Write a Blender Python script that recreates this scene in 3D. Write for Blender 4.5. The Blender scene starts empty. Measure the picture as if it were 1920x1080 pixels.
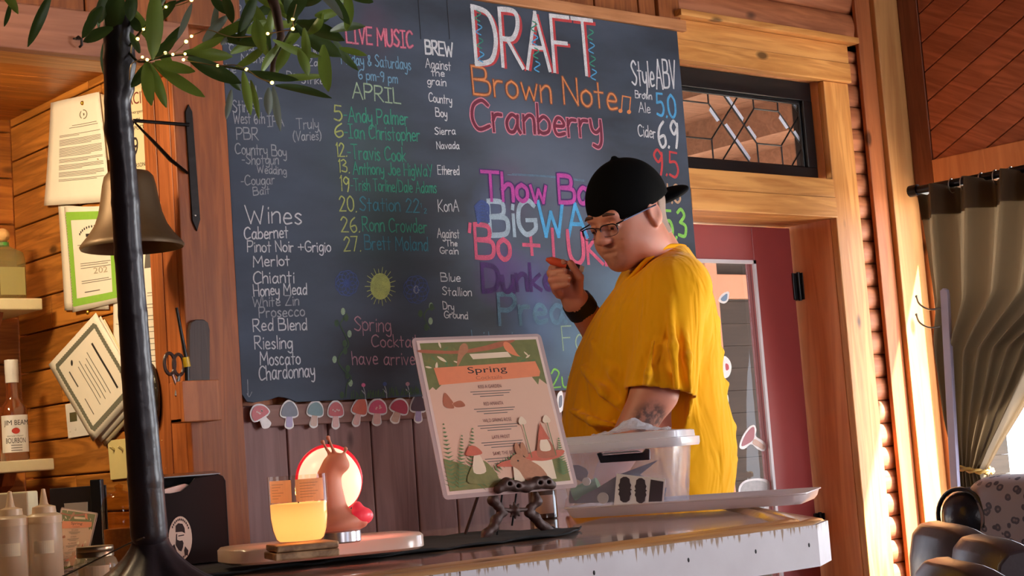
import bpy, bmesh, math, random
import numpy as np
from mathutils import Vector, Matrix, noise
PI = math.pi
SC = bpy.context.scene
COL = SC.collection
RNG = random.Random(7)

# ------------------------------------------------------------------ camera calibration
FP = 3070.0                                   # focal length in pixels of the 1920x1080 frame
def unit(v):
    v = np.array(v, float); return v/np.linalg.norm(v)
Xc = unit((3690, -35, -FP)); Zc = np.array((-2240, 30540, -FP), float); Zc -= Zc.dot(Xc)*Xc; Zc = unit(Zc); Yc = np.cross(Zc, Xc)
RW = np.array([Xc, Yc, Zc])
EYE = np.array((0.0, 0.0, 1.22))
def ray(px, py): return RW @ np.array((px-960, 540-py, -FP))/FP
def P(px, py, d): return EYE + d*ray(px, py)            # point at axis depth d
def on(px, py, ax, val):                                 # point on the plane ax = val
    r = ray(px, py); i = 'XYZ'.index(ax); return EYE + (val-EYE[i])/r[i]*r

cam = bpy.data.cameras.new('camera'); camo = bpy.data.objects.new('camera', cam); COL.objects.link(camo)
m4 = Matrix.Identity(4)
for i in range(3):
    for j in range(3): m4[i][j] = RW[i][j]
    m4[i][3] = EYE[i]
camo.matrix_world = m4
cam.sensor_fit = 'HORIZONTAL'; cam.sensor_width = 36.0; cam.lens = FP/1920*36; cam.clip_start = 0.05; cam.clip_end = 200
SC.camera = camo

# ------------------------------------------------------------------ sky, sun, daylight, exposure
world = bpy.data.worlds.new('world'); SC.world = world; world.use_nodes = True
bg = world.node_tree.nodes['Background']; bg.inputs[0].default_value = (0.80, 0.88, 1.0, 1); bg.inputs[1].default_value = 3.2
def light(name, kind, loc, energy, color, aim=None, size=None, size_y=None, rad=None, spread=None):
    l = bpy.data.lights.new(name, kind); l.energy = energy; l.color = color
    o = bpy.data.objects.new(name, l); COL.objects.link(o); o.location = loc
    if aim is not None:
        o.rotation_euler = (Vector(aim)-Vector(loc)).to_track_quat('-Z', 'Y').to_euler()
    if size: l.shape = 'RECTANGLE'; l.size = size; l.size_y = size_y or size
    if rad is not None: l.shadow_soft_size = rad
    if spread: l.spread = spread
    return o
sun = light('sun', 'SUN', (8, -2, 8), 75.0, (1.0, 0.93, 0.80), aim=(8-.38, -2+.42, 8-.83)); sun.data.angle = math.radians(1.5)
# daylight of the curtained window; the other area lamps are added key and fill
light('window_daylight_right', 'AREA', (4.62, -0.1, 1.6), 165, (0.93, 0.95, 1.0), aim=(2.2, 1.0, 1.4), size=1.9, size_y=1.3)  # added key lamp in the room, with no window opening behind it
light('window_daylight_far', 'AREA', (4.76, 2.3, 1.35), 30, (0.86, 0.92, 1.0), aim=(2.6, 2.3, 1.2), size=1.7, size_y=1.2)
light('window_daylight_front', 'AREA', (3.9, -6.85, 1.6), 22, (0.82, 0.84, 1.0), aim=(2.9, 3.4, 1.7), size=1.5, size_y=1.5)  # added fill behind the camera
light('window_daylight_side', 'AREA', (0.2, -6.85, 1.6), 48, (1.0, 0.84, 0.86), aim=(1.8, 3.0, 1.4), size=1.6, size_y=1.4)  # added pinkish fill behind the camera
# warm bar lamps inside the recess behind the soffit board
light('recess_lamp', 'AREA', (1.05, 3.62, 2.16), 12, (1.0, 0.76, 0.46), aim=(1.75, 4.0, 1.5), size=0.25, size_y=0.1)
light('recess_lamp_low', 'AREA', (0.75, 3.0, 2.45), 10, (1.0, 0.72, 0.42), aim=(1.3, 2.9, 1.0), size=0.2, size_y=0.2)
SC.view_settings.view_transform = 'Standard'; SC.view_settings.look = 'None'
SC.view_settings.exposure = 0.0; SC.view_settings.gamma = 1.0; SC.view_settings.use_curve_mapping = False

# ------------------------------------------------------------------ materials
def s2l(c): return tuple(((v/255)/12.92 if v/255 <= .04045 else ((v/255+.055)/1.055)**2.4) for v in c)
MATS = {}
def base_mat(name):
    m = bpy.data.materials.new(name); m.use_nodes = True
    return m, m.node_tree.nodes, m.node_tree.links, m.node_tree.nodes['Principled BSDF']
def mat(name, rgb, rough=.5, metal=0., var=.08, scale=30., bump=0., spec=.5, emit=None, estr=0., alpha=None, trans=0., sss=0., coat=0.):
    """plain procedural surface: colour broken up by a noise"""
    if name in MATS: return MATS[name]
    m, N, L, b = base_mat(name); c = s2l(rgb)
    tc = N.new('ShaderNodeTexCoord'); nz = N.new('ShaderNodeTexNoise'); nz.inputs['Scale'].default_value = scale; nz.inputs['Detail'].default_value = 4
    L.new(tc.outputs['Object'], nz.inputs['Vector'])
    mx = N.new('ShaderNodeMix'); mx.data_type = 'RGBA'
    mx.inputs[6].default_value = tuple(max(0, v*(1-var)) for v in c)+(1,); mx.inputs[7].default_value = tuple(min(1, v*(1+var)) for v in c)+(1,)
    L.new(nz.outputs['Fac'], mx.inputs[0]); L.new(mx.outputs[2], b.inputs['Base Color'])
    b.inputs['Roughness'].default_value = rough; b.inputs['Metallic'].default_value = metal; b.inputs['Specular IOR Level'].default_value = spec
    if emit: b.inputs['Emission Color'].default_value = s2l(emit)+(1,); b.inputs['Emission Strength'].default_value = estr
    if alpha is not None: b.inputs['Alpha'].default_value = alpha
    if trans: b.inputs['Transmission Weight'].default_value = trans
    if sss: b.inputs['Subsurface Weight'].default_value = sss; b.inputs['Subsurface Scale'].default_value = .02; b.inputs['Subsurface Radius'].default_value = (1, .35, .2)
    if coat: b.inputs['Coat Weight'].default_value = coat; b.inputs['Coat Roughness'].default_value = .05
    if bump:
        bp = N.new('ShaderNodeBump'); bp.inputs['Strength'].default_value = bump; bp.inputs['Distance'].default_value = .005
        L.new(nz.outputs['Fac'], bp.inputs['Height']); L.new(bp.outputs[0], b.inputs['Normal'])
    MATS[name] = m; return m
def wood(name, light_c, dark_c, axis='X', scale=1., rough=.45, island=.25, knots=True, coat=0., rot=None, bump=.25):
    """boards: stretched grain along axis, growth rings, knots, each board a tone of its own"""
    m, N, L, b = base_mat(name)
    tc = N.new('ShaderNodeTexCoord'); geo = N.new('ShaderNodeNewGeometry')
    off = N.new('ShaderNodeVectorMath'); off.operation = 'SCALE'; off.inputs[0].default_value = (7.3, 5.1, 9.7)
    L.new(geo.outputs['Random Per Island'], off.inputs['Scale'])
    ad = N.new('ShaderNodeVectorMath'); ad.operation = 'ADD'; L.new(tc.outputs['Object'], ad.inputs[0]); L.new(off.outputs[0], ad.inputs[1])
    mp = N.new('ShaderNodeMapping'); st = {'X': (1.6, 22, 22), 'Y': (22, 1.6, 22), 'Z': (22, 22, 1.6)}[axis]
    if rot: 
        mr = N.new('ShaderNodeMapping'); mr.inputs['Rotation'].default_value = rot; L.new(ad.outputs[0], mr.inputs['Vector']); L.new(mr.outputs[0], mp.inputs['Vector'])
    else: L.new(ad.outputs[0], mp.inputs['Vector'])
    mp.inputs['Scale'].default_value = tuple(v*scale for v in st)
    n1 = N.new('ShaderNodeTexNoise'); n1.inputs['Scale'].default_value = 1.3; n1.inputs['Detail'].default_value = 6; n1.inputs['Distortion'].default_value = 1.2
    L.new(mp.outputs[0], n1.inputs['Vector'])
    ms = N.new('ShaderNodeMath'); ms.operation = 'MULTIPLY'; ms.inputs[1].default_value = 17; L.new(n1.outputs['Fac'], ms.inputs[0])
    sn = N.new('ShaderNodeMath'); sn.operation = 'SINE'; L.new(ms.outputs[0], sn.inputs[0])
    mr2 = N.new('ShaderNodeMapRange'); mr2.inputs['From Min'].default_value = -1; L.new(sn.outputs[0], mr2.inputs['Value'])
    n2 = N.new('ShaderNodeTexNoise'); n2.inputs['Scale'].default_value = 5; n2.inputs['Detail'].default_value = 5; L.new(mp.outputs[0], n2.inputs['Vector'])
    ml = N.new('ShaderNodeMath'); ml.operation = 'MULTIPLY'; L.new(mr2.outputs[0], ml.inputs[0]); L.new(n2.outputs['Fac'], ml.inputs[1])
    cr = N.new('ShaderNodeValToRGB'); cr.color_ramp.elements[0].color = s2l(light_c)+(1,); cr.color_ramp.elements[1].color = s2l(dark_c)+(1,)
    cr.color_ramp.elements[0].position = .0; cr.color_ramp.elements[1].position = .85
    L.new(ml.outputs[0], cr.inputs[0]); col = cr.outputs[0]
    if knots:
        mk = N.new('ShaderNodeMapping'); mk.inputs['Scale'].default_value = tuple(5.5 if v > 10 else 2.6 for v in st); L.new(ad.outputs[0], mk.inputs['Vector'])
        vo = N.new('ShaderNodeTexVoronoi'); vo.inputs['Scale'].default_value = 1.1; L.new(mk.outputs[0], vo.inputs['Vector'])
        kr = N.new('ShaderNodeMapRange'); kr.inputs['From Min'].default_value = .05; kr.inputs['From Max'].default_value = .10; kr.inputs['To Min'].default_value = .25; kr.inputs['To Max'].default_value = 1
        L.new(vo.outputs['Distance'], kr.inputs['Value'])
        mk2 = N.new('ShaderNodeMix'); mk2.data_type = 'RGBA'; mk2.blend_type = 'MULTIPLY'; mk2.inputs[0].default_value = 1
        cb = N.new('ShaderNodeCombineColor'); [L.new(kr.outputs[0], cb.inputs[i]) for i in range(3)]
        L.new(col, mk2.inputs[6]); L.new(cb.outputs[0], mk2.inputs[7]); col = mk2.outputs[2]
    hv = N.new('ShaderNodeHueSaturation'); rr = N.new('ShaderNodeMapRange'); rr.inputs['To Min'].default_value = 1-island; rr.inputs['To Max'].default_value = 1+island
    L.new(geo.outputs['Random Per Island'], rr.inputs['Value']); L.new(rr.outputs[0], hv.inputs['Value']); L.new(col, hv.inputs['Color'])
    L.new(hv.outputs[0], b.inputs['Base Color'])
    b.inputs['Roughness'].default_value = rough; b.inputs['Specular IOR Level'].default_value = .35
    if coat: b.inputs['Coat Weight'].default_value = coat; b.inputs['Coat Roughness'].default_value = .06
    bp = N.new('ShaderNodeBump'); bp.inputs['Strength'].default_value = bump; bp.inputs['Distance'].default_value = .002
    L.new(ml.outputs[0], bp.inputs['Height']); L.new(bp.outputs[0], b.inputs['Normal'])
    MATS[name] = m; return m
def glass(name, tint=(255, 255, 255), rough=.02, mixf=.12):
    """thin clear sheet or wall: mostly see-through, a little gloss"""
    m, N, L, b = base_mat(name); N.remove(b); out = N['Material Output']
    t = N.new('ShaderNodeBsdfTransparent'); t.inputs[0].default_value = s2l(tint)+(1,)
    g = N.new('ShaderNodeBsdfGlossy'); g.inputs['Roughness'].default_value = rough
    fr = N.new('ShaderNodeFresnel'); fr.inputs[0].default_value = 1.2
    ad = N.new('ShaderNodeMath'); ad.operation = 'ADD'; ad.inputs[1].default_value = mixf*.05; L.new(fr.outputs[0], ad.inputs[0]); ad.use_clamp = True
    ge = N.new('ShaderNodeNewGeometry'); bf = N.new('ShaderNodeMath'); bf.operation = 'SUBTRACT'; bf.inputs[0].default_value = 1; L.new(ge.outputs['Backfacing'], bf.inputs[1]); mu = N.new('ShaderNodeMath'); mu.operation = 'MULTIPLY'; L.new(ad.outputs[0], mu.inputs[0]); L.new(bf.outputs[0], mu.inputs[1]); ad = mu
    mx = N.new('ShaderNodeMixShader'); L.new(ad.outputs[0], mx.inputs[0]); L.new(t.outputs[0], mx.inputs[1]); L.new(g.outputs[0], mx.inputs[2]); L.new(mx.outputs[0], out.inputs[0])
    MATS[name] = m; return m
def cloudy(name, rgb, see=.5, rough=.3, translu=.5):
    """milky translucent plastic or thin cloth: part see-through, part diffuse, part translucent"""
    m, N, L, b = base_mat(name); out = N['Material Output']; c = s2l(rgb)
    b.inputs['Base Color'].default_value = c+(1,); b.inputs['Roughness'].default_value = rough
    tr = N.new('ShaderNodeBsdfTranslucent'); tr.inputs[0].default_value = c+(1,)
    m1 = N.new('ShaderNodeMixShader'); m1.inputs[0].default_value = translu; L.new(b.outputs[0], m1.inputs[1]); L.new(tr.outputs[0], m1.inputs[2])
    tp = N.new('ShaderNodeBsdfTransparent'); m2 = N.new('ShaderNodeMixShader'); m2.inputs[0].default_value = see
    L.new(m1.outputs[0], m2.inputs[1]); L.new(tp.outputs[0], m2.inputs[2]); L.new(m2.outputs[0], out.inputs[0])
    MATS[name] = m; return m
def chalk(name, rgb, dens=.62, fine=420.):
    """chalk or chalk-marker stroke: broken, powdery cover over the slate"""
    if name in MATS: return MATS[name]
    m, N, L, b = base_mat(name); tc = N.new('ShaderNodeTexCoord')
    nz = N.new('ShaderNodeTexNoise'); nz.inputs['Scale'].default_value = fine; nz.inputs['Detail'].default_value = 3; L.new(tc.outputs['Object'], nz.inputs['Vector'])
    n2 = N.new('ShaderNodeTexNoise'); n2.inputs['Scale'].default_value = 40; L.new(tc.outputs['Object'], n2.inputs['Vector'])
    av = N.new('ShaderNodeMath'); av.operation = 'MULTIPLY_ADD'; av.inputs[1].default_value = .8; L.new(nz.outputs['Fac'], av.inputs[0])
    h = N.new('ShaderNodeMath'); h.operation = 'MULTIPLY'; h.inputs[1].default_value = .5; L.new(n2.outputs['Fac'], h.inputs[0]); L.new(h.outputs[0], av.inputs[2])
    mr = N.new('ShaderNodeMapRange'); mr.inputs['From Min'].default_value = .45; mr.inputs['From Max'].default_value = .85; mr.inputs['To Min'].default_value = dens-.22; mr.inputs['To Max'].default_value = min(1, dens+.3)
    L.new(av.outputs[0], mr.inputs['Value'])
    mx = N.new('ShaderNodeMix'); mx.data_type = 'RGBA'; mx.inputs[6].default_value = s2l((58, 62, 74))+(1,); mx.inputs[7].default_value = s2l(rgb)+(1,)
    L.new(mr.outputs[0], mx.inputs[0]); L.new(mx.outputs[2], b.inputs['Base Color']); b.inputs['Roughness'].default_value = .9; b.inputs['Specular IOR Level'].default_value = .1
    MATS[name] = m; return m

# ------------------------------------------------------------------ mesh builder
class MB:
    def __init__(s): s.v = []; s.f = []; s.m = []; s.cur = 0
    def mat(s, i): s.cur = i; return s
    def add(s, vs, fs):
        o = len(s.v); s.v += [tuple(float(c) for c in p) for p in vs]
        for f in fs: s.f.append(tuple(o+i for i in f)); s.m.append(s.cur)
        return s
    def box(s, x0, x1, y0, y1, z0, z1):
        vs = [(x, y, z) for z in (z0, z1) for y in (y0, y1) for x in (x0, x1)]
        return s.add(vs, [(0, 2, 3, 1), (4, 5, 7, 6), (0, 1, 5, 4), (2, 6, 7, 3), (0, 4, 6, 2), (1, 3, 7, 5)])
    def obox(s, c, ax, ay, az):
        c, ax, ay, az = map(np.array, (c, ax, ay, az))
        vs = [c+i*ax+j*ay+k*az for k in (-1, 1) for j in (-1, 1) for i in (-1, 1)]
        return s.add(vs, [(0, 2, 3, 1), (4, 5, 7, 6), (0, 1, 5, 4), (2, 6, 7, 3), (0, 4, 6, 2), (1, 3, 7, 5)])
    def prism(s, pts, vec):
        """closed outline pushed along vec"""
        n = len(pts); pts = [np.array(p, float) for p in pts]; vec = np.array(vec, float)
        vs = pts+[p+vec for p in pts]
        return s.add(vs, [tuple(range(n))[::-1], tuple(range(n, 2*n))]+[(i, (i+1) % n, n+(i+1) % n, n+i) for i in range(n)])
    def face(s, pts): return s.add(pts, [tuple(range(len(pts)))])
    def tube(s, pts, rad, n=10, caps=True, flat=1.0):
        pts = [np.array(p, float) for p in pts]; k = len(pts)
        rad = [rad]*k if np.isscalar(rad) else list(rad)
        up = None; rings = []
        for i in range(k):
            t = pts[min(i+1, k-1)]-pts[max(i-1, 0)]; t = t/(np.linalg.norm(t)+1e-12)
            if up is None:
                a = np.array((0, 0, 1.)) if abs(t[2]) < .9 else np.array((1., 0, 0)); up = np.cross(t, a)
            up = up-up.dot(t)*t; up /= np.linalg.norm(up)+1e-12; w = np.cross(t, up)
            rings.append([pts[i]+rad[i]*(math.cos(2*PI*j/n)*up+flat*math.sin(2*PI*j/n)*w) for j in range(n)])
        return s.loft(rings, caps)
    def loft(s, rings, caps=True):
        n = len(rings[0]); k = len(rings); vs = [p for r in rings for p in r]
        fs = [(i*n+j, i*n+(j+1) % n, (i+1)*n+(j+1) % n, (i+1)*n+j) for i in range(k-1) for j in range(n)]
        if caps: fs += [tuple(range(n))[::-1], tuple(range((k-1)*n, k*n))]
        return s.add(vs, fs)
    def lathe(s, prof, c=(0, 0, 0), n=32, caps=True, squash=None):
        """prof = (radius, z) pairs turned about the vertical through c; squash = superellipse power for squarish bodies"""
        rings = []
        for r, z in prof:
            ring = []
            for j in range(n):
                a = 2*PI*j/n+PI/n; ca, sa = math.cos(a), math.sin(a); q = 1.
                if squash: q = (abs(ca)**squash+abs(sa)**squash)**(-1/squash)
                ring.append((c[0]+r*q*ca, c[1]+r*q*sa, c[2]+z))
            rings.append(ring)
        return s.loft(rings, caps)
    def ball(s, c, r, n=12, m=8):
        r = (r, r, r) if np.isscalar(r) else r
        rings = [[(c[0]+r[0]*math.sin(PI*i/m)*math.cos(2*PI*j/n), c[1]+r[1]*math.sin(PI*i/m)*math.sin(2*PI*j/n), c[2]-r[2]*math.cos(PI*i/m)) for j in range(n)] for i in range(1, m)]
        vs = [(c[0], c[1], c[2]-r[2])]+[p for q in rings for p in q]+[(c[0], c[1], c[2]+r[2])]
        fs = [(0, 1+(j+1) % n, 1+j) for j in range(n)]
        for i in range(m-2): fs += [(1+i*n+j, 1+i*n+(j+1) % n, 1+(i+1)*n+(j+1) % n, 1+(i+1)*n+j) for j in range(n)]
        e = 1+(m-1)*n; o = 1+(m-2)*n; fs += [(o+j, o+(j+1) % n, e) for j in range(n)]
        return s.add(vs, fs)
    def grid(s, fn, nu, nv):
        vs = [fn(i/nu, j/nv) for j in range(nv+1) for i in range(nu+1)]
        return s.add(vs, [(j*(nu+1)+i, j*(nu+1)+i+1, (j+1)*(nu+1)+i+1, (j+1)*(nu+1)+i) for j in range(nv) for i in range(nu)])
    def build(s, name, mats, parent=None, smooth=False, bevel=0., solid=0., sub=0, angle=40):
        me = bpy.data.meshes.new(name); me.from_pydata(s.v, [], s.f)
        mats = mats if isinstance(mats, (list, tuple)) else [mats]
        for m in mats: me.materials.append(m)
        me.polygons.foreach_set('material_index', s.m)
        me.update(); me.validate()
        o = bpy.data.objects.new(name, me); COL.objects.link(o)
        if smooth:
            me.shade_smooth()
            if angle < 180: me.set_sharp_from_angle(angle=math.radians(angle))
        if solid: md = o.modifiers.new('solid', 'SOLIDIFY'); md.thickness = solid; md.offset = 0
        if bevel: md = o.modifiers.new('bevel', 'BEVEL'); md.width = bevel; md.segments = 2; md.limit_method = 'ANGLE'
        if sub: md = o.modifiers.new('sub', 'SUBSURF'); md.levels = sub; md.render_levels = sub
        if parent is not None: adopt(o, parent)
        return o
def adopt(o, parent):
    o.parent = parent; bpy.context.view_layer.update() if parent.parent is None and parent.type != 'EMPTY' and False else None
    M = Matrix.Translation(parent.location) if parent.parent is None else Matrix.Identity(4)
    o.matrix_parent_inverse = M.inverted()
def tag(o, label, cat, group=None, kind=None):
    o['label'] = label; o['category'] = cat
    if group: o['group'] = group
    if kind: o['kind'] = kind
    return o
def thing(name, label, cat, loc, group=None):
    o = bpy.data.objects.new(name, None); COL.objects.link(o); o.location = tuple(float(c) for c in loc); o.empty_display_size = .05
    return tag(o, label, cat, group)
def structure(mb, name, mats, label, cat, **k): return tag(mb.build(name, mats, **k), label, cat, kind='structure')

# ------------------------------------------------------------------ implicit bodies (smooth unions meshed by surface nets)
class SDF:
    def __init__(s, lo, hi, h):
        s.h = h; s.lo = np.array(lo, float); n = np.ceil((np.array(hi)-s.lo)/h).astype(int)+1; s.n = n
        s.D = np.full(tuple(n), .08, np.float32)
    def sub(s, lo, hi, pad):
        a = np.clip(np.floor((np.array(lo)-pad-s.lo)/s.h).astype(int), 0, s.n-1); b = np.clip(np.ceil((np.array(hi)+pad-s.lo)/s.h).astype(int)+1, 1, s.n)
        sl = tuple(slice(a[i], b[i]) for i in range(3))
        X, Y, Z = np.meshgrid(*[s.lo[i]+s.h*np.arange(a[i], b[i], dtype=np.float32) for i in range(3)], indexing='ij')
        return sl, X, Y, Z
    def put(s, sl, d, k, cut=False):
        A = s.D[sl]
        if A.size == 0: return s
        if cut: d = -d; h = np.maximum(k-np.abs(A-d), 0)/k; s.D[sl] = np.maximum(A, d)+h*h*k*.25
        else: h = np.maximum(k-np.abs(A-d), 0)/k; s.D[sl] = np.minimum(A, d)-h*h*k*.25
        return s
    def ell(s, c, r, rot=None, k=.02, cut=False):
        c = np.array(c, float); r = np.array((r, r, r) if np.isscalar(r) else r, float); R_ = max(r)
        sl, X, Y, Z = s.sub(c-R_, c+R_, .04+k); X = X-c[0]; Y = Y-c[1]; Z = Z-c[2]
        if rot is not None:      # rows of rot = local axes in world
            X, Y, Z = (rot[i][0]*X+rot[i][1]*Y+rot[i][2]*Z for i in range(3))
        k0 = np.sqrt((X/r[0])**2+(Y/r[1])**2+(Z/r[2])**2); k1 = np.sqrt((X/r[0]**2)**2+(Y/r[1]**2)**2+(Z/r[2]**2)**2)
        return s.put(sl, (k0*(k0-1)/np.maximum(k1, 1e-6)).astype(np.float32), k, cut)
    def cap(s, a, b, ra, rb, k=.02, cut=False):
        a = np.array(a, float); b = np.array(b, float); R_ = max(ra, rb)
        sl, X, Y, Z = s.sub(np.minimum(a, b)-R_, np.maximum(a, b)+R_, .04+k)
        d = b-a; t = np.clip(((X-a[0])*d[0]+(Y-a[1])*d[1]+(Z-a[2])*d[2])/max(d.dot(d), 1e-9), 0, 1)
        q = np.sqrt((X-a[0]-t*d[0])**2+(Y-a[1]-t*d[1])**2+(Z-a[2]-t*d[2])**2)-(ra+(rb-ra)*t)
        return s.put(sl, q.astype(np.float32), k, cut)
    def chain(s, pts, rads, k=.015):
        for i in range(len(pts)-1): s.cap(pts[i], pts[i+1], rads[i], rads[i+1], k)
        return s
    def field(s, fn, k=.02, cut=False):
        sl, X, Y, Z = s.sub(s.lo, s.lo+s.h*(s.n-1), 0)
        return s.put(sl, fn(X, Y, Z).astype(np.float32), k, cut)
    def mesh(s):
        D = s.D; S = D < 0; n = np.array(D.shape)
        corners = [(i, j, k) for i in (0, 1) for j in (0, 1) for k in (0, 1)]
        cnt = sum(S[i:n[0]-1+i, j:n[1]-1+j, k:n[2]-1+k].astype(np.int8) for i, j, k in corners)
        act = np.argwhere((cnt > 0) & (cnt < 8)); idx = -np.ones(tuple(n-1), np.int64); idx[tuple(act.T)] = np.arange(len(act))
        acc = np.zeros((len(act), 3)); num = np.zeros(len(act))
        for c in corners:
            for ax in range(3):
                if c[ax]: continue
                e = list(c); e[ax] = 1; a = act+np.array(c); b = act+np.array(e)
                da = D[tuple(a.T)]; db = D[tuple(b.T)]; mk = (da < 0) != (db < 0)
                t = np.where(mk, da/np.where(mk, da-db, 1), 0)
                p = np.array(c, float)[None]+t[:, None]*(np.array(e)-np.array(c))[None]
                acc += np.where(mk[:, None], p, 0); num += mk
        V = s.lo+s.h*(act+acc/num[:, None]); F_ = []
        for ax in range(3):
            o1, o2 = [(1, 2), (2, 0), (0, 1)][ax]
            sa = [slice(None)]*3; sb = [slice(None)]*3; sa[ax] = slice(0, n[ax]-1); sb[ax] = slice(1, n[ax])
            ch = np.argwhere(S[tuple(sa)] != S[tuple(sb)]); ch = ch[(ch[:, o1] > 0) & (ch[:, o2] > 0) & (ch[:, o1] < n[o1]-1) & (ch[:, o2] < n[o2]-1)]
            q = []
            for d1, d2 in ((1, 1), (0, 1), (0, 0), (1, 0)):
                cc = ch.copy(); cc[:, o1] -= d1; cc[:, o2] -= d2; q.append(idx[tuple(cc.T)])
            q = np.stack(q, 1); ins = S[tuple(ch.T)]; q[~ins] = q[~ins][:, ::-1]; F_.append(q)
        F_ = np.concatenate(F_); F_ = F_[(F_ >= 0).all(1)]
        return V, F_
    def build(s, name, m, parent=None, smooth_it=2, disp=None):
        V, F_ = s.mesh()
        mb = MB(); mb.v = [tuple(p) for p in V.tolist()]; mb.f = [tuple(f) for f in F_.tolist()]; mb.m = [0]*len(mb.f)
        o = mb.build(name, m, parent, smooth=True, angle=180)
        if smooth_it: md = o.modifiers.new('relax', 'SMOOTH'); md.iterations = smooth_it; md.factor = .5
        return o
def catmull(pts, n=6, closed=False):
    pts = [np.array(p, float) for p in pts]; k = len(pts); out = []
    rng = range(k if closed else k-1)
    for i in rng:
        g = (lambda j: pts[j % k]) if closed else (lambda j: pts[min(max(j, 0), k-1)])
        a, b, c, d = g(i-1), g(i), g(i+1), g(i+2)
        for t in np.arange(n)/n: out.append(.5*((2*b)+(c-a)*t+(2*a-5*b+4*c-d)*t*t+(3*b-a-3*c+d)*t**3))
    if not closed: out.append(pts[-1])
    return out

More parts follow.
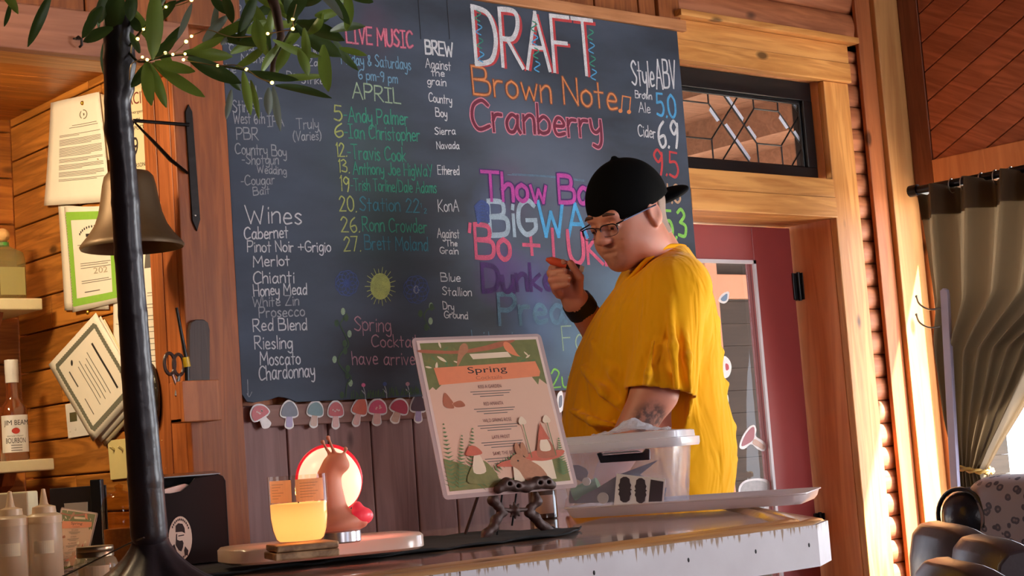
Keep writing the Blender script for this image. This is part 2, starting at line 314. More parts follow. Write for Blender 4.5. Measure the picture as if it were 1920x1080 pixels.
# ------------------------------------------------------------------ lettering: one-stroke hand alphabet
GL = {
'A': '0,0 .3,1 .6,0|.12,.38 .48,.38', 'B': '0,0 0,1|~0,1 .42,.95 .42,.6 .05,.54|~.05,.54 .52,.48 .5,.06 0,0', 'C': '~.55,.85 .35,1 .08,.8 .02,.35 .2,.02 .55,.15',
'D': '0,0 0,1|~0,1 .4,.9 .55,.5 .4,.1 0,0', 'E': '0,0 0,1 .45,1|0,.52 .38,.52|0,0 .45,0', 'F': '0,0 0,1 .48,1|0,.52 .38,.52',
'G': '~.55,.85 .35,1 .08,.8 .03,.3 .25,0 .55,.15 .56,.42|.3,.42 .58,.42', 'H': '0,0 0,1|.5,0 .5,1|0,.5 .5,.5', 'I': '0,1 .4,1|.2,1 .2,0|0,0 .4,0', 'J': '~.4,1 .4,.25 .25,0 .05,.12',
'K': '0,0 0,1|.48,1 .02,.45 .5,0', 'L': '0,1 0,0 .42,0', 'M': '0,0 .05,1 .35,.35 .65,1 .7,0', 'N': '0,0 0,1 .5,0 .5,1', 'O': '~.3,1 .05,.75 .05,.25 .3,0 .55,.25 .55,.75 .3,1',
'P': '0,0 0,1|~0,1 .4,.98 .48,.72 .3,.48 0,.48', 'R': '0,0 0,1|~0,1 .4,.98 .46,.74 .3,.5 0,.48|.15,.48 .52,0', 'S': '~.48,.85 .28,1 .06,.8 .22,.55 .46,.3 .3,.02 .02,.12', 'T': '0,1 .55,1|.28,1 .28,0',
'U': '~0,1 .02,.25 .25,0 .48,.25 .5,1', 'V': '0,1 .25,0 .52,1', 'W': '0,1 .18,0 .38,.7 .58,0 .78,1', 'X': '0,0 .5,1|0,1 .5,0', 'Y': '0,1 .26,.5|.52,1 .2,0', 'Z': '0,1 .5,1 0,0 .52,0',
'a': '~.38,.5 .2,.6 .03,.35 .08,.05 .25,.03 .38,.3|~.4,.58 .38,.2 .46,0', 'b': '0,1 0,0|~0,.4 .2,.58 .38,.4 .35,.1 .15,0 0,.1', 'c': '~.36,.5 .2,.6 .03,.35 .08,.05 .25,0 .38,.1',
'd': '~.38,.5 .2,.6 .03,.35 .08,.05 .25,.03 .38,.3|.4,1 .4,0', 'e': '~.04,.32 .36,.34 .3,.56 .14,.58 .03,.3 .12,.03 .38,.08', 'f': '~.35,.92 .22,1 .13,.8 .13,0|0,.55 .3,.55',
'g': '~.38,.5 .2,.6 .03,.38 .08,.08 .25,.06 .38,.3|~.4,.58 .4,-.15 .25,-.36 .05,-.25', 'h': '0,1 0,0|~0,.4 .18,.6 .34,.5 .35,0', 'i': '.05,.58 .05,0|.05,.8 .06,.86', 'j': '~.2,.58 .2,-.2 .02,-.3|.2,.8 .21,.86',
'k': '0,1 0,0|.32,.58 .03,.28 .34,0', 'l': '.05,1 .05,0', 'm': '0,.58 0,0|~0,.4 .14,.6 .26,.5 .26,0|~.26,.4 .4,.6 .52,.5 .53,0', 'n': '0,.58 0,0|~0,.4 .18,.6 .34,.5 .35,0',
'o': '~.2,.6 .03,.45 .03,.15 .2,0 .37,.15 .37,.45 .2,.6', 'p': '0,.58 0,-.36|~0,.42 .2,.6 .38,.4 .34,.08 .15,0 0,.1', 'r': '0,.58 0,0|~0,.36 .1,.55 .28,.56', 's': '~.3,.52 .16,.6 .04,.45 .18,.3 .3,.14 .16,0 .02,.08',
't': '.14,.92 .14,0|0,.58 .3,.58', 'u': '~0,.58 .02,.12 .16,0 .34,.2|.36,.58 .36,0', 'v': '0,.58 .18,0 .36,.58', 'w': '0,.58 .13,0 .27,.45 .41,0 .54,.58', 'x': '0,.58 .34,0|.34,.58 0,0',
'y': '~0,.58 .04,.25 .18,.15 .34,.3|~.36,.58 .34,-.1 .22,-.36 .04,-.3', 'z': '0,.58 .32,.58 0,0 .34,0',
'0': '~.25,1 .04,.75 .04,.25 .25,0 .46,.25 .46,.75 .25,1', '1': '.1,.82 .2,1 .2,0', '2': '~.03,.78 .2,1 .42,.8 .25,.4 0,0|0,0 .46,.02', '3': '~.03,.88 .25,1 .42,.78 .15,.53|~.15,.53 .46,.4 .38,.05 .03,.08',
'4': '.05,1 .02,.45 .45,.45|.38,1 .36,0', '5': '.42,1 .08,1 .05,.58|~.05,.58 .35,.62 .46,.3 .3,.02 .02,.08', '6': '~.36,.98 .1,.7 .03,.3 .2,0 .42,.15 .36,.45 .06,.35', '7': '0,1 .46,1 .16,0', '8': '~.24,.54 .04,.8 .24,1 .44,.8 .24,.54 .02,.25 .24,0 .46,.25 .24,.54',
'9': '~.42,.75 .22,.5 .03,.75 .22,1 .42,.8|~.43,.9 .4,.4 .3,0', '+': '.25,.75 .25,.2|0,.47 .5,.47', '-': '.02,.42 .26,.42', '.': '.03,.0 .05,.03', '&': '~.42,.1 .2,.5 .1,.8 .25,.9 .3,.7 .05,.25 .2,0 .45,.3', '(': '~.2,1.05 .02,.6 .05,.1 .2,-.15', ')': '~.02,1.05 .2,.6 .17,.1 .02,-.15',
'/': '0,-.1 .3,1.05', "'": '.05,1 .02,.8', '"': '.05,1 .02,.8|.16,1 .13,.8', ':': '.05,.5 .06,.54|.05,.1 .06,.14', '%': '0,0 .4,1|.05,.85 .1,.9|.32,.1 .36,.14',
}
ADV = {}
def glyph(ch):
    out = []
    for st in GL[ch].split('|'):
        sm = st.startswith('~'); pts = [tuple(map(float, q.split(','))) for q in st.lstrip('~').split()]
        pts = [(x, y, 0) for x, y in pts]
        out.append([tuple(p[:2]) for p in catmull(pts, 6)] if sm else [p[:2] for p in pts])
    return out, max(p[0] for s_ in out for p in s_)
def strokes_of(text, jit=.03, rng=RNG):
    x = 0; res = []
    for ch in text:
        if ch == ' ': x += .34; continue
        st, w = glyph(ch); dy = rng.uniform(-jit, jit); sl = rng.uniform(-jit, jit); sc = 1+rng.uniform(-jit, jit)
        for s_ in st: res.append([(x+px_+sl*py_, dy+py_*sc) for px_, py_ in s_])
        x += w+.13
    return res, max(x-.13, .05)
LIFT = [0]
def ribbon(mb, pts, w, nrm, lift):
    """flat chalk stroke of width w through 3-D points"""
    pts = [np.array(p, float) for p in pts]; nrm = np.array(nrm, float)
    if len(pts) < 2: return
    t0 = pts[1]-pts[0]; t1 = pts[-1]-pts[-2]
    pts[0] = pts[0]-t0/(np.linalg.norm(t0)+1e-9)*w*.4; pts[-1] = pts[-1]+t1/(np.linalg.norm(t1)+1e-9)*w*.4
    # sharp corners are split so the stroke keeps its width
    segs = [[pts[0]]]
    for i in range(1, len(pts)-1):
        a = pts[i]-pts[i-1]; b = pts[i+1]-pts[i]; a = a/(np.linalg.norm(a)+1e-9); b = b/(np.linalg.norm(b)+1e-9)
        segs[-1].append(pts[i])
        if a.dot(b) < .45: segs[-1][-1] = pts[i]+a*w*.35; segs.append([pts[i]-b*w*.35])
    segs[-1].append(pts[-1])
    for sg in segs:
        LIFT[0] = (LIFT[0]+1) % 8; lift = lift+2.2e-5*LIFT[0]; n = len(sg); vs = []
        for i in range(n):
            t = sg[min(i+1, n-1)]-sg[max(i-1, 0)]; t = t/(np.linalg.norm(t)+1e-9); sd = np.cross(nrm, t); ww = w*(.78 if i in (0, n-1) else 1)
            vs += [sg[i]+sd*ww/2+nrm*(lift+4e-6*i), sg[i]-sd*ww/2+nrm*(lift+4e-6*i)]
        mb.add(vs, [(2*i, 2*i+1, 2*i+3, 2*i+2) for i in range(n-1)])
def write(mb, text, p0, p1, up, h, w, nrm, lift=.0008, jit=.03, seed=None):
    """text stretched from p0 to p1 (3-D baseline ends), capital height h along up"""
    st, W = strokes_of(text, jit, random.Random(seed if seed is not None else text))
    p0 = np.array(p0, float); d = (np.array(p1)-p0)/W; up = np.array(up, float)*h
    for s_ in st: ribbon(mb, [p0+d*x+up*y for x, y in s_], w, nrm, lift)
# printed type: outlines of Blender's built-in font
FONT = {}
def prepare_fonts(texts):
    obs = []
    for t in texts:
        c = bpy.data.curves.new('type', 'FONT'); c.body = t; c.resolution_u = 3; o = bpy.data.objects.new('type', c); COL.objects.link(o); obs.append((t, o, c))
    dg = bpy.context.evaluated_depsgraph_get()
    for t, o, c in obs:
        e = o.evaluated_get(dg); me = e.to_mesh()
        vs = [tuple(v.co) for v in me.vertices]; fs = [tuple(p.vertices) for p in me.polygons]; e.to_mesh_clear()
        xs = [v[0] for v in vs]; ys = [v[1] for v in vs]; FONT[t] = (vs, fs, min(xs), max(xs), min(ys), max(ys))
    for t, o, c in obs: bpy.data.objects.remove(o); bpy.data.curves.remove(c)
def typeset(mb, t, fn, u0, u1, v0, v1):
    """fn(u, v) -> 3-D point; text fills the box u0..u1 x v0..v1"""
    vs, fs, a, b, c, d = FONT[t]
    mb.add([fn(u0+(x-a)/(b-a)*(u1-u0), v0+(y-c)/(d-c)*(v1-v0)) for x, y, _ in vs], fs)
prepare_fonts(['JIM BEAM', 'BOURBON', 'Spring', 'Cocktails', 'CAPACITY', '19', 'PERSONS', 'Emergency', 'Phone', 'MUST BE', 'POSTED', 'KENTUCKY STRAIGHT', '202', "Kit's Garden", 'Red Amanita', 'Wild Spring Rose', 'Late Frost', 'Save the Bees', 'TOP SHELF'])
# ------------------------------------------------------------------ shared materials
W_REC = wood('pine_recess', (186, 120, 50), (118, 68, 22), 'Y', 1., .42, .16)
W_RECX = wood('pine_recess_back', (186, 116, 48), (126, 70, 24), 'X', 1., .42, .16)
W_TRIMZ = wood('pine_trim_upright', (176, 100, 52), (128, 66, 30), 'Z', .9, .45, .10)
W_POST = wood('brown_post_upright', (180, 98, 42), (134, 66, 24), 'Z', .9, .5, .12)
W_HEAD = wood('golden_pine', (222, 160, 92), (176, 108, 48), 'X', .75, .4, .07)
W_CASE = wood('golden_pine_upright', (222, 158, 90), (182, 112, 52), 'Z', .75, .4, .05)
W_JAMB = wood('jamb_pine', (240, 166, 112), (214, 134, 82), 'Z', .6, .45, .05)
W_SIDE = wood('log_siding_pine', (188, 118, 78), (142, 80, 50), 'X', .8, .5, .12)
W_PLNK = wood('amber_planks_upright', (170, 100, 52), (118, 62, 30), 'Z', .8, .45, .18)
W_DIAG = wood('slanted_cedar', (196, 116, 82), (150, 82, 56), 'Y', .8, .5, .12, rot=(math.radians(-26), 0, 0))
W_PINK = wood('painted_pink_planks', (164, 124, 118), (134, 98, 94), 'Z', .7, .6, .07)
W_STRIP = wood('pinkish_strip', (158, 112, 100), (128, 86, 76), 'X', .8, .55, .05)
W_SOFF = wood('soffit_board', (178, 120, 92), (148, 94, 70), 'X', .8, .5, .06)
W_BAR = wood('bar_top_boards', (178, 142, 118), (140, 104, 84), 'X', .9, .18, .10, coat=1., bump=.02)
W_LIP = wood('bar_lip_oak', (196, 150, 104), (158, 110, 68), 'X', .8, .3, .05, coat=.4)
W_FLOOR = wood('floor_boards', (92, 60, 40), (62, 38, 26), 'X', .8, .35, .15)
W_PORCH = wood('porch_boards', (56, 50, 48), (40, 36, 35), 'X', .7, .6, .12)
M_BLACK = mat('black_paint', (16, 16, 18), .35)
M_IRON = mat('dark_iron', (30, 24, 22), .45, .7, .2, 60, .2)
M_PAPER = mat('white_paper', (232, 226, 212), .75, var=.03)
M_CREAM = mat('cream_paper', (228, 214, 176), .75, var=.03)
M_INK = mat('grey_ink', (92, 88, 84), .8)
M_INKD = mat('dark_ink', (38, 34, 34), .8)
M_WHITE = mat('white_plastic', (226, 224, 220), .35)
M_BRASS = mat('brass', (190, 150, 60), .35, .9)
M_STEEL = mat('steel', (180, 178, 172), .28, .95)
NY = (0, -1, 0)

# ------------------------------------------------------------------ the room
XL, XR, YB, YF, ZC = -5.6, 4.68, 3.42, -7.0, 2.95       # left wall, right wall, back wall, front wall, ceiling
b = MB()
for i in range(49):
    y = YF+i*.235
    for k in range(6): b.box(XL+k*1.85+(i % 2)*.4-.4, XL+k*1.85+(i % 2)*.4+1.447, y, y+.233, -.03, 0)
structure(b, 'floor', W_FLOOR, 'brown board floor of the bar room', 'floor', bevel=.001)
b = MB()
for i in range(47): b.box(XL, XR+.1, YF+i*.245, YF+i*.245+.243, ZC, ZC+.03)
structure(b, 'ceiling', W_FLOOR, 'brown board ceiling over the bar room', 'ceiling')
# front wall with two unseen windows added for the fill lamps; plain left wall
b = MB(); b.box(XL, -.6, YF-.1, YF, 0, ZC).box(1.0, 3.1, YF-.1, YF, 0, ZC).box(4.7, XR+.1, YF-.1, YF, 0, ZC)
for x0, x1 in ((-.6, 1.0), (3.1, 4.7)): b.box(x0, x1, YF-.1, YF, 0, .85).box(x0, x1, YF-.1, YF, 2.4, ZC)
structure(b, 'wall_front', mat('front_wall_boards', (140, 96, 70), .6, scale=8), 'plank wall with two windows behind the camera', 'wall')
b = MB(); b.box(XL-.1, XL, YF, 4.5, 0, ZC)
structure(b, 'wall_left', mat('left_wall_boards', (120, 80, 52), .6, scale=8), 'plank wall far to the left', 'wall')
for n_, (x0, x1) in enumerate(((-.6, 1.0), (3.1, 4.7))):
    b = MB(); z0, z1 = .85, 2.4
    b.box(x0, x1, YF-.06, YF-.02, z0, z0+.06).box(x0, x1, YF-.06, YF-.02, z1-.06, z1).box(x0, x0+.06, YF-.06, YF-.02, z0, z1).box(x1-.06, x1, YF-.06, YF-.02, z0, z1).box((x0+x1)/2-.02, (x0+x1)/2+.02, YF-.06, YF-.02, z0, z1)
    structure(b, 'window_%d' % (n_+3), W_CASE, 'wooden window behind the camera', 'window')

# --- recess at the left: side wall of horizontal boards, back wall, ceiling, soffit board
XS, YR = 1.85, 4.335
b = MB()
ys = [(YB-.06, YR)]; z = 0.0; k = 0
rng = random.Random(3)
while z < 2.9:
    h = rng.choice((.098, .104, .092)); y1 = YR
    cut = rng.uniform(3.75, 4.15)
    b.box(XS, XS+.02, 3.50, cut-.001, z+.002, z+h-.002); b.box(XS, XS+.02, cut+.001, YR, z+.002, z+h-.002); z += h
b.box(XS+.021, XS+.05, 3.45, YR, 0, 2.9)
structure(b, 'wall_recess_side', W_REC, 'orange plank side wall of the recess, hung with papers', 'wall', bevel=.003)
b = MB(); z = 0.
while z < 2.9:
    b.box(XL, XS, YR, YR+.02, z+.002, z+.128); z += .13
b.box(XL, XS+.06, YR+.021, YR+.06, 0, 2.9)
structure(b, 'wall_recess_back', W_RECX, 'orange plank wall behind the bottle shelves', 'wall', bevel=.003)
b = MB()
for i in range(8): b.box(XL, XS, 3.34+i*.125, 3.34+i*.125+.123, 2.245, 2.265)
structure(b, 'ceiling_recess', W_RECX, 'low wooden ceiling of the recess', 'ceiling', bevel=.002)
b = MB(); b.box(XL, XS+.0, 3.30, 3.335, 2.16, 2.262)
b.mat(1).box(XL, XS, 3.336, 3.43, 2.16, 2.244)
structure(b, 'trim_soffit', [W_SOFF, W_HEAD], 'pinkish soffit board above the recess', 'trim', bevel=.003)
b = MB()
x = XL
while x < 1.86:
    b.box(x, x+.196, 3.31, 3.335, 2.264, ZC); x += .2
structure(b, 'wall_above_recess', W_PLNK, 'upright amber planks above the soffit board', 'wall', bevel=.003)
# upright trim boards on the near end of the side wall and the post face
b = MB()
b.box(XS-.018, XS-.001, 3.455, 3.515, 0, 2.158).box(XS-.018, XS-.001, 3.383, 3.451, 0, 2.158)
structure(b, 'trim_recess', W_TRIMZ, 'upright orange trim boards at the near end of the plank side wall', 'trim', bevel=.002)
b = MB(); b.box(XS-.018, 1.955, 3.36, 3.382, 0, ZC).box(1.957, 1.979, 3.372, 3.40, 0, ZC)
b.box(XS-.012, 1.975, 3.384, 3.46, 0, ZC)
structure(b, 'column_corner', W_POST, 'brown wooden corner post left of the chalkboard', 'post', bevel=.003)

# --- back wall: pink upright planks under the board, amber planks above, log siding at the right
b = MB(); x = 1.98
ws = [.135, .118, .128, .132, .125, .13, .128, .13, .125, .13, .128, .13, .1]
for w_ in ws:
    b.box(x+.002, min(x+w_, 3.50)-.002, 3.405, YB, 0, 1.375); x += w_
    if x > 3.48: break
b.mat(1).box(1.98, 3.48, YB, YB+.03, 0, 2.9)
structure(b, 'wall_back', [W_PINK, W_POST], 'pinkish upright plank wall under the chalkboard', 'wall', bevel=.003)
b = MB(); x = 1.98
while x < 3.45:
    b.box(x+.002, min(x+.176, 3.49), 3.392, YB, 2.49, ZC); x += .18
b.box(3.493, 3.585, 3.38, YB, 2.49, ZC)
structure(b, 'wall_back_upper', W_PLNK, 'upright amber planks above the chalkboard', 'wall', bevel=.003)
b = MB(); b.box(1.98, 3.595, 3.368, 3.404, 2.453, 2.487)
structure(b, 'trim_board_top', wood('pine_batten', (200, 138, 92), (160, 102, 62), 'X', .8, .5, .04), 'pine batten along the top of the chalkboard', 'trim', bevel=.002)
b = MB(); b.box(2.035, 3.48, 3.388, 3.4045, 1.322, 1.374)
structure(b, 'trim_sticker_rail', W_STRIP, 'pinkish wooden rail under the chalkboard with mushroom stickers on it', 'trim', bevel=.002)
# log siding (each course rounded)
def siding(b, x0, x1, z0, z1, pitch, y=3.42, depth=.013):
    z = z0
    while z < z1-.01:
        h = min(pitch, z1-z); rings = []
        for x in (x0, x1):
            prof = [(y+.02, z), (y, z+.001)]+[(y-depth*math.sin(PI*t)**.6, z+h*t) for t in (.08, .2, .35, .5, .65, .8, .92)]+[(y, z+h-.001), (y+.02, z+h)]
            rings.append([(x, a, c) for a, c in prof])
        b.loft(rings); z += pitch
b = MB(); siding(b, 4.31, 4.60, 0, 2.49, .0765); siding(b, 3.586, 4.60, 2.515, 2.95, .105, depth=.025); b.box(4.28, 4.72, 3.44, 3.5, 0, 2.95); b.box(3.5, 4.72, 3.44, 3.5, 2.40, 2.95)
structure(b, 'wall_back_right', W_SIDE, 'rounded log siding around the door trim', 'wall', smooth=True, angle=35)
# --- door trim
XD0, XD1 = 3.30, 4.256
b = MB(); b.box(3.56, 4.412, 3.352, 3.42, 2.497, 2.517); b.box(3.56, 4.388, 3.385, 3.42, 2.432, 2.496); b.box(3.56, 4.388, 3.381, 3.42, 2.366, 2.431)
structure(b, 'trim_door_head', W_HEAD, 'golden pine head trim with a cap over the transom', 'trim', bevel=.002)
b = MB(); b.box(XD1, 4.384, 3.394, 3.42, 0, 2.365)
structure(b, 'trim_door_right', W_CASE, 'golden pine upright trim right of the red door', 'trim', bevel=.003)
b = MB(); b.box(3.572, XD1-.001, 3.39, 3.43, 1.972, 2.034); b.box(3.572, XD1-.001, 3.386, 3.43, 1.905, 1.971); b.box(3.30, XD1-.001, 3.43, 3.62, 1.905, 1.925)
structure(b, 'trim_door_rail', W_HEAD, 'golden pine cross rail between transom and door', 'trim', bevel=.002)
b = MB(); b.box(XD1, XD1+.02, 3.421, 3.70, 0, 1.92).box(XD1, XD1+.02, 3.421, 3.505, 1.92, 2.40).box(XD1-.012, XD1-.001, 3.625, 3.70, 0, 1.90); b.box(3.28, 3.30, 3.421, 3.70, 0, 2.4); b.box(3.3, XD1, 3.43, 3.505, 2.37, 2.40)
structure(b, 'trim_door_jamb', W_JAMB, 'orange pine jamb the red door hangs on', 'trim', bevel=.002)
# --- transom: black frame with leaded bevelled glass
tw = thing('window_1', 'black framed leaded glass transom over the red door', 'transom window', (3.78, 3.50, 2.2)); tw['kind'] = 'structure'
TX0, TX1, TZ0, TZ1 = 3.31, 4.254, 2.036, 2.368
b = MB(); f = .052; GX1, GZ0, GZ1 = TX1-.045, TZ0+.045, TZ1-.062
b.box(TX0, TX1, 3.45, 3.50, GZ1, TZ1).box(TX0, TX1, 3.45, 3.50, TZ0, GZ0).box(GX1, TX1, 3.45, 3.50, GZ0, GZ1).box(TX0, TX0+f, 3.45, 3.50, GZ0, GZ1)
b.box(TX0+f, GX1, 3.462, 3.47, GZ1-.012, GZ1).box(TX0+f, GX1, 3.462, 3.47, GZ0, GZ0+.006).box(GX1-.008, GX1, 3.462, 3.47, GZ0, GZ1)
b.build('frame', M_BLACK, tw, bevel=.002)
GX0 = TX0+f; yl = 3.475
b = MB(); b.box(GX0, GX1, yl+.002, yl+.005, GZ0, GZ1); b.build('glass_pane', glass('transom_glass', (200, 185, 178), .03, .5), tw)
came = MB(); bev = MB()
cz = (GZ0+GZ1)/2; hz = GZ1-GZ0
def cm(a, c, bevel_side=None):
    a = np.array((a[0], yl, a[1])); c = np.array((c[0], yl, c[1])); came.tube([a, c], .0028, 6)
    if bevel_side is not None:
        d = (c-a)/np.linalg.norm(c-a); s_ = np.cross(d, (0, 1, 0))*bevel_side; w_ = .013
        bev.add([a+d*.012+s_*.003+[0, -.001, 0], c-d*.012+s_*.003+[0, -.001, 0], c-d*.016+s_*(.003+w_)+[0, -.0005, 0], a+d*.016+s_*(.003+w_)+[0, -.0005, 0]], [(0, 1, 2, 3)])
# two repeats of: hexagon with square panes above and below; its slanted sides run on as crossing diagonals
def tz_(x, y): p = on(1230+x/3.086, 80+y/3.086, 'Y', yl); return p[0], p[2]
hx = {k: tz_(*v) for k, v in dict(tl=(565, 390), tr=(710, 400), bl=(590, 590), br=(725, 600), lv=(510, 480), rv=(778, 500), rv1=(380, 455)).items()}
pit = hx['rv'][0]-hx['rv1'][0]; xc = (hx['lv'][0]+hx['rv'][0])/2; Lh = (hx['rv'][0]-hx['lv'][0])/2; ah = (hx['tr'][0]-hx['tl'][0]+hx['br'][0]-hx['bl'][0])/4; th_ = ((hx['tl'][1]+hx['tr'][1])-(hx['bl'][1]+hx['br'][1]))/4; zc_ = (hx['lv'][1]+hx['rv'][1])/2
sl_h = th_/(Lh-ah)
def seg(x0, z0, x1, z1, bs=None):
    if x0 > x1: x0, z0, x1, z1 = x1, z1, x0, z0
    def cut(x0, z0, x1, z1, xl, xr):
        if x1 <= xl or x0 >= xr: return None
        if x0 < xl: z0 = z0+(z1-z0)*(xl-x0)/(x1-x0); x0 = xl
        if x1 > xr: z1 = z0+(z1-z0)*(xr-x0)/(x1-x0); x1 = xr
        return x0, z0, x1, z1
    c_ = cut(x0, z0, x1, z1, GX0, GX1) if x1-x0 > 1e-6 else ((x0, z0, x1, z1) if GX0 < x0 < GX1 else None)
    if c_: cm((c_[0], c_[1]), (c_[2], c_[3]), bs)
for xh in (xc-pit*2, xc-pit, xc, xc+pit):
    seg(xh-ah, zc_+th_, xh+ah, zc_+th_); seg(xh-ah, zc_-th_, xh+ah, zc_-th_)
    for sx_ in (-ah, ah): seg(xh+sx_, zc_+th_, xh+sx_, GZ1); seg(xh+sx_, zc_-th_, xh+sx_, GZ0)
    for s_ in (-1, 1):
        xe_ = (GZ1-(zc_))/sl_h      # run of a slanted side from the point of the hexagon out to the rim
        # upper side of this hexagon point continues down past the point, lower side continues up
        seg(xh+s_*ah, zc_+th_, xh+s_*Lh, zc_, -s_ if s_ > 0 else None); seg(xh+s_*Lh, zc_, xh+s_*(Lh+(zc_-GZ0)/sl_h), GZ0, 1 if s_ > 0 else None)
        seg(xh+s_*ah, zc_-th_, xh+s_*Lh, zc_, None if s_ > 0 else 1); seg(xh+s_*Lh, zc_, xh+s_*(Lh+(GZ1-zc_)/sl_h), GZ1, None if s_ > 0 else 1)
came.build('lead_came', mat('lead_came_grey', (52, 50, 50), .4, .6), tw, smooth=True)
bev.build('bevelled_edge', mat('bevel_glint', (226, 230, 244), .35), tw)  # whitish colour painted in place of sky glinting through the bevels

# --- red door with glass, ajar in its frame
dr = thing('door_1', 'dark red door with a tall glass pane behind the man', 'door', (3.85, 3.60, 0)); dr['kind'] = 'structure'
M_RED = mat('dark_red_paint', (146, 52, 50), .45, var=.06, scale=14)
b = MB(); DX0, DX1 = 3.302, 4.238; ga, gc, gz0, gz1 = 3.55, 4.046, .46, 1.785
b.box(DX0, ga, 3.58, 3.622, .01, 1.898).box(gc, DX1, 3.58, 3.622, .01, 1.898).box(ga, gc, 3.58, 3.622, gz1, 1.898).box(ga, gc, 3.58, 3.622, .01, gz0)
b.build('door_leaf', M_RED, dr, bevel=.003)
b = MB(); w_ = .012
b.box(ga, gc, 3.572, 3.58, gz1-w_, gz1).box(ga, gc, 3.572, 3.58, gz0, gz0+w_).box(ga, ga+w_, 3.572, 3.58, gz0, gz1).box(gc-w_, gc, 3.572, 3.58, gz0, gz1)
b.build('glass_bead', mat('pale_bead', (196, 186, 190), .4), dr)
b = MB(); b.box(ga, gc, 3.598, 3.602, gz0, gz1); b.build('glass_pane', glass('door_glass', (215, 212, 215), .02, .35), dr)
for z in (1.70, .90):
    b = MB(); b.box(XD1-.004, XD1-.0005, 3.555, 3.622, z-.045, z+.045); b.box(XD1-.03, XD1-.004, 3.574, 3.5795, z-.045, z+.045)
    b.tube([(XD1-.008, 3.57, z-.048), (XD1-.008, 3.57, z+.048)], .006, 10)
    hg = b.build('hinge', M_BLACK, dr, bevel=.001)
    s_ = MB()
    for dz in (-.03, .03): s_.ball((XD1-.005, 3.60, z+dz), .004, 8, 6)
    s_.build('screw', M_STEEL, hg, smooth=True)

# --- right corner and right wall
b = MB(); b.box(4.450, 4.53, 3.384, 3.40, 0, ZC)
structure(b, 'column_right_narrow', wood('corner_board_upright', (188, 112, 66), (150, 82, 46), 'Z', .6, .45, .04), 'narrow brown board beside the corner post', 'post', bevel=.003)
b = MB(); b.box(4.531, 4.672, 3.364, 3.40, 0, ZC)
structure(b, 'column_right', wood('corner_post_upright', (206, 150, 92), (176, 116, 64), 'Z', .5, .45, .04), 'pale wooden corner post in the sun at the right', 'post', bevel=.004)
WY0, WY1, WZ0, WZ1 = 1.25, 3.35, .70, 2.0                        # right window opening
b = MB(); b.box(XR, XR+.05, WY1, YB+.1, 0, ZC).box(XR, XR+.05, YF, WY0, 0, ZC).box(XR, XR+.05, WY0, WY1, 0, WZ0).box(XR, XR+.05, WY0, WY1, WZ1, ZC)
structure(b, 'wall_right', W_JAMB, 'wooden wall with the sunny window at the right', 'wall')
b = MB(); b.box(4.656, XR-.001, 3.284, 3.363, 1.986, ZC)
structure(b, 'trim_right_corner', wood('dark_corner_trim', (146, 84, 58), (114, 62, 42), 'Z', .6, .5, .04), 'dark upright trim beside the slanted boards', 'trim', bevel=.003)
# slanted boards above the window
b = MB(); ang = math.radians(26); dirv = np.array((0, -math.cos(ang), math.sin(ang))); nrm = np.array((0, math.sin(ang), math.cos(ang)))
Y0_, Y1_, Z0_, Z1_ = 1.0, 3.282, 2.10, ZC
def clip(poly, ax, val, keep_less):
    out = []
    for i in range(len(poly)):
        p, q = poly[i], poly[(i+1) % len(poly)]; ip = (p[ax] <= val) == keep_less; iq = (q[ax] <= val) == keep_less
        if ip: out.append(p)
        if ip != iq: t = (val-p[ax])/(q[ax]-p[ax]); out.append(tuple(p[j]+t*(q[j]-p[j]) for j in range(3)))
    return out
o0 = np.array((XR-.02, 3.282, 2.10))
for i in range(-16, 26):
    a = o0+nrm*(i*.0915+.0015); c_ = o0+nrm*(i*.0915+.09)
    poly = [tuple(a-dirv*.6), tuple(a+dirv*3.2), tuple(c_+dirv*3.2), tuple(c_-dirv*.6)]
    for ax, v, kl in ((1, Y1_, True), (1, Y0_, False), (2, Z0_, False), (2, Z1_, True)):
        if poly: poly = clip(poly, ax, v, kl)
    if len(poly) > 2: b.prism(poly, (.018, 0, 0))
structure(b, 'wall_right_boards', W_DIAG, 'slanted reddish boards above the curtained window', 'wall', bevel=.003)
b = MB(); b.box(XR-.03, XR-.001, 1.0, 3.282, 2.0, 2.10)
structure(b, 'trim_window_head', W_JAMB, 'wooden head trim behind the curtain rod', 'trim', bevel=.003)
w2 = thing('window_2', 'bright sunlit window behind the brown curtain', 'window', (XR+.03, 2.2, 1.3)); w2['kind'] = 'structure'
b = MB(); t_ = .05
for y0, y1, z0, z1 in ((WY0, WY1, WZ0, WZ0+t_), (WY0, WY1, WZ1-t_, WZ1), (WY0, WY0+t_, WZ0, WZ1), (WY1-t_, WY1, WZ0, WZ1), (2.18, 2.23, WZ0, WZ1)): b.box(XR+.008, XR+.044, y0, y1, z0, z1)
b.build('window_frame', mat('white_window_paint', (225, 224, 220), .4), w2, bevel=.003)
b = MB(); b.box(XR+.024, XR+.028, WY0+t_, WY1-t_, WZ0+t_, WZ1-t_); b.build('glass_pane', glass('window_glass', (250, 252, 255), .01, .05), w2)

b = MB(); t_ = .05
for y0, y1, z0, z1 in ((-1.1, .9, .85, .9), (-1.1, .9, 2.25, 2.3), (-1.1, -1.05, .85, 2.3), (.85, .9, .85, 2.3), (-.13, -.07, .85, 2.3)): b.box(XR+.008, XR+.044, y0, y1, z0, z1)
structure(b, 'window_5', W_CASE, 'wooden window in the right wall nearer the camera', 'window')  # added frame for the right key lamp; the wall has no opening here
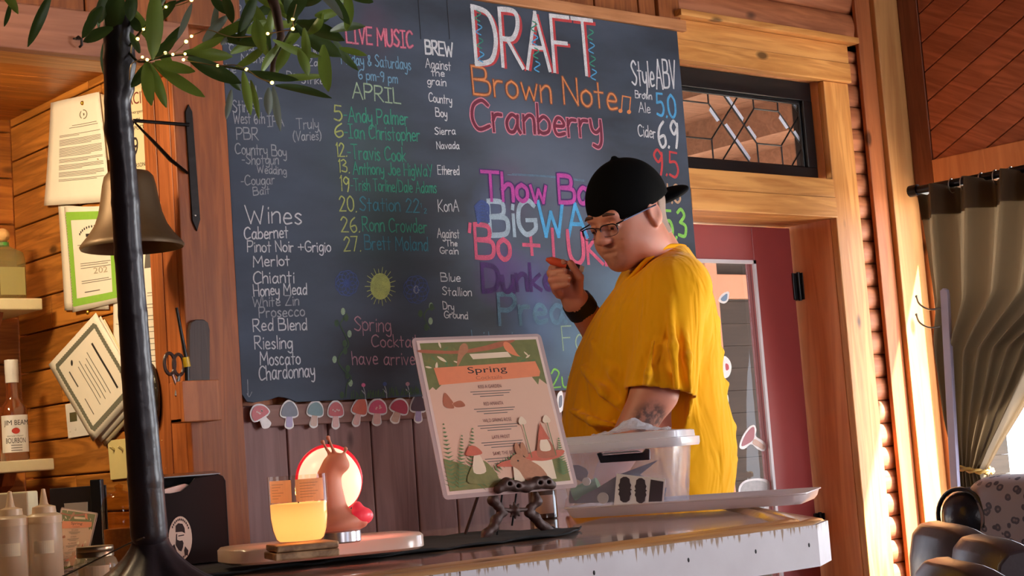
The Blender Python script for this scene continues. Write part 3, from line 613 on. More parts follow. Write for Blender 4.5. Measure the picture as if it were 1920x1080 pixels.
# --- outdoors: ground, porch behind the door
b = MB(); b.box(-12, 40, 3.75, 40, -.25, -.1).box(XR+.15, 40, -20, 3.74, -.25, -.1)
structure(b, 'ground', mat('pale_gravel', (190, 184, 172), .9, var=.2, scale=3), 'pale gravel ground outside the bar', 'ground')
b = MB()
for i in range(26): b.box(2.2+i*.3, 2.2+i*.3+.296, 3.72, 6.4, 2.62, 2.64)
for x in (2.6, 3.5, 4.4, 5.3, 6.2, 7.1, 8.0): b.box(x, x+.05, 3.75, 6.4, 2.48, 2.62)
b.box(2.2, 9.9, 6.3, 6.4, 2.3, 2.62)
structure(b, 'ceiling_porch', wood('porch_ceiling_boards', (158, 136, 124), (128, 108, 98), 'X', .7, .6, .12), 'brown board ceiling of the porch seen through the transom', 'ceiling')
b = MB()
for i in range(22): b.box(6.36, 9.0, 6.0, 6.04, i*.12-.1, i*.12+.018)
b.box(6.36, 9.0, 6.05, 6.1, -.1, 2.6)
structure(b, 'wall_porch', W_PORCH, 'grey brown plank wall outside seen through the door glass', 'wall')
b = MB(); b.box(6.28, 6.37, 5.9, 6.0, -.1, 2.48); b.box(6.37, 6.8, 5.94, 5.99, 1.95, 2.08)
structure(b, 'column_porch', mat('porch_post_wood', (176, 134, 112), .6), 'brown porch post outside the glass door', 'post', bevel=.004)
# ------------------------------------------------------------------ chalkboard
YC = 3.379                                               # face of the board
def cb(px, py): return on(px, py, 'Y', YC)
def board_mat():
    m, N, L, b = base_mat('slate_chalkboard'); tc = N.new('ShaderNodeTexCoord')
    n1 = N.new('ShaderNodeTexNoise'); n1.inputs['Scale'].default_value = 2.2; n1.inputs['Detail'].default_value = 6
    mp = N.new('ShaderNodeMapping'); mp.inputs['Scale'].default_value = (1, 1, 2.6); L.new(tc.outputs['Object'], mp.inputs[0]); L.new(mp.outputs[0], n1.inputs['Vector'])
    cr = N.new('ShaderNodeValToRGB'); cr.color_ramp.elements[0].color = s2l((48, 55, 68))+(1,); cr.color_ramp.elements[1].color = s2l((74, 86, 106))+(1,)
    cr.color_ramp.elements[0].position = .35; cr.color_ramp.elements[1].position = .7; L.new(n1.outputs['Fac'], cr.inputs[0]); col = cr.outputs[0]
    # wiped chalk dust left in patches of its own
    for px, py, r, c, st in ((940, 515, .13, (92, 52, 128), .75), (1010, 530, .12, (84, 70, 140), .5), (1000, 600, .16, (84, 112, 160), .55), (1080, 640, .17, (104, 140, 172), .55), (1060, 350, .28, (112, 122, 146), .4), (960, 260, .2, (104, 112, 130), .3),
                             (925, 395, .10, (96, 112, 150), .5), (960, 350, .12, (110, 84, 120), .4), (700, 300, .22, (50, 72, 66), .5), (720, 430, .2, (46, 66, 62), .5), (700, 60, .11, (92, 70, 92), .45), (700, 660, .16, (48, 40, 48), .5), (1160, 560, .2, (100, 130, 160), .5)):
        w = cb(px, py); vd = N.new('ShaderNodeVectorMath'); vd.operation = 'DISTANCE'; vd.inputs[1].default_value = tuple(w); 
        nd = N.new('ShaderNodeTexNoise'); nd.inputs['Scale'].default_value = 7; nd.inputs['Detail'].default_value = 5; L.new(tc.outputs['Object'], nd.inputs['Vector'])
        sc = N.new('ShaderNodeVectorMath'); sc.operation = 'MULTIPLY_ADD'; sc.inputs[1].default_value = (.12,)*3; L.new(nd.outputs['Color'], sc.inputs[0]); L.new(tc.outputs['Object'], sc.inputs[2])
        sb = N.new('ShaderNodeVectorMath'); sb.operation = 'SUBTRACT'; sb.inputs[1].default_value = (.06,)*3; L.new(sc.outputs[0], sb.inputs[0]); L.new(sb.outputs[0], vd.inputs[0])
        mr = N.new('ShaderNodeMapRange'); mr.interpolation_type = 'SMOOTHSTEP'; mr.inputs['From Min'].default_value = r; mr.inputs['From Max'].default_value = 0; mr.inputs['To Max'].default_value = st; L.new(vd.outputs['Value'], mr.inputs['Value'])
        mx = N.new('ShaderNodeMix'); mx.data_type = 'RGBA'; L.new(mr.outputs[0], mx.inputs[0]); L.new(col, mx.inputs[6]); mx.inputs[7].default_value = s2l(c)+(1,); col = mx.outputs[2]
    L.new(col, b.inputs['Base Color']); b.inputs['Roughness'].default_value = .62; b.inputs['Specular IOR Level'].default_value = .3
    return m
bd = thing('chalkboard', 'large slate chalkboard covered in coloured chalk lettering on the back wall', 'chalkboard', (2.77, 3.39, 1.9))
BX0, BX1, BZ0, BZ1 = 1.982, 3.563, 1.378, 2.452
b = MB(); ol = [(BX0, 1.402), (BX0+.012, 1.384), (BX0+.03, 1.381), (BX0+.07, 1.385), (BX0+.10, 1.392), (BX0+.125, 1.388), (BX0+.15, 1.378), (BX1, BZ0), (BX1, BZ1), (BX0, BZ1)]
b.prism([(x, YC, z) for x, z in ol], (0, .009, 0)); b.build('board_panel', board_mat(), bd, bevel=.001)
for px in (842, 788): p = cb(px, 60); b = MB(); b.box(p[0]-.0008, p[0]+.0008, YC-.0006, YC+.001, p[2]-.02, BZ1); b.build('panel_seam', M_BLACK, bd)
CH = dict(white=chalk('chalk_white', (226, 228, 234), .72), soft=chalk('chalk_soft_white', (190, 194, 204), .55), pink=chalk('chalk_pink', (240, 128, 168), .7), yellow=chalk('chalk_yellow', (198, 208, 120), .6),
          green=chalk('chalk_green', (70, 170, 140), .55), teal=chalk('chalk_teal', (70, 150, 170), .5), sky=chalk('chalk_sky', (130, 180, 215), .6), pale=chalk('chalk_pale_green', (176, 204, 170), .62),
          orange=chalk('chalk_orange', (238, 150, 92), .75), red=chalk('chalk_red', (216, 76, 78), .68), maroon=chalk('chalk_maroon', (122, 52, 70), .8), rose=chalk('chalk_rose', (236, 150, 170), .7),
          magenta=chalk('chalk_magenta', (206, 84, 176), .66), blue=chalk('chalk_blue', (92, 176, 232), .74), ice=chalk('chalk_ice', (176, 196, 214), .7), violet=chalk('chalk_violet', (96, 56, 130), .42), lime=chalk('chalk_lime', (150, 218, 100), .72),
          coral=chalk('chalk_coral', (230, 104, 136), .64), tan=chalk('chalk_tan', (220, 176, 140), .7), moss=chalk('chalk_moss', (84, 112, 72), .5), mauve=chalk('chalk_mauve', (214, 160, 176), .55), dblue=chalk('chalk_deep_blue', (84, 104, 170), .5),
          brown=chalk('chalk_brown', (150, 92, 66), .6), haze=chalk('chalk_haze', (120, 160, 190), .45))
CK = list(CH); CM = [CH[k] for k in CK]
def put(mb, text, x0, y0, x1, y1, h, col, w=3.0, lift=.0006, jit=.035):
    """one chalk line: baseline from pixel (x0,y0) to (x1,y1), capitals h px high, stroke w px"""
    p0, p1 = cb(x0, y0), cb(x1, y1); d = 0.5*(P(x0, y0, 1)[0]*0+1)
    sc = np.linalg.norm(cb((x0+x1)/2, (y0+y1)/2)-cb((x0+x1)/2, (y0+y1)/2-h))/h
    mb.mat(CK.index(col)); write(mb, text, p0, p1, (0, 0, 1), h*sc, w*sc, NY, lift, jit)
def scribble(mb, pts, col, w=2.5, n=8, lift=.0006, closed=False):
    pts3 = [cb(*p) for p in pts]; sc = np.linalg.norm(cb(pts[0][0], pts[0][1])-cb(pts[0][0], pts[0][1]-10))/10
    mb.mat(CK.index(col)); ribbon(mb, catmull(pts3, n, closed)+([pts3[0]] if closed else []), w*sc, np.array(NY, float), lift)
def blob(mb, pts, col, lift=.0005): mb.mat(CK.index(col)); mb.face([tuple(cb(*p)+np.array((0, -lift, 0))) for p in pts][::-1])

wine = MB(); beer = MB()
for t, x0, y0, x1, y1, h, w in (
    ('Bud Lo', 402, 22, 452, 20, 18, 2), ('Miller', 408, 66, 452, 64, 20, 2), ('Mich', 405, 84, 445, 82, 16, 2), ('Coors', 470, 46, 520, 44, 18, 2), ('Yueng', 535, 52, 600, 52, 18, 2), ('Blue', 412, 138, 442, 137, 18, 2), ('Corona', 430, 96, 476, 95, 12, 2), ('Michelob', 452, 118, 520, 117, 16, 2), ('Guin', 548, 98, 588, 97, 14, 2), ('Xtra', 588, 102, 612, 101, 14, 2), ('Zac', 578, 124, 604, 123, 13, 2), ('Sky', 462, 168, 480, 170, 16, 2),
    ('Dos', 538, 146, 562, 147, 13, 2), ('Strike', 565, 156, 606, 158, 15, 2), ('Stin', 436, 211, 464, 209, 22, 2.4), ('gray', 470, 196, 520, 198, 20, 2.2), ('West 6th', 438, 232, 496, 232, 20, 2.2), ('IPA', 502, 238, 532, 236, 19, 2.2), ('PBR', 444, 262, 484, 262, 22, 2.3), ('Truly', 556, 242, 597, 241, 19, 2), ('(Varies)', 550, 264, 602, 262, 17, 2),
    ('Country Boy', 441, 288, 537, 294, 20, 2.2), ('-Shotgun', 454, 308, 522, 308, 18, 2.1), ('Wedding', 482, 324, 537, 328, 15, 2), ('-Cougar', 452, 348, 515, 345, 18, 2.1), ('Bait', 475, 366, 505, 363, 15, 2), ('Wines', 462, 418, 565, 420, 34, 3),
    ('Cabernet', 458, 448, 540, 446, 22, 2.6), ('Pinot Noir +Grigio', 464, 472, 620, 472, 20, 2.4), ('Merlot', 475, 500, 543, 498, 20, 2.6), ('Chianti', 475, 532, 551, 530, 22, 2.6), ('Honey Mead', 476, 555, 575, 552, 21, 2.5), ('White Zin', 474, 575, 560, 572, 18, 2.3),
    ('Prosecco', 486, 596, 571, 592, 19, 2.5), ('Red Blend', 475, 621, 575, 618, 22, 2.6), ('Riesling', 478, 655, 548, 653, 23, 2.6), ('Moscato', 488, 685, 563, 683, 24, 2.6), ('Chardonnay', 486, 713, 590, 706, 27, 2.6)):
    put(beer if y0 < 400 else wine, t, x0, y0, x1, y1, h, 'white' if h > 19 and y0 > 390 else 'soft', w)
scribble(wine, [(464, 712), (465, 742)], 'soft', 1.6); scribble(wine, [(463, 738), (467, 744), (472, 735)], 'soft', 1.4)
wine.build('wine_list_lettering', CM, bd); beer.build('beer_list_lettering', CM, bd)
mus = MB()
for t, x0, y0, x1, y1, h, c, w in (
    ('Friday & Saturdays', 640, 119, 770, 131, 22, 'sky', 2.3), ('6 pm-9 pm', 672, 148, 745, 156, 18, 'sky', 2.3), ('APRIL', 661, 183, 751, 195, 28, 'pale', 3.2),
    ('5', 626, 225, 641, 227, 28, 'yellow', 3.2), ('-Andy Palmer', 645, 228, 765, 235, 27, 'green', 2.8), ('6', 627, 257, 643, 257, 26, 'yellow', 3), ('-Ian Christopher', 646, 259, 787, 265, 26, 'green', 2.6), ('12.', 629, 293, 650, 294, 25, 'yellow', 2.8), ('-Travis Cook', 652, 297, 761, 303, 26, 'green', 2.8),
    ('13.', 633, 322, 655, 324, 24, 'yellow', 2.6), ('Anthony Joe HigWaY', 662, 326, 811, 331, 22, 'green', 2.6), ('19', 636, 358, 655, 359, 28, 'yellow', 2.6), ('-Trish Torline/Dale Adams', 658, 357, 818, 362, 22, 'green', 2.2), ('20.', 637, 396, 668, 397, 28, 'yellow', 2.8), ('Station 22', 674, 394, 786, 398, 25, 'teal', 2.6),
    ('26.', 640, 434, 674, 436, 28, 'yellow', 2.8), ('Ronn Crowder', 680, 433, 800, 437, 26, 'green', 2.6), ('27.', 645, 471, 676, 470, 26, 'yellow', 2.8), ('Brett Moland', 684, 468, 802, 470, 26, 'teal', 2.5)):
    put(mus, t, x0, y0, x1, y1, h, c, w)
put(mus, 'LIVE MUSIC', 650, 80, 774, 90, 31, 'coral', 5, .0005, .02); put(mus, 'LIVE MUSIC', 650, 80, 774, 90, 31, 'rose', 2.2, .0009, .02)
put(mus, '1', 788, 389, 790, 389, 8, 'teal', 1.5); put(mus, '2', 795, 400, 800, 400, 9, 'teal', 1.5)
mus.build('music_list_lettering', CM, bd)
rg = random.Random(5); art = MB()
for cx, cy, rr, c in ((650, 531, 22, 'dblue'), (780, 543, 24, 'dblue')):
    for k in range(9):
        a = k*2*PI/9; ox, oy = cx+.5*rr*math.cos(a), cy+.55*rr*math.sin(a)
        scribble(art, [(ox+rr*.5*math.cos(t*PI/3), oy+rr*.55*math.sin(t*PI/3)) for t in range(6)], c, 1.6, 4, .0006+k*1e-5, True)
    scribble(art, [(cx+rr*.25*math.cos(t*1.1)*(1-t*.06), cy+rr*.3*math.sin(t*1.1)) for t in range(12)], 'soft' if cx > 700 else c, 1.4, 3)
blob(art, [(713+19*math.cos(t*PI/10), 537+25*math.sin(t*PI/10)) for t in range(20)], 'yellow')
for k in range(22):
    a = k*2*PI/22; r0, r1 = 1.0, 1.3+.15*(k % 2); scribble(art, [(713+19*r0*math.cos(a), 537+25*r0*math.sin(a)), (713+20*r1*math.cos(a), 537+25*r1*math.sin(a))], 'yellow', 1.5, 2)
for vine, col in (([(650, 588), (642, 600), (638, 610), (648, 630), (653, 648), (640, 662), (634, 678), (645, 695), (658, 708), (650, 722), (648, 745)], 'moss'), ([(815, 578), (802, 580), (795, 592), (800, 606), (806, 618)], 'moss')):
    scribble(art, vine, col, 2.4)
    for i, (x, y) in enumerate(vine):
        s_ = 1 if i % 2 else -1; c = ('pale', 'green', 'mauve')[i % 3]
        blob(art, [(x+s_*7+6*math.cos(t*PI/5)*.7, y-4+7*math.sin(t*PI/5)) for t in range(10)], 'moss' if i % 3 else 'pale', .0006+i*1e-5)
for i in range(46): x = 658+i*2.9+rg.uniform(-1, 1); y = 748-i*.22; scribble(art, [(x, y), (x+rg.uniform(-3, 3), y-rg.uniform(7, 16))], 'moss', 2.4, 2, .0005+i*4e-6)
for x, y, c in ((681, 724, 'pink'), (721, 722, 'dblue'), (764, 722, 'mauve')):
    scribble(art, [(x+4, y+24), (x+3, y+12), (x, y+2)], 'soft', 1.8); scribble(art, [(x+4, y+16), (x-3, y+8)], 'soft', 2); blob(art, [(x+4*math.cos(t), y-2+4*math.sin(t)) for t in np.arange(0, 6.2, .8)], c, .0008)
for t, x0, y0, x1, y1, h in (('Spring', 664, 619, 733, 622, 27, ), ('Cocktails', 697, 650, 790, 652, 22), ('have arrived', 661, 683, 790, 685, 24)): put(art, t, x0, y0, x1, y1, h, 'mauve', 2.4)
art.build('spring_drawing', CM, bd)
brew = MB(); put(brew, 'BREW', 798, 101, 849, 106, 25, 'white', 4.2, jit=.02)
for t, x0, y0, x1, y1, h in (('Against', 798, 127, 845, 132, 17), ('the', 809, 142, 833, 144, 13), ('grain', 801, 158, 836, 162, 14), ('Country', 804, 190, 847, 196, 16), ('Boy', 817, 218, 838, 221, 16), ('Sierra', 815, 252, 854, 252, 13), ('Navada', 819, 279, 861, 279, 13), ('Ethered', 821, 327, 861, 328, 16), ('KonA', 822, 397, 860, 396, 22),
    ('Against', 820, 446, 861, 446, 17), ('The', 836, 461, 857, 462, 11), ('Grain', 825, 475, 859, 477, 12), ('Blue', 827, 527, 863, 528, 15), ('Stallion', 829, 553, 884, 555, 15), ('Dry', 831, 580, 851, 582, 14), ('Ground', 833, 596, 877, 598, 13)): put(brew, t, x0, y0, x1, y1, h, 'white', 2)
brew.build('brew_list_lettering', CM, bd)
dft = MB()
put(dft, 'DRAFT', 898, 121, 1122, 142, 99, 'red', 9, .0005, .01)
put(dft, 'DRAFT', 893, 119, 1117, 140, 103, 'white', 9.5, .0009, .01)
for x, y0, y1 in ((893, 20, 112), (998, 40, 130), (1104, 55, 145)):
    for k in range(4): yy = y0+(y1-y0)*k/3.6; scribble(dft, [(x+k*2, yy), (x+8+k*2, yy+6), (x-3+k*2, yy+14), (x+6+k*2, yy+20)], 'blue' if k % 2 else 'green', 2.4, 4, .0012)
for dx, dy, c, w, l in ((0, 0, 'brown', 8, .0005), (0, 0, 'orange', 3.6, .0009)): put(dft, 'Brown Note', 888+dx, 176+dy, 1157+dx, 206+dy, 50, c, w, l, .02)
scribble(dft, [(1165, 206), (1167, 180), (1182, 183), (1180, 208)], 'orange', 3.4, 1)
for x, y in ((1163, 208), (1179, 210)): blob(dft, [(x+4*math.cos(t), y+4*math.sin(t)) for t in np.arange(0, 6.2, .7)], 'orange', .001)
put(dft, 'Cranberry', 886, 243, 1128, 258, 54, 'rose', 11, .0005, .02); put(dft, 'Cranberry', 886, 243, 1128, 258, 54, 'maroon', 6.6, .0009, .02)
for t, x0, y0, x1, y1, h, c, w in (('Style', 1185, 160, 1227, 163, 46, 'white', 3.6), ('ABV', 1231, 165, 1268, 167, 52, 'white', 3.8), ('Brown', 1191, 183, 1222, 187, 13, 'white', 2), ('Ale', 1198, 211, 1219, 212, 18, 'white', 2), ('5.0', 1232, 218, 1268, 221, 42, 'blue', 5), ('Cider', 1197, 255, 1229, 260, 21, 'white', 2.4), ('6.9', 1235, 276, 1272, 279, 50, 'white', 5.5),
    ('9.5', 1228, 326, 1272, 334, 46, 'red', 5), ('4.8', 1243, 378, 1276, 381, 32, 'tan', 4.5), ('5.3', 1248, 445, 1287, 447, 52, 'lime', 6.5), ('4.2', 1262, 500, 1290, 502, 44, 'violet', 5)): put(dft, t, x0, y0, x1, y1, h, c, w)
put(dft, 'Thow Back', 906, 374, 1155, 385, 50, 'violet', 14, .0004, .02); put(dft, 'Thow Back', 906, 374, 1155, 385, 50, 'magenta', 8, .0009, .02)
put(dft, 'BiG', 920, 441, 1006, 440, 63, 'ice', 10, .0007, .01); put(dft, 'WAVE', 1013, 441, 1168, 444, 60, 'blue', 9.5, .0007, .02)
for k in range(7): scribble(dft, [(890+k, 388+k*5), (902, 377+k*6), (914, 384+k*5), (916, 392+k*4)], 'dblue', 5, 4, .0006+k*3e-5)
put(dft, "'Bo + LUKE", 882, 483, 1160, 497, 60, 'coral', 9, .0007, .02); 
put(dft, 'Dunkel', 906, 546, 1050, 544, 48, 'violet', 10, .0007)
put(dft, 'Preacher', 937, 608, 1172, 602, 54, 'haze', 9, .0007, .02)
put(dft, 'Lite in a', 886, 642, 1010, 643, 22, 'haze', 2.4); put(dft, 'Fa', 1056, 656, 1096, 654, 44, 'pale', 3); put(dft, '2u', 1034, 728, 1068, 726, 34, 'lime', 3.6)
for k in range(5): scribble(dft, [(960-k*9, 326+k*1.6), (1030, 330+k*2), (1095, 338+k*2)], 'haze', 1.3, 4, .0004+k*1e-5) if k < 2 else None
dft.build('draft_list_lettering', CM, bd)

# mushroom stickers along the rail
YS = 3.3865
def sk(px, py): return on(px, py, 'Y', YS)
def outline(cx, cy, pts): return [(cx+x, cy+y) for x, y in pts]
def sticker(name, label, group, layers, toP, nrm, parent_lift=.0008):
    """layers = (material, outline in pixels); first one is the white die-cut backing"""
    t = None; nrm = np.array(nrm, float)
    for i, (nm, m, pts) in enumerate(layers):
        c3 = catmull([toP(*p) for p in pts], 4, True); mb = MB(); mb.prism([q+nrm*(i*parent_lift) for q in c3], nrm*parent_lift)
        o = mb.build(nm if i else name, m, t)
        if i == 0: t = tag(o, label, 'sticker', group)
    return t
MS = {k: mat('sticker_'+k, c, .45, var=.12, scale=120) for k, c in dict(white=(236, 228, 226), red=(196, 62, 70), pink=(212, 84, 120), teal=(96, 128, 134), grey=(92, 92, 108), wine=(112, 44, 66), tan=(206, 168, 150), blush=(226, 178, 172), crimson=(176, 44, 76), plum=(74, 40, 58), lilac=(170, 150, 190), orange=(206, 92, 66)).items()}
def cap_stem(cx, cy, w, h, capc, stemc, tilt=0., pointy=0., spots=True):
    def T(p):
        x, y = p[0]*w, p[1]*h; c_, s_ = math.cos(tilt), math.sin(tilt); return (cx+x*c_-y*s_, cy+x*s_+y*c_)
    capo = [(-.5, -.05), (-.42, -.32), (-.15, -.5-pointy), (.15, -.5-pointy), (.42, -.32), (.5, -.05), (.3, .04), (-.3, .04)]
    stm = [(-.14, 0), (.14, 0), (.2, .42), (.08, .5), (-.08, .5), (-.2, .42)]
    full = [(-.58, -.02), (-.48, -.38), (-.17, -.58-pointy), (.17, -.58-pointy), (.48, -.38), (.58, -.02), (.36, .11), (.22, .14), (.29, .45), (.1, .58), (-.1, .58), (-.29, .45), (-.22, .14), (-.36, .11)]
    ly = [('backing', MS['white'], [T(p) for p in full]), ('mushroom_stem', MS[stemc], [T(p) for p in stm]), ('mushroom_cap', MS[capc], [T(p) for p in capo])]
    return ly
G = 'mushroom stickers on the rail'
for name_label, args in ((('red spotted mushroom sticker leaning left, leftmost on the rail'), (490, 781, 33, 42, 'red', 'white', -.55)), ('grey pointed mushroom sticker with lilac stem, second from the left on the rail', (542, 779, 30, 44, 'grey', 'lilac', .0, .06)), ('teal capped mushroom sticker with pale stem', (590, 777, 28, 44, 'teal', 'tan', .12)), ('small red mushroom sticker with a thin white stem', (629, 778, 27, 46, 'red', 'blush', .0)),
    ('orange red pointed mushroom sticker in the middle of the rail', (672, 774, 27, 46, 'orange', 'blush', .25, .1)), ('pink spotted round mushroom sticker', (707, 773, 32, 44, 'pink', 'blush', .05)), ('crimson mushroom sticker tilted right with a tan stem', (746, 771, 32, 42, 'crimson', 'tan', .35)), ('dark plum pointed mushroom sticker half behind the menu', (784, 769, 28, 42, 'plum', 'lilac', .0, .15))):
    cx, cy, w_, h_, cc, sc_, tl = args[:7]; ly = cap_stem(cx, cy, w_, h_, cc, sc_, tl, args[7] if len(args) > 7 else 0)
    st = sticker('mushroom_sticker', name_label, G, ly, sk, NY)
    if cc in ('red', 'pink') :
        mb = MB(); rr = random.Random(cx)
        for k in range(6):
            a = rr.uniform(0, 6.28); q = rr.uniform(2, 8); x, y = cx+q*math.cos(a)+7*math.sin(tl), cy-9+q*.5*math.sin(a)
            mb.face([tuple(sk(x+1.6*math.cos(u), y+1.6*math.sin(u))+np.array((0, -.0026, 0))) for u in np.arange(0, 6.2, .8)])
        mb.build('cap_spots', MS['blush'], st)
sticker('feather_sticker', 'white striped sticker between the menu and the man', None, [('backing', MS['white'], [(1046, 738), (1053, 733), (1056, 748), (1054, 770), (1047, 772), (1044, 752)]), ('stripe', MS['grey'], [(1048, 745), (1053, 742), (1053, 760), (1048, 764)])], cb, NY)
# stickers on the door glass
def dg_(px, py): return on(px, py, 'Y', 3.5975)
sticker('fairy_sticker', 'small pale blue mushroom sticker high on the door glass', 'stickers on the door glass', [('backing', MS['white'], [(1347, 562), (1352, 553), (1362, 547), (1367, 549), (1365, 563), (1358, 569), (1350, 567)]), ('print', mat('sticker_blue', (120, 146, 176), .5), [(1351, 561), (1357, 554), (1363, 551), (1362, 562), (1356, 565)])], dg_, NY)
sticker('berry_sticker', 'white sticker with red dots beside the man on the door glass', 'stickers on the door glass', [('backing', MS['white'], [(1352, 672), (1360, 668), (1369, 678), (1371, 692), (1366, 706), (1356, 708), (1351, 692)]), ('print', MS['red'], [(1360, 682), (1365, 684), (1366, 692), (1361, 694)])], dg_, NY)
sticker('leaf_sticker', 'small white sticker below the red dotted one on the door glass', 'stickers on the door glass', [('backing', MS['white'], [(1358, 742), (1364, 740), (1366, 752), (1364, 764), (1358, 762)]), ('print', MS['tan'], [(1360, 747), (1363, 747), (1363, 757), (1360, 757)])], dg_, NY)
sticker('big_mushroom_sticker', 'pink mushroom sticker leaning over on the door glass', 'stickers on the door glass', [('backing', MS['white'], [(1386, 838), (1392, 818), (1404, 801), (1414, 797), (1418, 806), (1417, 818), (1432, 828), (1436, 838), (1432, 846), (1420, 842), (1408, 833), (1395, 842)]), ('mushroom_cap', mat('sticker_dusty_pink', (168, 96, 104), .5), [(1390, 836), (1396, 818), (1406, 804), (1413, 801), (1414, 812), (1412, 824), (1402, 832)]), ('mushroom_stem', MS['tan'], [(1413, 824), (1420, 826), (1432, 836), (1430, 843), (1421, 838), (1411, 832)])], dg_, NY)
gl = sticker('cluster_sticker', 'grey cluster of mushrooms sticker low on the door glass', 'stickers on the door glass', [('backing', MS['white'], [(1385, 928), (1386, 912), (1395, 902), (1408, 898), (1424, 897), (1440, 901), (1443, 914), (1440, 930), (1438, 960), (1392, 960)]), ('print', mat('sticker_pale_grey', (176, 168, 166), .5, var=.3, scale=90), [(1389, 924), (1392, 910), (1402, 903), (1420, 901), (1436, 905), (1438, 916), (1434, 930), (1430, 955), (1398, 955)])], dg_, NY)
# ------------------------------------------------------------------ the bar counter
ZB = 1.07
bt = thing('bar_counter', 'glossy plank topped bar counter with a distressed white front edge', 'bar counter', (1.0, 2.3, 0))
YFr = 1.745
ol = [(1.25, 2.79), (1.2, 3.06), (-1.4, 3.06), (-1.4, YFr+.09), (2.045, YFr+.09), (2.135, YFr+.15), (2.285, 2.03), (2.59, 2.40), (2.745, 2.60), (2.56, 2.79)]
b = MB()
for i in range(8):                                                     # boards clipped to the outline
    y0 = 1.83+i*.17; poly = [(x, y, ZB-.03) for x, y in ol]
    poly = clip(poly, 1, y0+.001, False); poly = clip(poly, 1, y0+.169, True)
    if len(poly) > 2: b.prism(poly[::-1], (0, 0, .03))
b.build('bar_top', W_BAR, bt)
def rail_path(off):   # lip along the front and the bevelled end
    return [(-1.4, YFr+off), (2.06-off*.45, YFr+off), (2.155-off*.75, YFr+.055+off*.6), (2.32-off*.8, 2.03), (2.62-off*.8, 2.40), (2.775-off*.8, 2.60)]
prof = [(.0, -.03), (.0, -.004), (.006, .002), (.018, .005), (.03, .003), (.04, -.002), (.05, .004), (.065, .0065), (.08, .005), (.093, .0), (.093, -.03)]
b = MB(); rings = []
for k in range(6): rings.append([(rail_path(o)[k][0], rail_path(o)[k][1], ZB+z) for o, z in prof])
b.loft(rings); b.build('bar_lip', W_LIP, bt, smooth=True, angle=50)
def worn():   # white paint scraped to bare wood along the top edge
    m, N, L, bb = base_mat('distressed_white_paint'); tc = N.new('ShaderNodeTexCoord'); sp = N.new('ShaderNodeSeparateXYZ'); L.new(tc.outputs['Object'], sp.inputs[0])
    mp = N.new('ShaderNodeMapping'); mp.inputs['Scale'].default_value = (150, 150, 9); L.new(tc.outputs['Object'], mp.inputs[0])
    nz = N.new('ShaderNodeTexNoise'); nz.inputs['Scale'].default_value = 1.; nz.inputs['Detail'].default_value = 5; L.new(mp.outputs[0], nz.inputs['Vector'])
    zz = N.new('ShaderNodeMapRange'); zz.inputs['From Min'].default_value = ZB-.042; zz.inputs['From Max'].default_value = ZB-.004; zz.inputs['To Min'].default_value = -.40; zz.inputs['To Max'].default_value = .05; L.new(sp.outputs['Z'], zz.inputs['Value'])
    ad = N.new('ShaderNodeMath'); ad.operation = 'ADD'; L.new(nz.outputs['Fac'], ad.inputs[0]); L.new(zz.outputs[0], ad.inputs[1])
    st = N.new('ShaderNodeMapRange'); st.inputs['From Min'].default_value = .56; st.inputs['From Max'].default_value = .62; L.new(ad.outputs[0], st.inputs['Value'])
    n2 = N.new('ShaderNodeTexNoise'); n2.inputs['Scale'].default_value = 14; n2.inputs['Detail'].default_value = 6; L.new(tc.outputs['Object'], n2.inputs['Vector'])
    m0 = N.new('ShaderNodeMix'); m0.data_type = 'RGBA'; m0.inputs[6].default_value = s2l((196, 186, 190))+(1,); m0.inputs[7].default_value = s2l((220, 214, 218))+(1,); L.new(n2.outputs['Fac'], m0.inputs[0])
    mx = N.new('ShaderNodeMix'); mx.data_type = 'RGBA'; L.new(m0.outputs[2], mx.inputs[6]); mx.inputs[7].default_value = s2l((150, 118, 92))+(1,); L.new(st.outputs[0], mx.inputs[0])
    L.new(mx.outputs[2], bb.inputs['Base Color']); bb.inputs['Roughness'].default_value = .55; return m
M_WORN = worn()
b = MB(); pth = rail_path(-.004); pin = rail_path(.03)
for k in range(5):
    if k == 0:
        for x0, x1 in ((-1.4, .2), (.203, 1.333), (1.336, pth[1][0])): b.prism([(x0, YFr-.004, ZB-.068), (x1, YFr-.004, ZB-.068), (x1, YFr+.03, ZB-.068), (x0, YFr+.03, ZB-.068)], (0, 0, .066))
    else: b.prism([(*pth[k], ZB-.068), (*pth[k+1], ZB-.068), (*pin[k+1], ZB-.068), (*pin[k], ZB-.068)], (0, 0, .066))
fa = b.build('front_edge_board', M_WORN, bt)
for px, py in ((1114, 1074), (1291, 1050), (1417, 1034), (1517, 1022)):
    p = on(px, py, 'Y', YFr-.004); MB().ball(p, (.0022, .0012, .0035), 8, 6).build('nail_head', M_BLACK, fa, smooth=True)
b = MB(); b.box(-1.4, 2.12, 1.93, 2.60, 0, ZB-.031); b.build('bar_base', M_RED, bt, bevel=.004)

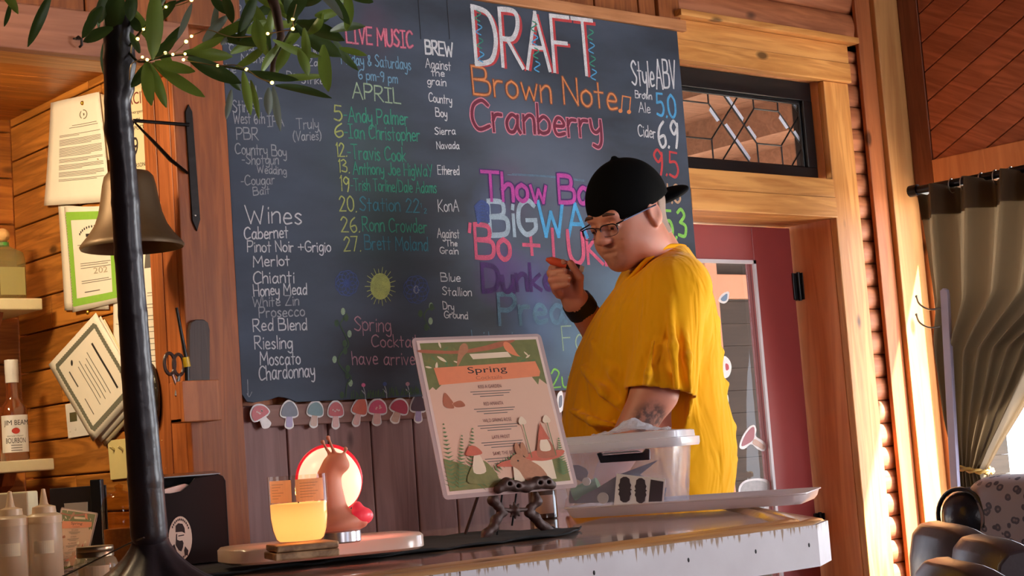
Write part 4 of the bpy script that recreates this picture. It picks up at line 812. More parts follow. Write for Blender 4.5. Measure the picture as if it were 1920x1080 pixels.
# ------------------------------------------------------------------ black runner, serving board, candle, snail lamp
def cloth_top(u, v):
    x0 = 1.13+(.875)*u; w0 = .16*(1-max(0, u-.86)/.14*.75); yc = 2.30-.02*u
    y = yc+(v-.5)*2*w0*.98+.006*math.sin(9*u); return (x0, y-.03*u*0, ZB+.002+.0035*abs(noise.noise((x0*14, y*14, 0)))+.004*(abs(v-.5) > .44)*abs(math.sin(23*u)))
b = MB(); b.grid(cloth_top, 60, 14)
tag(b.build('table_runner', mat('black_cloth', (18, 18, 20), .85, var=.3, scale=300), smooth=True, solid=.003), 'black cloth runner lying along the bar under the serving board', 'table runner')
ZS = ZB+.0125
def rrect(x0, x1, y0, y1, r, n=6):
    out = []
    for cx, cy, a0 in ((x1-r, y1-r, 0), (x0+r, y1-r, 90), (x0+r, y0+r, 180), (x1-r, y0+r, 270)):
        out += [(cx+r*math.cos(math.radians(a0+90*i/n)), cy+r*math.sin(math.radians(a0+90*i/n))) for i in range(n+1)]
    return out
pA, pB = on(446, 1064, 'Z', ZS), on(816, 1028, 'Z', ZS); bex = (pB-pA)/np.linalg.norm(pB-pA); bey = np.array((-bex[1], bex[0], 0)); bL = np.linalg.norm(pB-pA)
def bo(a, d, z): return tuple(pA+bex*a+bey*d+np.array((0, 0, z)))
b = MB(); b.loft([[bo(x, y, 0) for x, y in rrect(.006, bL-.006, .006, .174, .056, 8)], [bo(x, y, .004) for x, y in rrect(0, bL, 0, .18, .06, 8)], [bo(x, y, .021) for x, y in rrect(0, bL, 0, .18, .06, 8)], [bo(x, y, .025) for x, y in rrect(.004, bL-.004, .004, .176, .058, 8)]])
tag(b.build('serving_board', mat('cream_marble', (206, 178, 158), .3, var=.10, scale=7, coat=.3), smooth=True, angle=50), 'rounded cream serving board under the candle and snail lamp', 'serving board')
ZT = ZS+.025
# stack of striped wooden coasters
pc = on(564, 1017, 'Z', ZT+.019); cx, cy = pc[0], pc[1]
W_ZEB = wood('striped_coaster_wood', (230, 186, 138), (128, 82, 52), 'Y', .9, .4, .25, knots=False)
zz = ZT
for k, (w_, h_, sh) in enumerate(((.042, .010, 0), (.0405, .009, .0015))):
    b = MB(); b.obox((cx+sh, cy, zz+h_/2), (w_*.9, -w_*.35, 0), (w_*.35, w_*.9, 0), (0, 0, h_/2-.0003))
    tag(b.build('wooden_coaster', W_ZEB, bevel=.002), 'striped wooden coaster at the bottom of the stack' if k == 0 else 'striped wooden coaster directly under the candle glass', 'coaster', 'coasters under the candle'); zz += h_
# lit candle
cd = thing('candle', 'lit cream candle in a clear tumbler on striped coasters', 'candle', (cx, cy, zz))
R0 = .0425; HC = .098
KS = .86
class KM(MB):
    def lathe(s_, prof, c=(0, 0, 0), n=32, caps=True, squash=None): return MB.lathe(s_, [(r*KS, z*KS) for r, z in prof], c, n, caps, squash)
b = KM(); b.lathe([(.030, .0), (.0345, .004), (.0395, .018), (.0425, .036), (.0432, .06), (.0432, HC), (.0418, HC), (.0418, .06), (.0412, .036), (.0388, .019), (.034, .005), (.030, .0022), (.0, .002)], (cx, cy, zz), 40, caps=False)
b.build('glass_tumbler', glass('tumbler_glass', (252, 248, 244), .02, .12), cd, smooth=True)
def waxm():
    m, N, L, bb = base_mat('glowing_wax'); out = N['Material Output']; c = s2l((252, 214, 160))
    bb.inputs['Base Color'].default_value = c+(1,); bb.inputs['Roughness'].default_value = .4
    tr = N.new('ShaderNodeBsdfTranslucent'); tr.inputs[0].default_value = s2l((255, 222, 172))+(1,)
    mx = N.new('ShaderNodeMixShader'); mx.inputs[0].default_value = .7; L.new(bb.outputs[0], mx.inputs[1]); L.new(tr.outputs[0], mx.inputs[2]); L.new(mx.outputs[0], out.inputs[0]); return m
b = KM(); b.lathe([(.030, .003), (.0345, .007), (.0385, .0195), (.0408, .036), (.0413, .0565), (.040, .058), (.0, .0565)], (cx, cy, zz), 36, caps=True); b.build('wax', waxm(), cd, smooth=True)
b = MB(); b.tube([(cx, cy, zz+.057*KS), (cx+.001, cy, zz+.066*KS)], .0008, 6); b.build('wick', M_BLACK, cd)
b = KM(); b.lathe([(.0, .064), (.003, .068), (.004, .072), (.0025, .08), (.0, .088)], (cx, cy, zz), 12, caps=False); b.build('flame', mat('flame', (255, 190, 90), .5, emit=(255, 190, 96), estr=14), cd, smooth=True)
M_LAB = cloudy('candle_label_print', (216, 166, 132), 0., .6, .6)
def lab(u, v): a = math.radians(u); return (cx+.0437*KS*math.cos(a), cy+.0437*KS*math.sin(a), zz+v*KS)
va = math.degrees(math.atan2(-cy, -cx))                       # bearing towards the room
for a0, a1 in ((va-66, va-12), (va+4-8, va+58)):
    b = MB(); b.grid(lambda u, v: lab(a0+(a1-a0)*u, .060+.032*v), 10, 1); lb = b.build('label', M_LAB, cd)
    b = MB()
    for k in range(6): b.grid(lambda u, v: np.array(lab(a0+8+(a1-a0-24-(k % 3)*6)*u, .086-k*.004+.0005*v))+np.array((math.cos(math.radians(va)), math.sin(math.radians(va)), 0))*.0004, 8, 1)
    b.build('label_text', M_INK, lb)
light('candle_glow', 'POINT', (cx, cy, zz+.032*KS), .085, (1.0, 0.60, 0.30), rad=.012)
light('candle_flame', 'POINT', (cx, cy, zz+.078*KS), .07, (1.0, 0.66, 0.30), rad=.004)
# snail lamp
sp = on(634, 1018, 'Z', ZT); sx, sy = sp[0], sp[1]
Rr, Ff = RW[:, 0]*1.0, -RW[:, 2]*1.0
Rr = np.array((Rr[0], Rr[1], 0)); Rr /= np.linalg.norm(Rr); Ff = np.array((-Rr[1], Rr[0], 0)); UZ = np.array((0, 0, 1.))
sl_ = thing('snail_lamp', 'glowing red and yellow snail lamp on a silver base', 'lamp', (sx, sy, ZT))
b = MB(); b.lathe([(.032, 0), (.034, .002), (.034, .016), (.032, .018), (0, .018)], (sx, sy, ZT), 36); b.build('lamp_base', mat('brushed_silver', (205, 205, 210), .25, .9), sl_, smooth=True)
S0 = np.array((sx, sy, ZT))
def SL(r, u, f=0.): return S0+Rr*r*.93+UZ*u*.91+Ff*f
sd = SDF(S0-np.array((.08, .08, -.008)), S0+np.array((.09, .09, .19)), .0018)
sd.ell(SL(-.002, .027), (.041, .036, .011), None, .008); sd.ell(SL(.008, .034), (.036, .034, .014), None, .01)
sd.chain([SL(-.006, .04), SL(-.010, .075), SL(-.008, .105), SL(.0, .124), SL(.010, .130)], [.027, .019, .0150, .0125, .0105], .012)
sd.ell(SL(.012, .122), (.012, .012, .010), None, .008); sd.cap(SL(.03, .036), SL(.043, .030, -.01), .010, .005, .01)
for a, c_ in ((SL(.0, .132), SL(-.015, .162, .004)), (SL(.006, .134), SL(-.005, .168, -.004)), (SL(.014, .130), SL(.021, .148, .0))): sd.cap(a, c_, .0032, .0018, .004); sd.ell(c_, .0034, None, .002)
sd.cap(SL(.011, .131), SL(.013, .139, -.004), .002, .0016, .003)
M_SNAIL = cloudy('snail_peach', (246, 178, 146), 0., .5, .30)
sd.build('snail_body', M_SNAIL, sl_)
shell_c = SL(-.014, .100, .044)
M_SHELL = mat('glowing_shell', (255, 214, 190), .4, var=.1, scale=25, emit=(255, 206, 170), estr=1.15)
sd = SDF(shell_c-.075, shell_c+.075, .0022)
Rot = np.array([Rr, Ff, UZ])
sd.ell(shell_c, (.0455, .022, .0485), Rot, .004); sd.ell(shell_c+Rr*.018-UZ*.006-Ff*.008, (.030, .021, .035), Rot, .010); sd.ell(shell_c-Ff*.016-Rr*.006+UZ*.003, (.022, .016, .024), Rot, .008)
sd.build('shell', M_SHELL, sl_, 4)
M_RIM = mat('red_shell_rim', (214, 40, 48), .4, emit=(230, 34, 50), estr=.75)
b = MB(); b.tube([shell_c+Rr*.0468*math.cos(t)+UZ*.0498*math.sin(t)+Ff*.004 for t in np.linspace(0, 2*PI, 49)], .0034, 8); b.build('shell_rim', M_RIM, sl_, smooth=True)
sd = SDF(SL(-.02, .01, -.04), SL(.09, .08, .05), .0022)
sd = SDF(SL(.043, .042, 0)-.04, SL(.043, .042, 0)+.04, .002); sd.ell(SL(.040, .040, -.006), (.018, .014, .013), None, .004); sd.ell(SL(.034, .053, -.004), (.008, .008, .010), None, .005)
sd.build('glowing_toadstool', mat('red_glow', (232, 84, 92), .35, emit=(240, 40, 60), estr=.5), sl_)
light('snail_lamp_glow', 'POINT', tuple(SL(-.005, .10, .095)), 1.1, (1.0, 0.30, 0.26), rad=.03)

# ------------------------------------------------------------------ easel with the laminated menu
YE = 2.285
def ez(px, py): return on(px, py, 'Y', YE)
es = thing('tabletop_easel', 'ornate brown cast iron easel holding the cocktail menu', 'easel', (1.905, YE, ZB))
M_CAST = mat('brown_cast_iron', (74, 52, 46), .55, .35, .25, 90, .3)
def ironchain(nm, pts, rads, par=es):
    P3 = [ez(*p) for p in pts]; lo = np.min(P3, 0)-.02; hi = np.max(P3, 0)+.02
    s_ = SDF(lo, hi, .0017); s_.chain(P3, rads, .006)
    return s_
for nm, pts in (('leg', [(928, 928), (924, 938), (936, 950), (942, 962), (930, 975), (924, 990), (913, 1000), (905, 1013)]), ('leg', [(1004, 926), (1006, 940), (996, 952), (990, 962), (1004, 970), (1012, 982), (1022, 988), (1040, 998)])):
    s_ = ironchain(nm, pts, [.006, .009, .0065, .006, .0085, .0075, .008, .0055])
    for i, p in enumerate(pts[1:-1]): s_.ell(ez(p[0]+(-4 if i % 2 else 4), p[1]), .0055, None, .005)
    s_.build('leg', M_CAST, es, 1)
s_ = SDF(ez(935, 985)-.03, ez(995, 935)+.03, .0017)
c0 = ez(965, 957)
for k in range(8): a = k*PI/4; s_.cap(c0, c0+np.array((.014*math.cos(a), 0, .014*math.sin(a))), .005, .002, .003)
s_.ell(c0+np.array((0, -.003, 0)), .0065, None, .003); s_.cap(ez(938, 955), c0, .0038, .0032, .004); s_.cap(ez(993, 955), c0, .0038, .0032, .004)
s_.build('flower_boss', M_CAST, es, 1)
s_ = SDF(ez(912, 935)-np.array((.01, .035, .0)), ez(1030, 898)+np.array((.01, .03, .01)), .0018)
LB = [ez(920, 918), ez(935, 908), ez(952, 912), ez(972, 914), ez(992, 906), ez(1008, 905), ez(1020, 910)]; fwd = np.array((0, -.022, 0))
s_.chain([p+fwd for p in LB], [.008, .010, .0085, .0085, .010, .010, .008], .008)
for p in (LB[1], LB[2], LB[4], LB[5]): s_.ell(p+fwd, (.0055, .02, .0036), None, .003, cut=True)
s_.cap(LB[0]+fwd, LB[0]+np.array((.004, .012, -.006)), .006, .005, .004); s_.cap(LB[-1]+fwd, LB[-1]+np.array((-.004, .012, -.006)), .006, .005, .004); s_.cap(ez(922, 922), ez(1018, 914), .005, .005, .004)
s_.build('ledge', M_CAST, es, 1)
for (a, c_) in (((950, 922), (951, 1008)), ((977, 918), (980, 985))): b = MB(); b.tube([ez(*a)+np.array((0, .012, 0)), ez(*c_)+np.array((0, .03, 0))], .0018, 8); b.build('back_rod', M_BLACK, es, smooth=True)
b = MB(); b.tube([ez(963, 925)+np.array((0, .01, 0)), ez(963, 800)+np.array((0, .075, 0))], .003, 8); b.tube([ez(963, 840)+np.array((0, .058, 0)), np.array((ez(963, 1003)[0], YE+.14, ZB+.006))], .003, 8); b.build('back_prop', M_CAST, es, smooth=True)

M_LEAFP = mat('print_olive', (112, 112, 62), .5, var=.3, scale=60); M_BANN = mat('print_coral', (226, 130, 88), .5, var=.08, scale=60); M_PAGE = mat('print_page', (216, 172, 146), .5, var=.02)
M_FERN = mat('print_fern', (96, 120, 70), .5, var=.25, scale=80); M_FUR = mat('print_fur', (176, 118, 84), .5, var=.2, scale=150); M_MUSH = mat('print_red_cap', (196, 96, 70), .5, var=.15, scale=80); M_TWIG = mat('print_twig', (170, 96, 66), .5, var=.2, scale=80); M_MOSS = mat('print_moss', (122, 116, 62), .5, var=.35, scale=70); M_CRM = mat('print_cream', (226, 200, 170), .5)
def menu(par, BL, BR, TR, TL, nrm, thick=.0014, rich=True):
    """laminated cocktail menu: clear rim, page, printed art; u across, v up"""
    BL, BR, TR, TL, nrm = (np.array(q, float) for q in (BL, BR, TR, TL, nrm))
    def M(u, v, l=0.): return BL*(1-u)*(1-v)+BR*u*(1-v)+TR*u*v+TL*(1-u)*v+nrm*l
    def R(c, a0): return [M(*q) for q in c]
    rim = [(0+.035*(1-math.cos(t))*.0, 0) for t in (0,)]
    b = MB(); cs = rrect(0, 1, 0, 1, .03, 4); b.prism([M(u, v, -thick/2) for u, v in cs], nrm*thick); b.build('laminate', cloudy('laminate_film', (206, 180, 176), .30, .12, .2) if 'laminate_film' not in MATS else MATS['laminate_film'], par)
    b = MB(); b.face([M(u, v, thick*.75) for u, v in ((.03, .025), (.97, .025), (.97, .98), (.03, .98))]); b.build('page', M_WHITEP, par)
    b = MB(); l = [thick*.85]
    def poly(m_, pts, sm=False):
        l[0] += 1.2e-5; b.mat(PM.index(m_)); pts = [p[:2] for p in catmull([(x, y, 0) for x, y in pts], 4, True)] if sm else pts
        b.face([M(u, v, l[0]) for u, v in pts])
    PM = [M_PAGE, M_LEAFP, M_BANN, M_FERN, M_FUR, M_MUSH, M_TWIG, M_MOSS, M_CRM, M_INKD, M_INK, M_MAR]
    poly(M_PAGE, [(.05, .045), (.95, .045), (.95, .962), (.05, .962)])
    poly(M_LEAFP, [(.05, .962), (.95, .962), (.95, .66), (.90, .70), (.88, .66), (.84, .72), (.79, .73), (.80, .77), (.2, .78), (.14, .79), (.16, .70), (.10, .66), (.08, .68), (.05, .66)])
    rr = random.Random(11)
    for k in range(26):
        u = rr.choice((rr.uniform(.06, .3), rr.uniform(.72, .94))); v = rr.uniform(.80, .95); a = rr.uniform(0, 6.28); s_ = rr.uniform(.02, .04)
        poly(M_CRM if k % 4 == 0 else M_FERN if k % 2 else M_MOSS, [(u-s_*math.cos(a), v-s_*.8*math.sin(a)), (u-.3*s_*math.sin(a), v+.25*s_*math.cos(a)), (u+s_*math.cos(a), v+s_*.8*math.sin(a)), (u+.3*s_*math.sin(a), v-.25*s_*math.cos(a))], True)
    poly(M_TWIG, [(.05, .90), (.3, .885), (.55, .90), (.7, .93), (.78, .962), (.66, .955), (.5, .925), (.3, .905), (.05, .92)], True)
    poly(M_CRM, [(.42, .845), (.72, .85), (.70, .885), (.40, .88)])
    for u0, sgn in ((.34, 1), (.74, -1)):      # two small birds on the twig
        poly(M_BANN if sgn < 0 else M_FUR, [(u0, .93), (u0+.035*sgn, .952), (u0+.06*sgn, .94), (u0+.055*sgn, .90), (u0+.01*sgn, .865), (u0-.05*sgn, .80 if sgn > 0 else .85), (u0-.03*sgn, .87)], True)
    poly(M_BANN, [(.115, .80), (.90, .815), (.92, .745), (.905, .715), (.13, .69)])
    for t, u0, u1, v0, v1, m_ in (('Spring', .36, .66, .742, .795, M_INKD), ('Cocktails', .41, .61, .712, .735, M_TWIG)):
        l[0] += 2e-5; b.mat(PM.index(m_)); lv = l[0]; typeset(b, t, lambda u, v: M(u, v, lv), u0, u1, v0, v1)
    for t, v in (('Kiss A Garden', .655), ('Red Amanita', .545), ('Wild Spring Rose', .44), ('Late Frost', .335), ('Save the Bees', .235)):
        w_ = .0135*len(t)/2; l[0] += 1e-5; lv = l[0]; b.mat(PM.index(M_MAR))
        typeset(b, t.upper(), lambda u, v_: M(u, v_, lv), .5-w_, .5+w_, v, v+.022)
        for k in range(3): w2 = (.155, .14, .09)[k]; poly(M_INK, [(.5-w2, v-.022-k*.0155), (.5+w2, v-.022-k*.0155), (.5+w2, v-.0175-k*.0155), (.5-w2, v-.0175-k*.0155)])
    for pts in ([(.13, .57), (.155, .64), (.19, .60), (.20, .57)], [(.20, .57), (.26, .585), (.285, .55), (.22, .545)], [(.13, .57), (.19, .57), (.2, .54), (.15, .545)]): poly(M_TWIG, pts, True)
    # meadow, ferns, toadstools, gnome with a red hat, rabbit
    poly(M_MOSS, [(.05, .045), (.95, .045), (.95, .16), (.86, .20), (.75, .13), (.62, .10), (.45, .085), (.3, .13), (.18, .20), (.05, .24)])
    for u0, v0, u1, v1 in ((.08, .06, .10, .44), (.2, .08, .30, .40), (.25, .07, .58, .24), (.12, .06, .21, .36), (.9, .08, .93, .30)):
        for k in range(16):
            t = k/15; cu, cv = u0+(u1-u0)*t, v0+(v1-v0)*t; ln = .055*(1-t)+.008; dx, dy = (u1-u0), (v1-v0); n_ = math.hypot(dx, dy); nx, ny = -dy/n_, dx/n_
            for s_ in (-1, 1): poly(M_FERN, [(cu, cv), (cu+s_*nx*ln+dx/n_*ln*.5, cv+s_*ny*ln+dy/n_*ln*.5), (cu+dx/n_*.012, cv+dy/n_*.012)])
    poly(M_MOSS, [(.19, .08), (.40, .08), (.37, .17), (.31, .21), (.23, .17)], True); poly(M_CRM, [(.24, .14), (.33, .14), (.31, .24), (.27, .25)], True); poly(M_MUSH, [(.21, .25), (.25, .30), (.30, .29), (.33, .25), (.26, .24)], True)
    poly(M_CRM, [(.52, .06), (.60, .06), (.585, .17), (.535, .17)]); poly(M_MUSH, [(.42, .165), (.47, .19), (.58, .20), (.68, .185), (.70, .165), (.56, .155)], True)
    poly(M_CRM, [(.66, .06), (.84, .06), (.84, .18), (.68, .18)]); poly(M_MUSH, [(.64, .2), (.72, .24), (.82, .235), (.95, .23), (.90, .19), (.76, .175)], True)
    poly(M_FUR, [(.62, .10), (.60, .16), (.625, .21), (.63, .26), (.60, .22), (.56, .22), (.54, .18), (.57, .15)], True)      # rabbit
    poly(M_FUR, [(.52, .17), (.54, .215), (.60, .23), (.64, .20), (.74, .14), (.77, .06), (.62, .06), (.57, .13)], True)
    for o_ in (0, .045): poly(M_FUR, [(.59+o_, .21), (.575+o_, .27), (.60+o_, .30), (.62+o_, .25), (.62+o_, .21)], True)
    poly(M_INKD, [(.572, .188), (.58, .194), (.588, .188), (.58, .182)], True)
    poly(M_TWIG, [(.74, .20), (.76, .29), (.80, .33), (.86, .29), (.88, .20)], True); poly(M_CRM, [(.77, .24), (.79, .31), (.835, .31), (.85, .24)], True); poly(M_MUSH, [(.765, .305), (.79, .36), (.815, .415), (.835, .36), (.86, .305)])
    for u0 in (.68, .87):
        poly(M_CRM, [(u0-.03, .43), (u0, .46), (u0+.03, .43), (u0+.02, .41), (u0-.02, .41)], True); poly(M_FERN, [(u0-.003, .41), (u0+.003, .41), (u0+.012, .2), (u0+.006, .2)])
    b.build('printed_art', PM, par)
    return M
M_WHITEP = mat('menu_sheet', (218, 190, 178), .4); M_MAR = mat('print_maroon', (120, 72, 66), .6)
for t in ('KISS A GARDEN', 'RED AMANITA', 'WILD SPRING ROSE', 'LATE FROST', 'SAVE THE BEES'): pass
prepare_fonts(['KISS A GARDEN', 'RED AMANITA', 'WILD SPRING ROSE', 'LATE FROST', 'SAVE THE BEES'])
mn = None
BLm, BRm = on(832, 938, 'Y', YE-.018), on(1084, 914, 'Y', YE-.018); TLm = on(771, 634, 'Y', YE+.118); np_ = np.cross(BRm-BLm, TLm-BLm); TRm = EYE+ray(1013, 626)*((BLm-EYE).dot(np_)/ray(1013, 626).dot(np_))
mn = thing('cocktail_menu', 'laminated spring cocktails menu leaning on the iron easel', 'menu', (BLm+BRm)/2)
nm_ = np.cross(BRm-BLm, TLm-BLm); nm_ = nm_/np.linalg.norm(nm_)
menu(mn, BLm, BRm, TRm, TLm, nm_ if nm_[1] < 0 else -nm_)

# brown glass jar behind the easel
pj = on(1018, 974, 'Z', ZB); b = MB()
jr = thing('label_jar', 'brown jar with a pale label behind the easel', 'jar', (pj[0]+.03, pj[1], ZB)); jx, jy = pj[0]+.02, pj[1]+.02
b.lathe([(.028, 0), (.031, .003), (.031, .06), (.027, .066), (.025, .07), (.0, .07)], (jx, jy, ZB), 28); b.build('jar_body', mat('brown_glass', (72, 48, 38), .15, coat=.5), jr, smooth=True)
b = MB(); b.grid(lambda u, v: (jx+.0315*math.cos(math.radians(185+90*u)), jy+.0315*math.sin(math.radians(185+90*u)), ZB+.012+.04*v), 12, 1); b.build('jar_label', mat('jar_label_paper', (176, 140, 122), .7), jr)

# ------------------------------------------------------------------ tray, plastic tote and what is inside it
trx = np.array(on(1505, 947, 'Z', ZB+.0065))-np.array(on(1062, 974, 'Z', ZB+.0065)); ew = trx/np.linalg.norm(trx); ed = np.array((-ew[1], ew[0], 0)); ew3 = np.array((ew[0], ew[1], 0)); 
T0 = np.array(on(1062, 974, 'Z', ZB+.0065))
def TR_(a, d, z): return T0+ew3*a+ed*d+np.array((0, 0, z))
Lw = np.linalg.norm(trx[:2]); Dw = .285
M_TRAY = cloudy('milky_tray_plastic', (232, 220, 220), .12, .25, .35)
b = MB(); rings = []
for ins, z in ((.006, .001), (.0, .008), (-.004, .0195), (-.008, .021), (-.008, .023), (.0, .023), (.006, .010), (.012, .006)):
    rings.append([TR_(a, d, z) for a, d in rrect(ins, Lw-ins, ins, Dw-ins, .03, 5)])
b.loft(rings, True)
tag(b.build('plastic_tray', M_TRAY, smooth=True, angle=40), 'shallow milky plastic tray at the end of the bar under the tote', 'tray')
tt = thing('storage_tote', 'clear plastic storage tote with a navy latch on the tray', 'storage tote', TR_(.14, .15, .012))
def QF(px, py, d=.035):          # point of the tote's front wall seen at a pixel
    r = ray(px, py); n_ = ed; o_ = TR_(0, d, 0); return EYE+r*((o_-EYE).dot(n_)/r.dot(n_))
def qa(px, py): v = QF(px, py)-T0; return v.dot(ew3), v[2]
a1, _ = qa(1266, 880); a0 = -.045; zt = qa(1200, 836)[1]; zb = .0115
M_TOTE = cloudy('clear_tote_plastic', (222, 220, 236), .78, .1, .3)
b = MB(); h1 = zt
rings = [[TR_(a, d, z) for a, d in rrect(a0+i_, a1-i_, .035+i_, .035+.21-i_, .02, 5)] for i_, z in ((.016, zb), (.012, zb+.004), (.0, h1), (.003, h1), (.015, zb+.007))]
b.loft(rings, False); b.add([TR_(a, d, zb+.001) for a, d in rrect(a0+.016, a1-.016, .051, .035+.194, .02, 5)], [tuple(range(24))]); b.build('tote_body', M_TOTE, tt, smooth=True, angle=40)
M_LID = cloudy('milky_lid_plastic', (244, 243, 248), .15, .2, .4)
b = MB(); rings = [[TR_(a, d, h1+z) for a, d in rrect(a0-i_, a1+i_+.006, .033-i_, .035+.212+i_, .025, 5)] for i_, z in ((.010, -.006), (.012, .0), (.012, .012), (.004, .013), (.003, .026), (-.002, .028), (-.012, .026), (-.014, .014))]
b.loft(rings, True); b.build('tote_lid', M_LID, tt, smooth=True, angle=40)
# crumpled clear film on the lid
b = MB(); pk = [TR_(*qa(x, y)[:1], .07, 0) for x, y in ((1110, 828),)]
def film(u, v):
    a_ = qa(1105+140*u, 820)[0]; hgt = .030*math.exp(-((u-.5)/.22)**2)*(1-.3*v)+.012*abs(noise.noise((u*9, v*7, 2)))
    return TR_(a_, .05+.10*v, h1+.028+hgt*(math.sin(PI*v)*.7+.3))
b.grid(film, 26, 14); tag(b.build('plastic_film', cloudy('crumpled_film', (226, 230, 240), .45, .1, .3), smooth=False), 'crumpled clear plastic film on top of the tote lid', 'plastic film')
# latch
def LQ(px, py, o=.0): return QF(px, py)-ed*o
b = MB(); b.prism([LQ(*p, .002) for p in ((1121, 850), (1128, 868), (1220, 862), (1220, 842), (1212, 841), (1207, 848), (1132, 854), (1128, 848))], -ed*.010); b.build('latch', mat('navy_latch', (24, 30, 44), .35), tt, bevel=.0015)
b = MB(); b.prism([LQ(*p, .0115) for p in ((1131, 852), (1206, 847), (1198, 844), (1136, 849))], -ed*.004); b.build('latch_grip', mat('grey_latch', (120, 122, 134), .4), tt)
M_CARD = mat('sticker_sheet_white', (250, 246, 250), .5); M_SLATE = mat('slate_label', (70, 62, 72), .6)
def IN(px, py, o=.008):
    r = ray(px, py); o_ = TR_(0, .047+o, 0); return EYE+r*((o_-EYE).dot(ed)/r.dot(ed))
ls = thing('label_sheet', 'white sheet with three dark label shapes leaning against the tote front', 'label sheet', IN(1200, 944))
b = MB(); b.prism([IN(*p, -.0165) for p in ((1156, 888), (1199, 893), (1248, 898), (1244, 944), (1151, 948))], ed*.0008); b.build('sheet', M_CARD, ls)
def badge(cx, cy, w, h): return [(cx-.12*w, cy-.5*h), (cx+.12*w, cy-.5*h), (cx+.36*w, cy-.42*h), (cx+.40*w, cy-.26*h), (cx+.5*w, cy-.18*h), (cx+.42*w, cy-.05*h), (cx+.55*w, cy), (cx+.42*w, cy+.05*h), (cx+.5*w, cy+.18*h), (cx+.40*w, cy+.26*h), (cx+.36*w, cy+.42*h), (cx+.12*w, cy+.5*h), (cx-.12*w, cy+.5*h), (cx-.36*w, cy+.42*h), (cx-.40*w, cy+.26*h), (cx-.5*w, cy+.18*h), (cx-.42*w, cy+.05*h), (cx-.55*w, cy), (cx-.42*w, cy-.05*h), (cx-.5*w, cy-.18*h), (cx-.40*w, cy-.26*h), (cx-.36*w, cy-.42*h)]
for pts in (badge(1171.5, 918, 24, 48), badge(1201, 920, 22, 47), [(1220, 899), (1244, 903), (1241, 940), (1216, 941)]):
    b = MB(); b.prism([IN(*p, -.0172) for p in pts], ed*.0006); b.build('dark_label', M_SLATE, ls)
b = MB(); b.prism([IN(*p, .02) for p in ((1120, 915), (1160, 890), (1235, 862), (1200, 890), (1250, 915), (1245, 938), (1080, 944), (1090, 930))], ed*.001); tag(b.build('dark_card', mat('charcoal_card', (72, 66, 78), .7)), 'dark folded card behind the label sheet in the tote', 'card')
g0, g1 = IN(1076, 928, .06), IN(1122, 909, .06); b = MB(); b.tube([g0, g0*.4+g1*.6, g1], .016, 20)
tag(b.build('green_bottle', mat('green_bottle_plastic', (74, 140, 96), .35), smooth=True, angle=40), 'green craft bottle lying inside the tote', 'bottle')
for k, (px, py, r) in enumerate(((1099, 903, .0085), (1130, 934, .0115))):
    c_ = IN(px, py, .004); b = MB(); b.tube([c_, c_+ed*.006], r, 24); tag(b.build('white_disc', mat('white_cap_plastic', (226, 218, 206), .4), smooth=True, angle=40), ('small round white disc above the green bottle in the tote', 'larger round white disc below the green bottle in the tote')[k], 'disc', 'white discs in the tote')
b = MB(); b.prism([IN(*p, .03) for p in ((1074, 872), (1085, 872), (1098, 878), (1103, 886), (1100, 896), (1090, 903), (1080, 898))], ed*.002); tag(b.build('grey_tag', mat('grey_tag_card', (92, 80, 100), .6)), 'grey teardrop shaped card at the left inside the tote', 'card')
b = MB(); b.prism([IN(*p, .05) for p in ((1066, 938), (1068, 920), (1120, 930), (1150, 922), (1150, 940), (1068, 944))], ed*.01); tag(b.build('dark_pouch', mat('dark_pouch_cloth', (56, 46, 44), .8, var=.3)), 'dark pouch at the bottom of the tote', 'pouch')
# ------------------------------------------------------------------ papers and fittings on the plank side wall
def sw(px, py, k=0): return on(px, py, 'X', XS-.0015-.0022*k)
NX = np.array((-1., 0, 0))
def sheet(name, label, group, pts, k, m, curl=.004, cat='paper'):
    """paper hung on the side wall; pts = TL TR BR BL in pixels; corners lift off the wall a little"""
    q = [sw(*p, k) for p in pts]
    def fn(u, v): return (q[3]*(1-u)+q[2]*u)*(1-v)+(q[0]*(1-u)+q[1]*u)*v+NX*curl*((1-v)**2*(.5+.5*math.sin(3*u+k))+.25*abs(math.sin(5*u)))
    b = MB(); b.grid(fn, 10, 12)
    o = tag(b.build(name, m, smooth=True, solid=.0004), label, cat, group)
    def M(u, v, l=.0006): return np.array(fn(u, v))+NX*l
    return o, M
def lines(par, M, rows, mt, nm='printed_lines', l=.0007):
    b = MB()
    for u0, u1, v, h in rows:
        n = 6; b.grid(lambda u, t: M(u0+(u1-u0)*u, v+h*t, l), n, 1)
    b.build(nm, mt, par)
GP = 'papers pinned to the plank wall'
rr = random.Random(21)
# capacity notice, partly behind the tree trunk
cp, Mc = sheet('capacity_notice', 'cream capacity notice with dark red heading to the right of the trunk', GP, [(205, 162), (285, 150), (299, 402), (216, 420)], 0, M_CREAM, .002, 'notice')
b = MB(); typeset(b, 'CAPACITY', lambda u, v: Mc(u, v), .02, 1.0, .84, .93); b.build('heading_text', mat('brick_ink', (120, 44, 34), .7), cp)
b = MB()
for t, u0, u1, v0, v1 in (('Emergency', .42, .86, .765, .795), ('Phone', .60, .95, .70, .735), ('POSTED', .55, .90, .65, .68), ('19', .40, .62, .46, .60), ('PERSONS', .46, .80, .375, .405)): typeset(b, t, lambda u, v: Mc(u, v), u0, u1, v0, v1)
b.build('notice_text', M_INKD, cp)
lines(cp, Mc, [(.55, .95, .27, .004), (.55, .92, .17, .004), (.6, .8, .14, .004)], M_INK)
n2, M2 = sheet('handwritten_note', 'long white note with faint writing behind the bell, right of the trunk', GP, [(262, 452), (300, 446), (316, 712), (228, 716)], 1, M_PAPER, .002)
lines(n2, M2, [(.5, .95, .62+.004*k-.085*k, .004) for k in range(7)]+[(.5, .9, .60-.085*k, .003) for k in range(6)], M_INK)
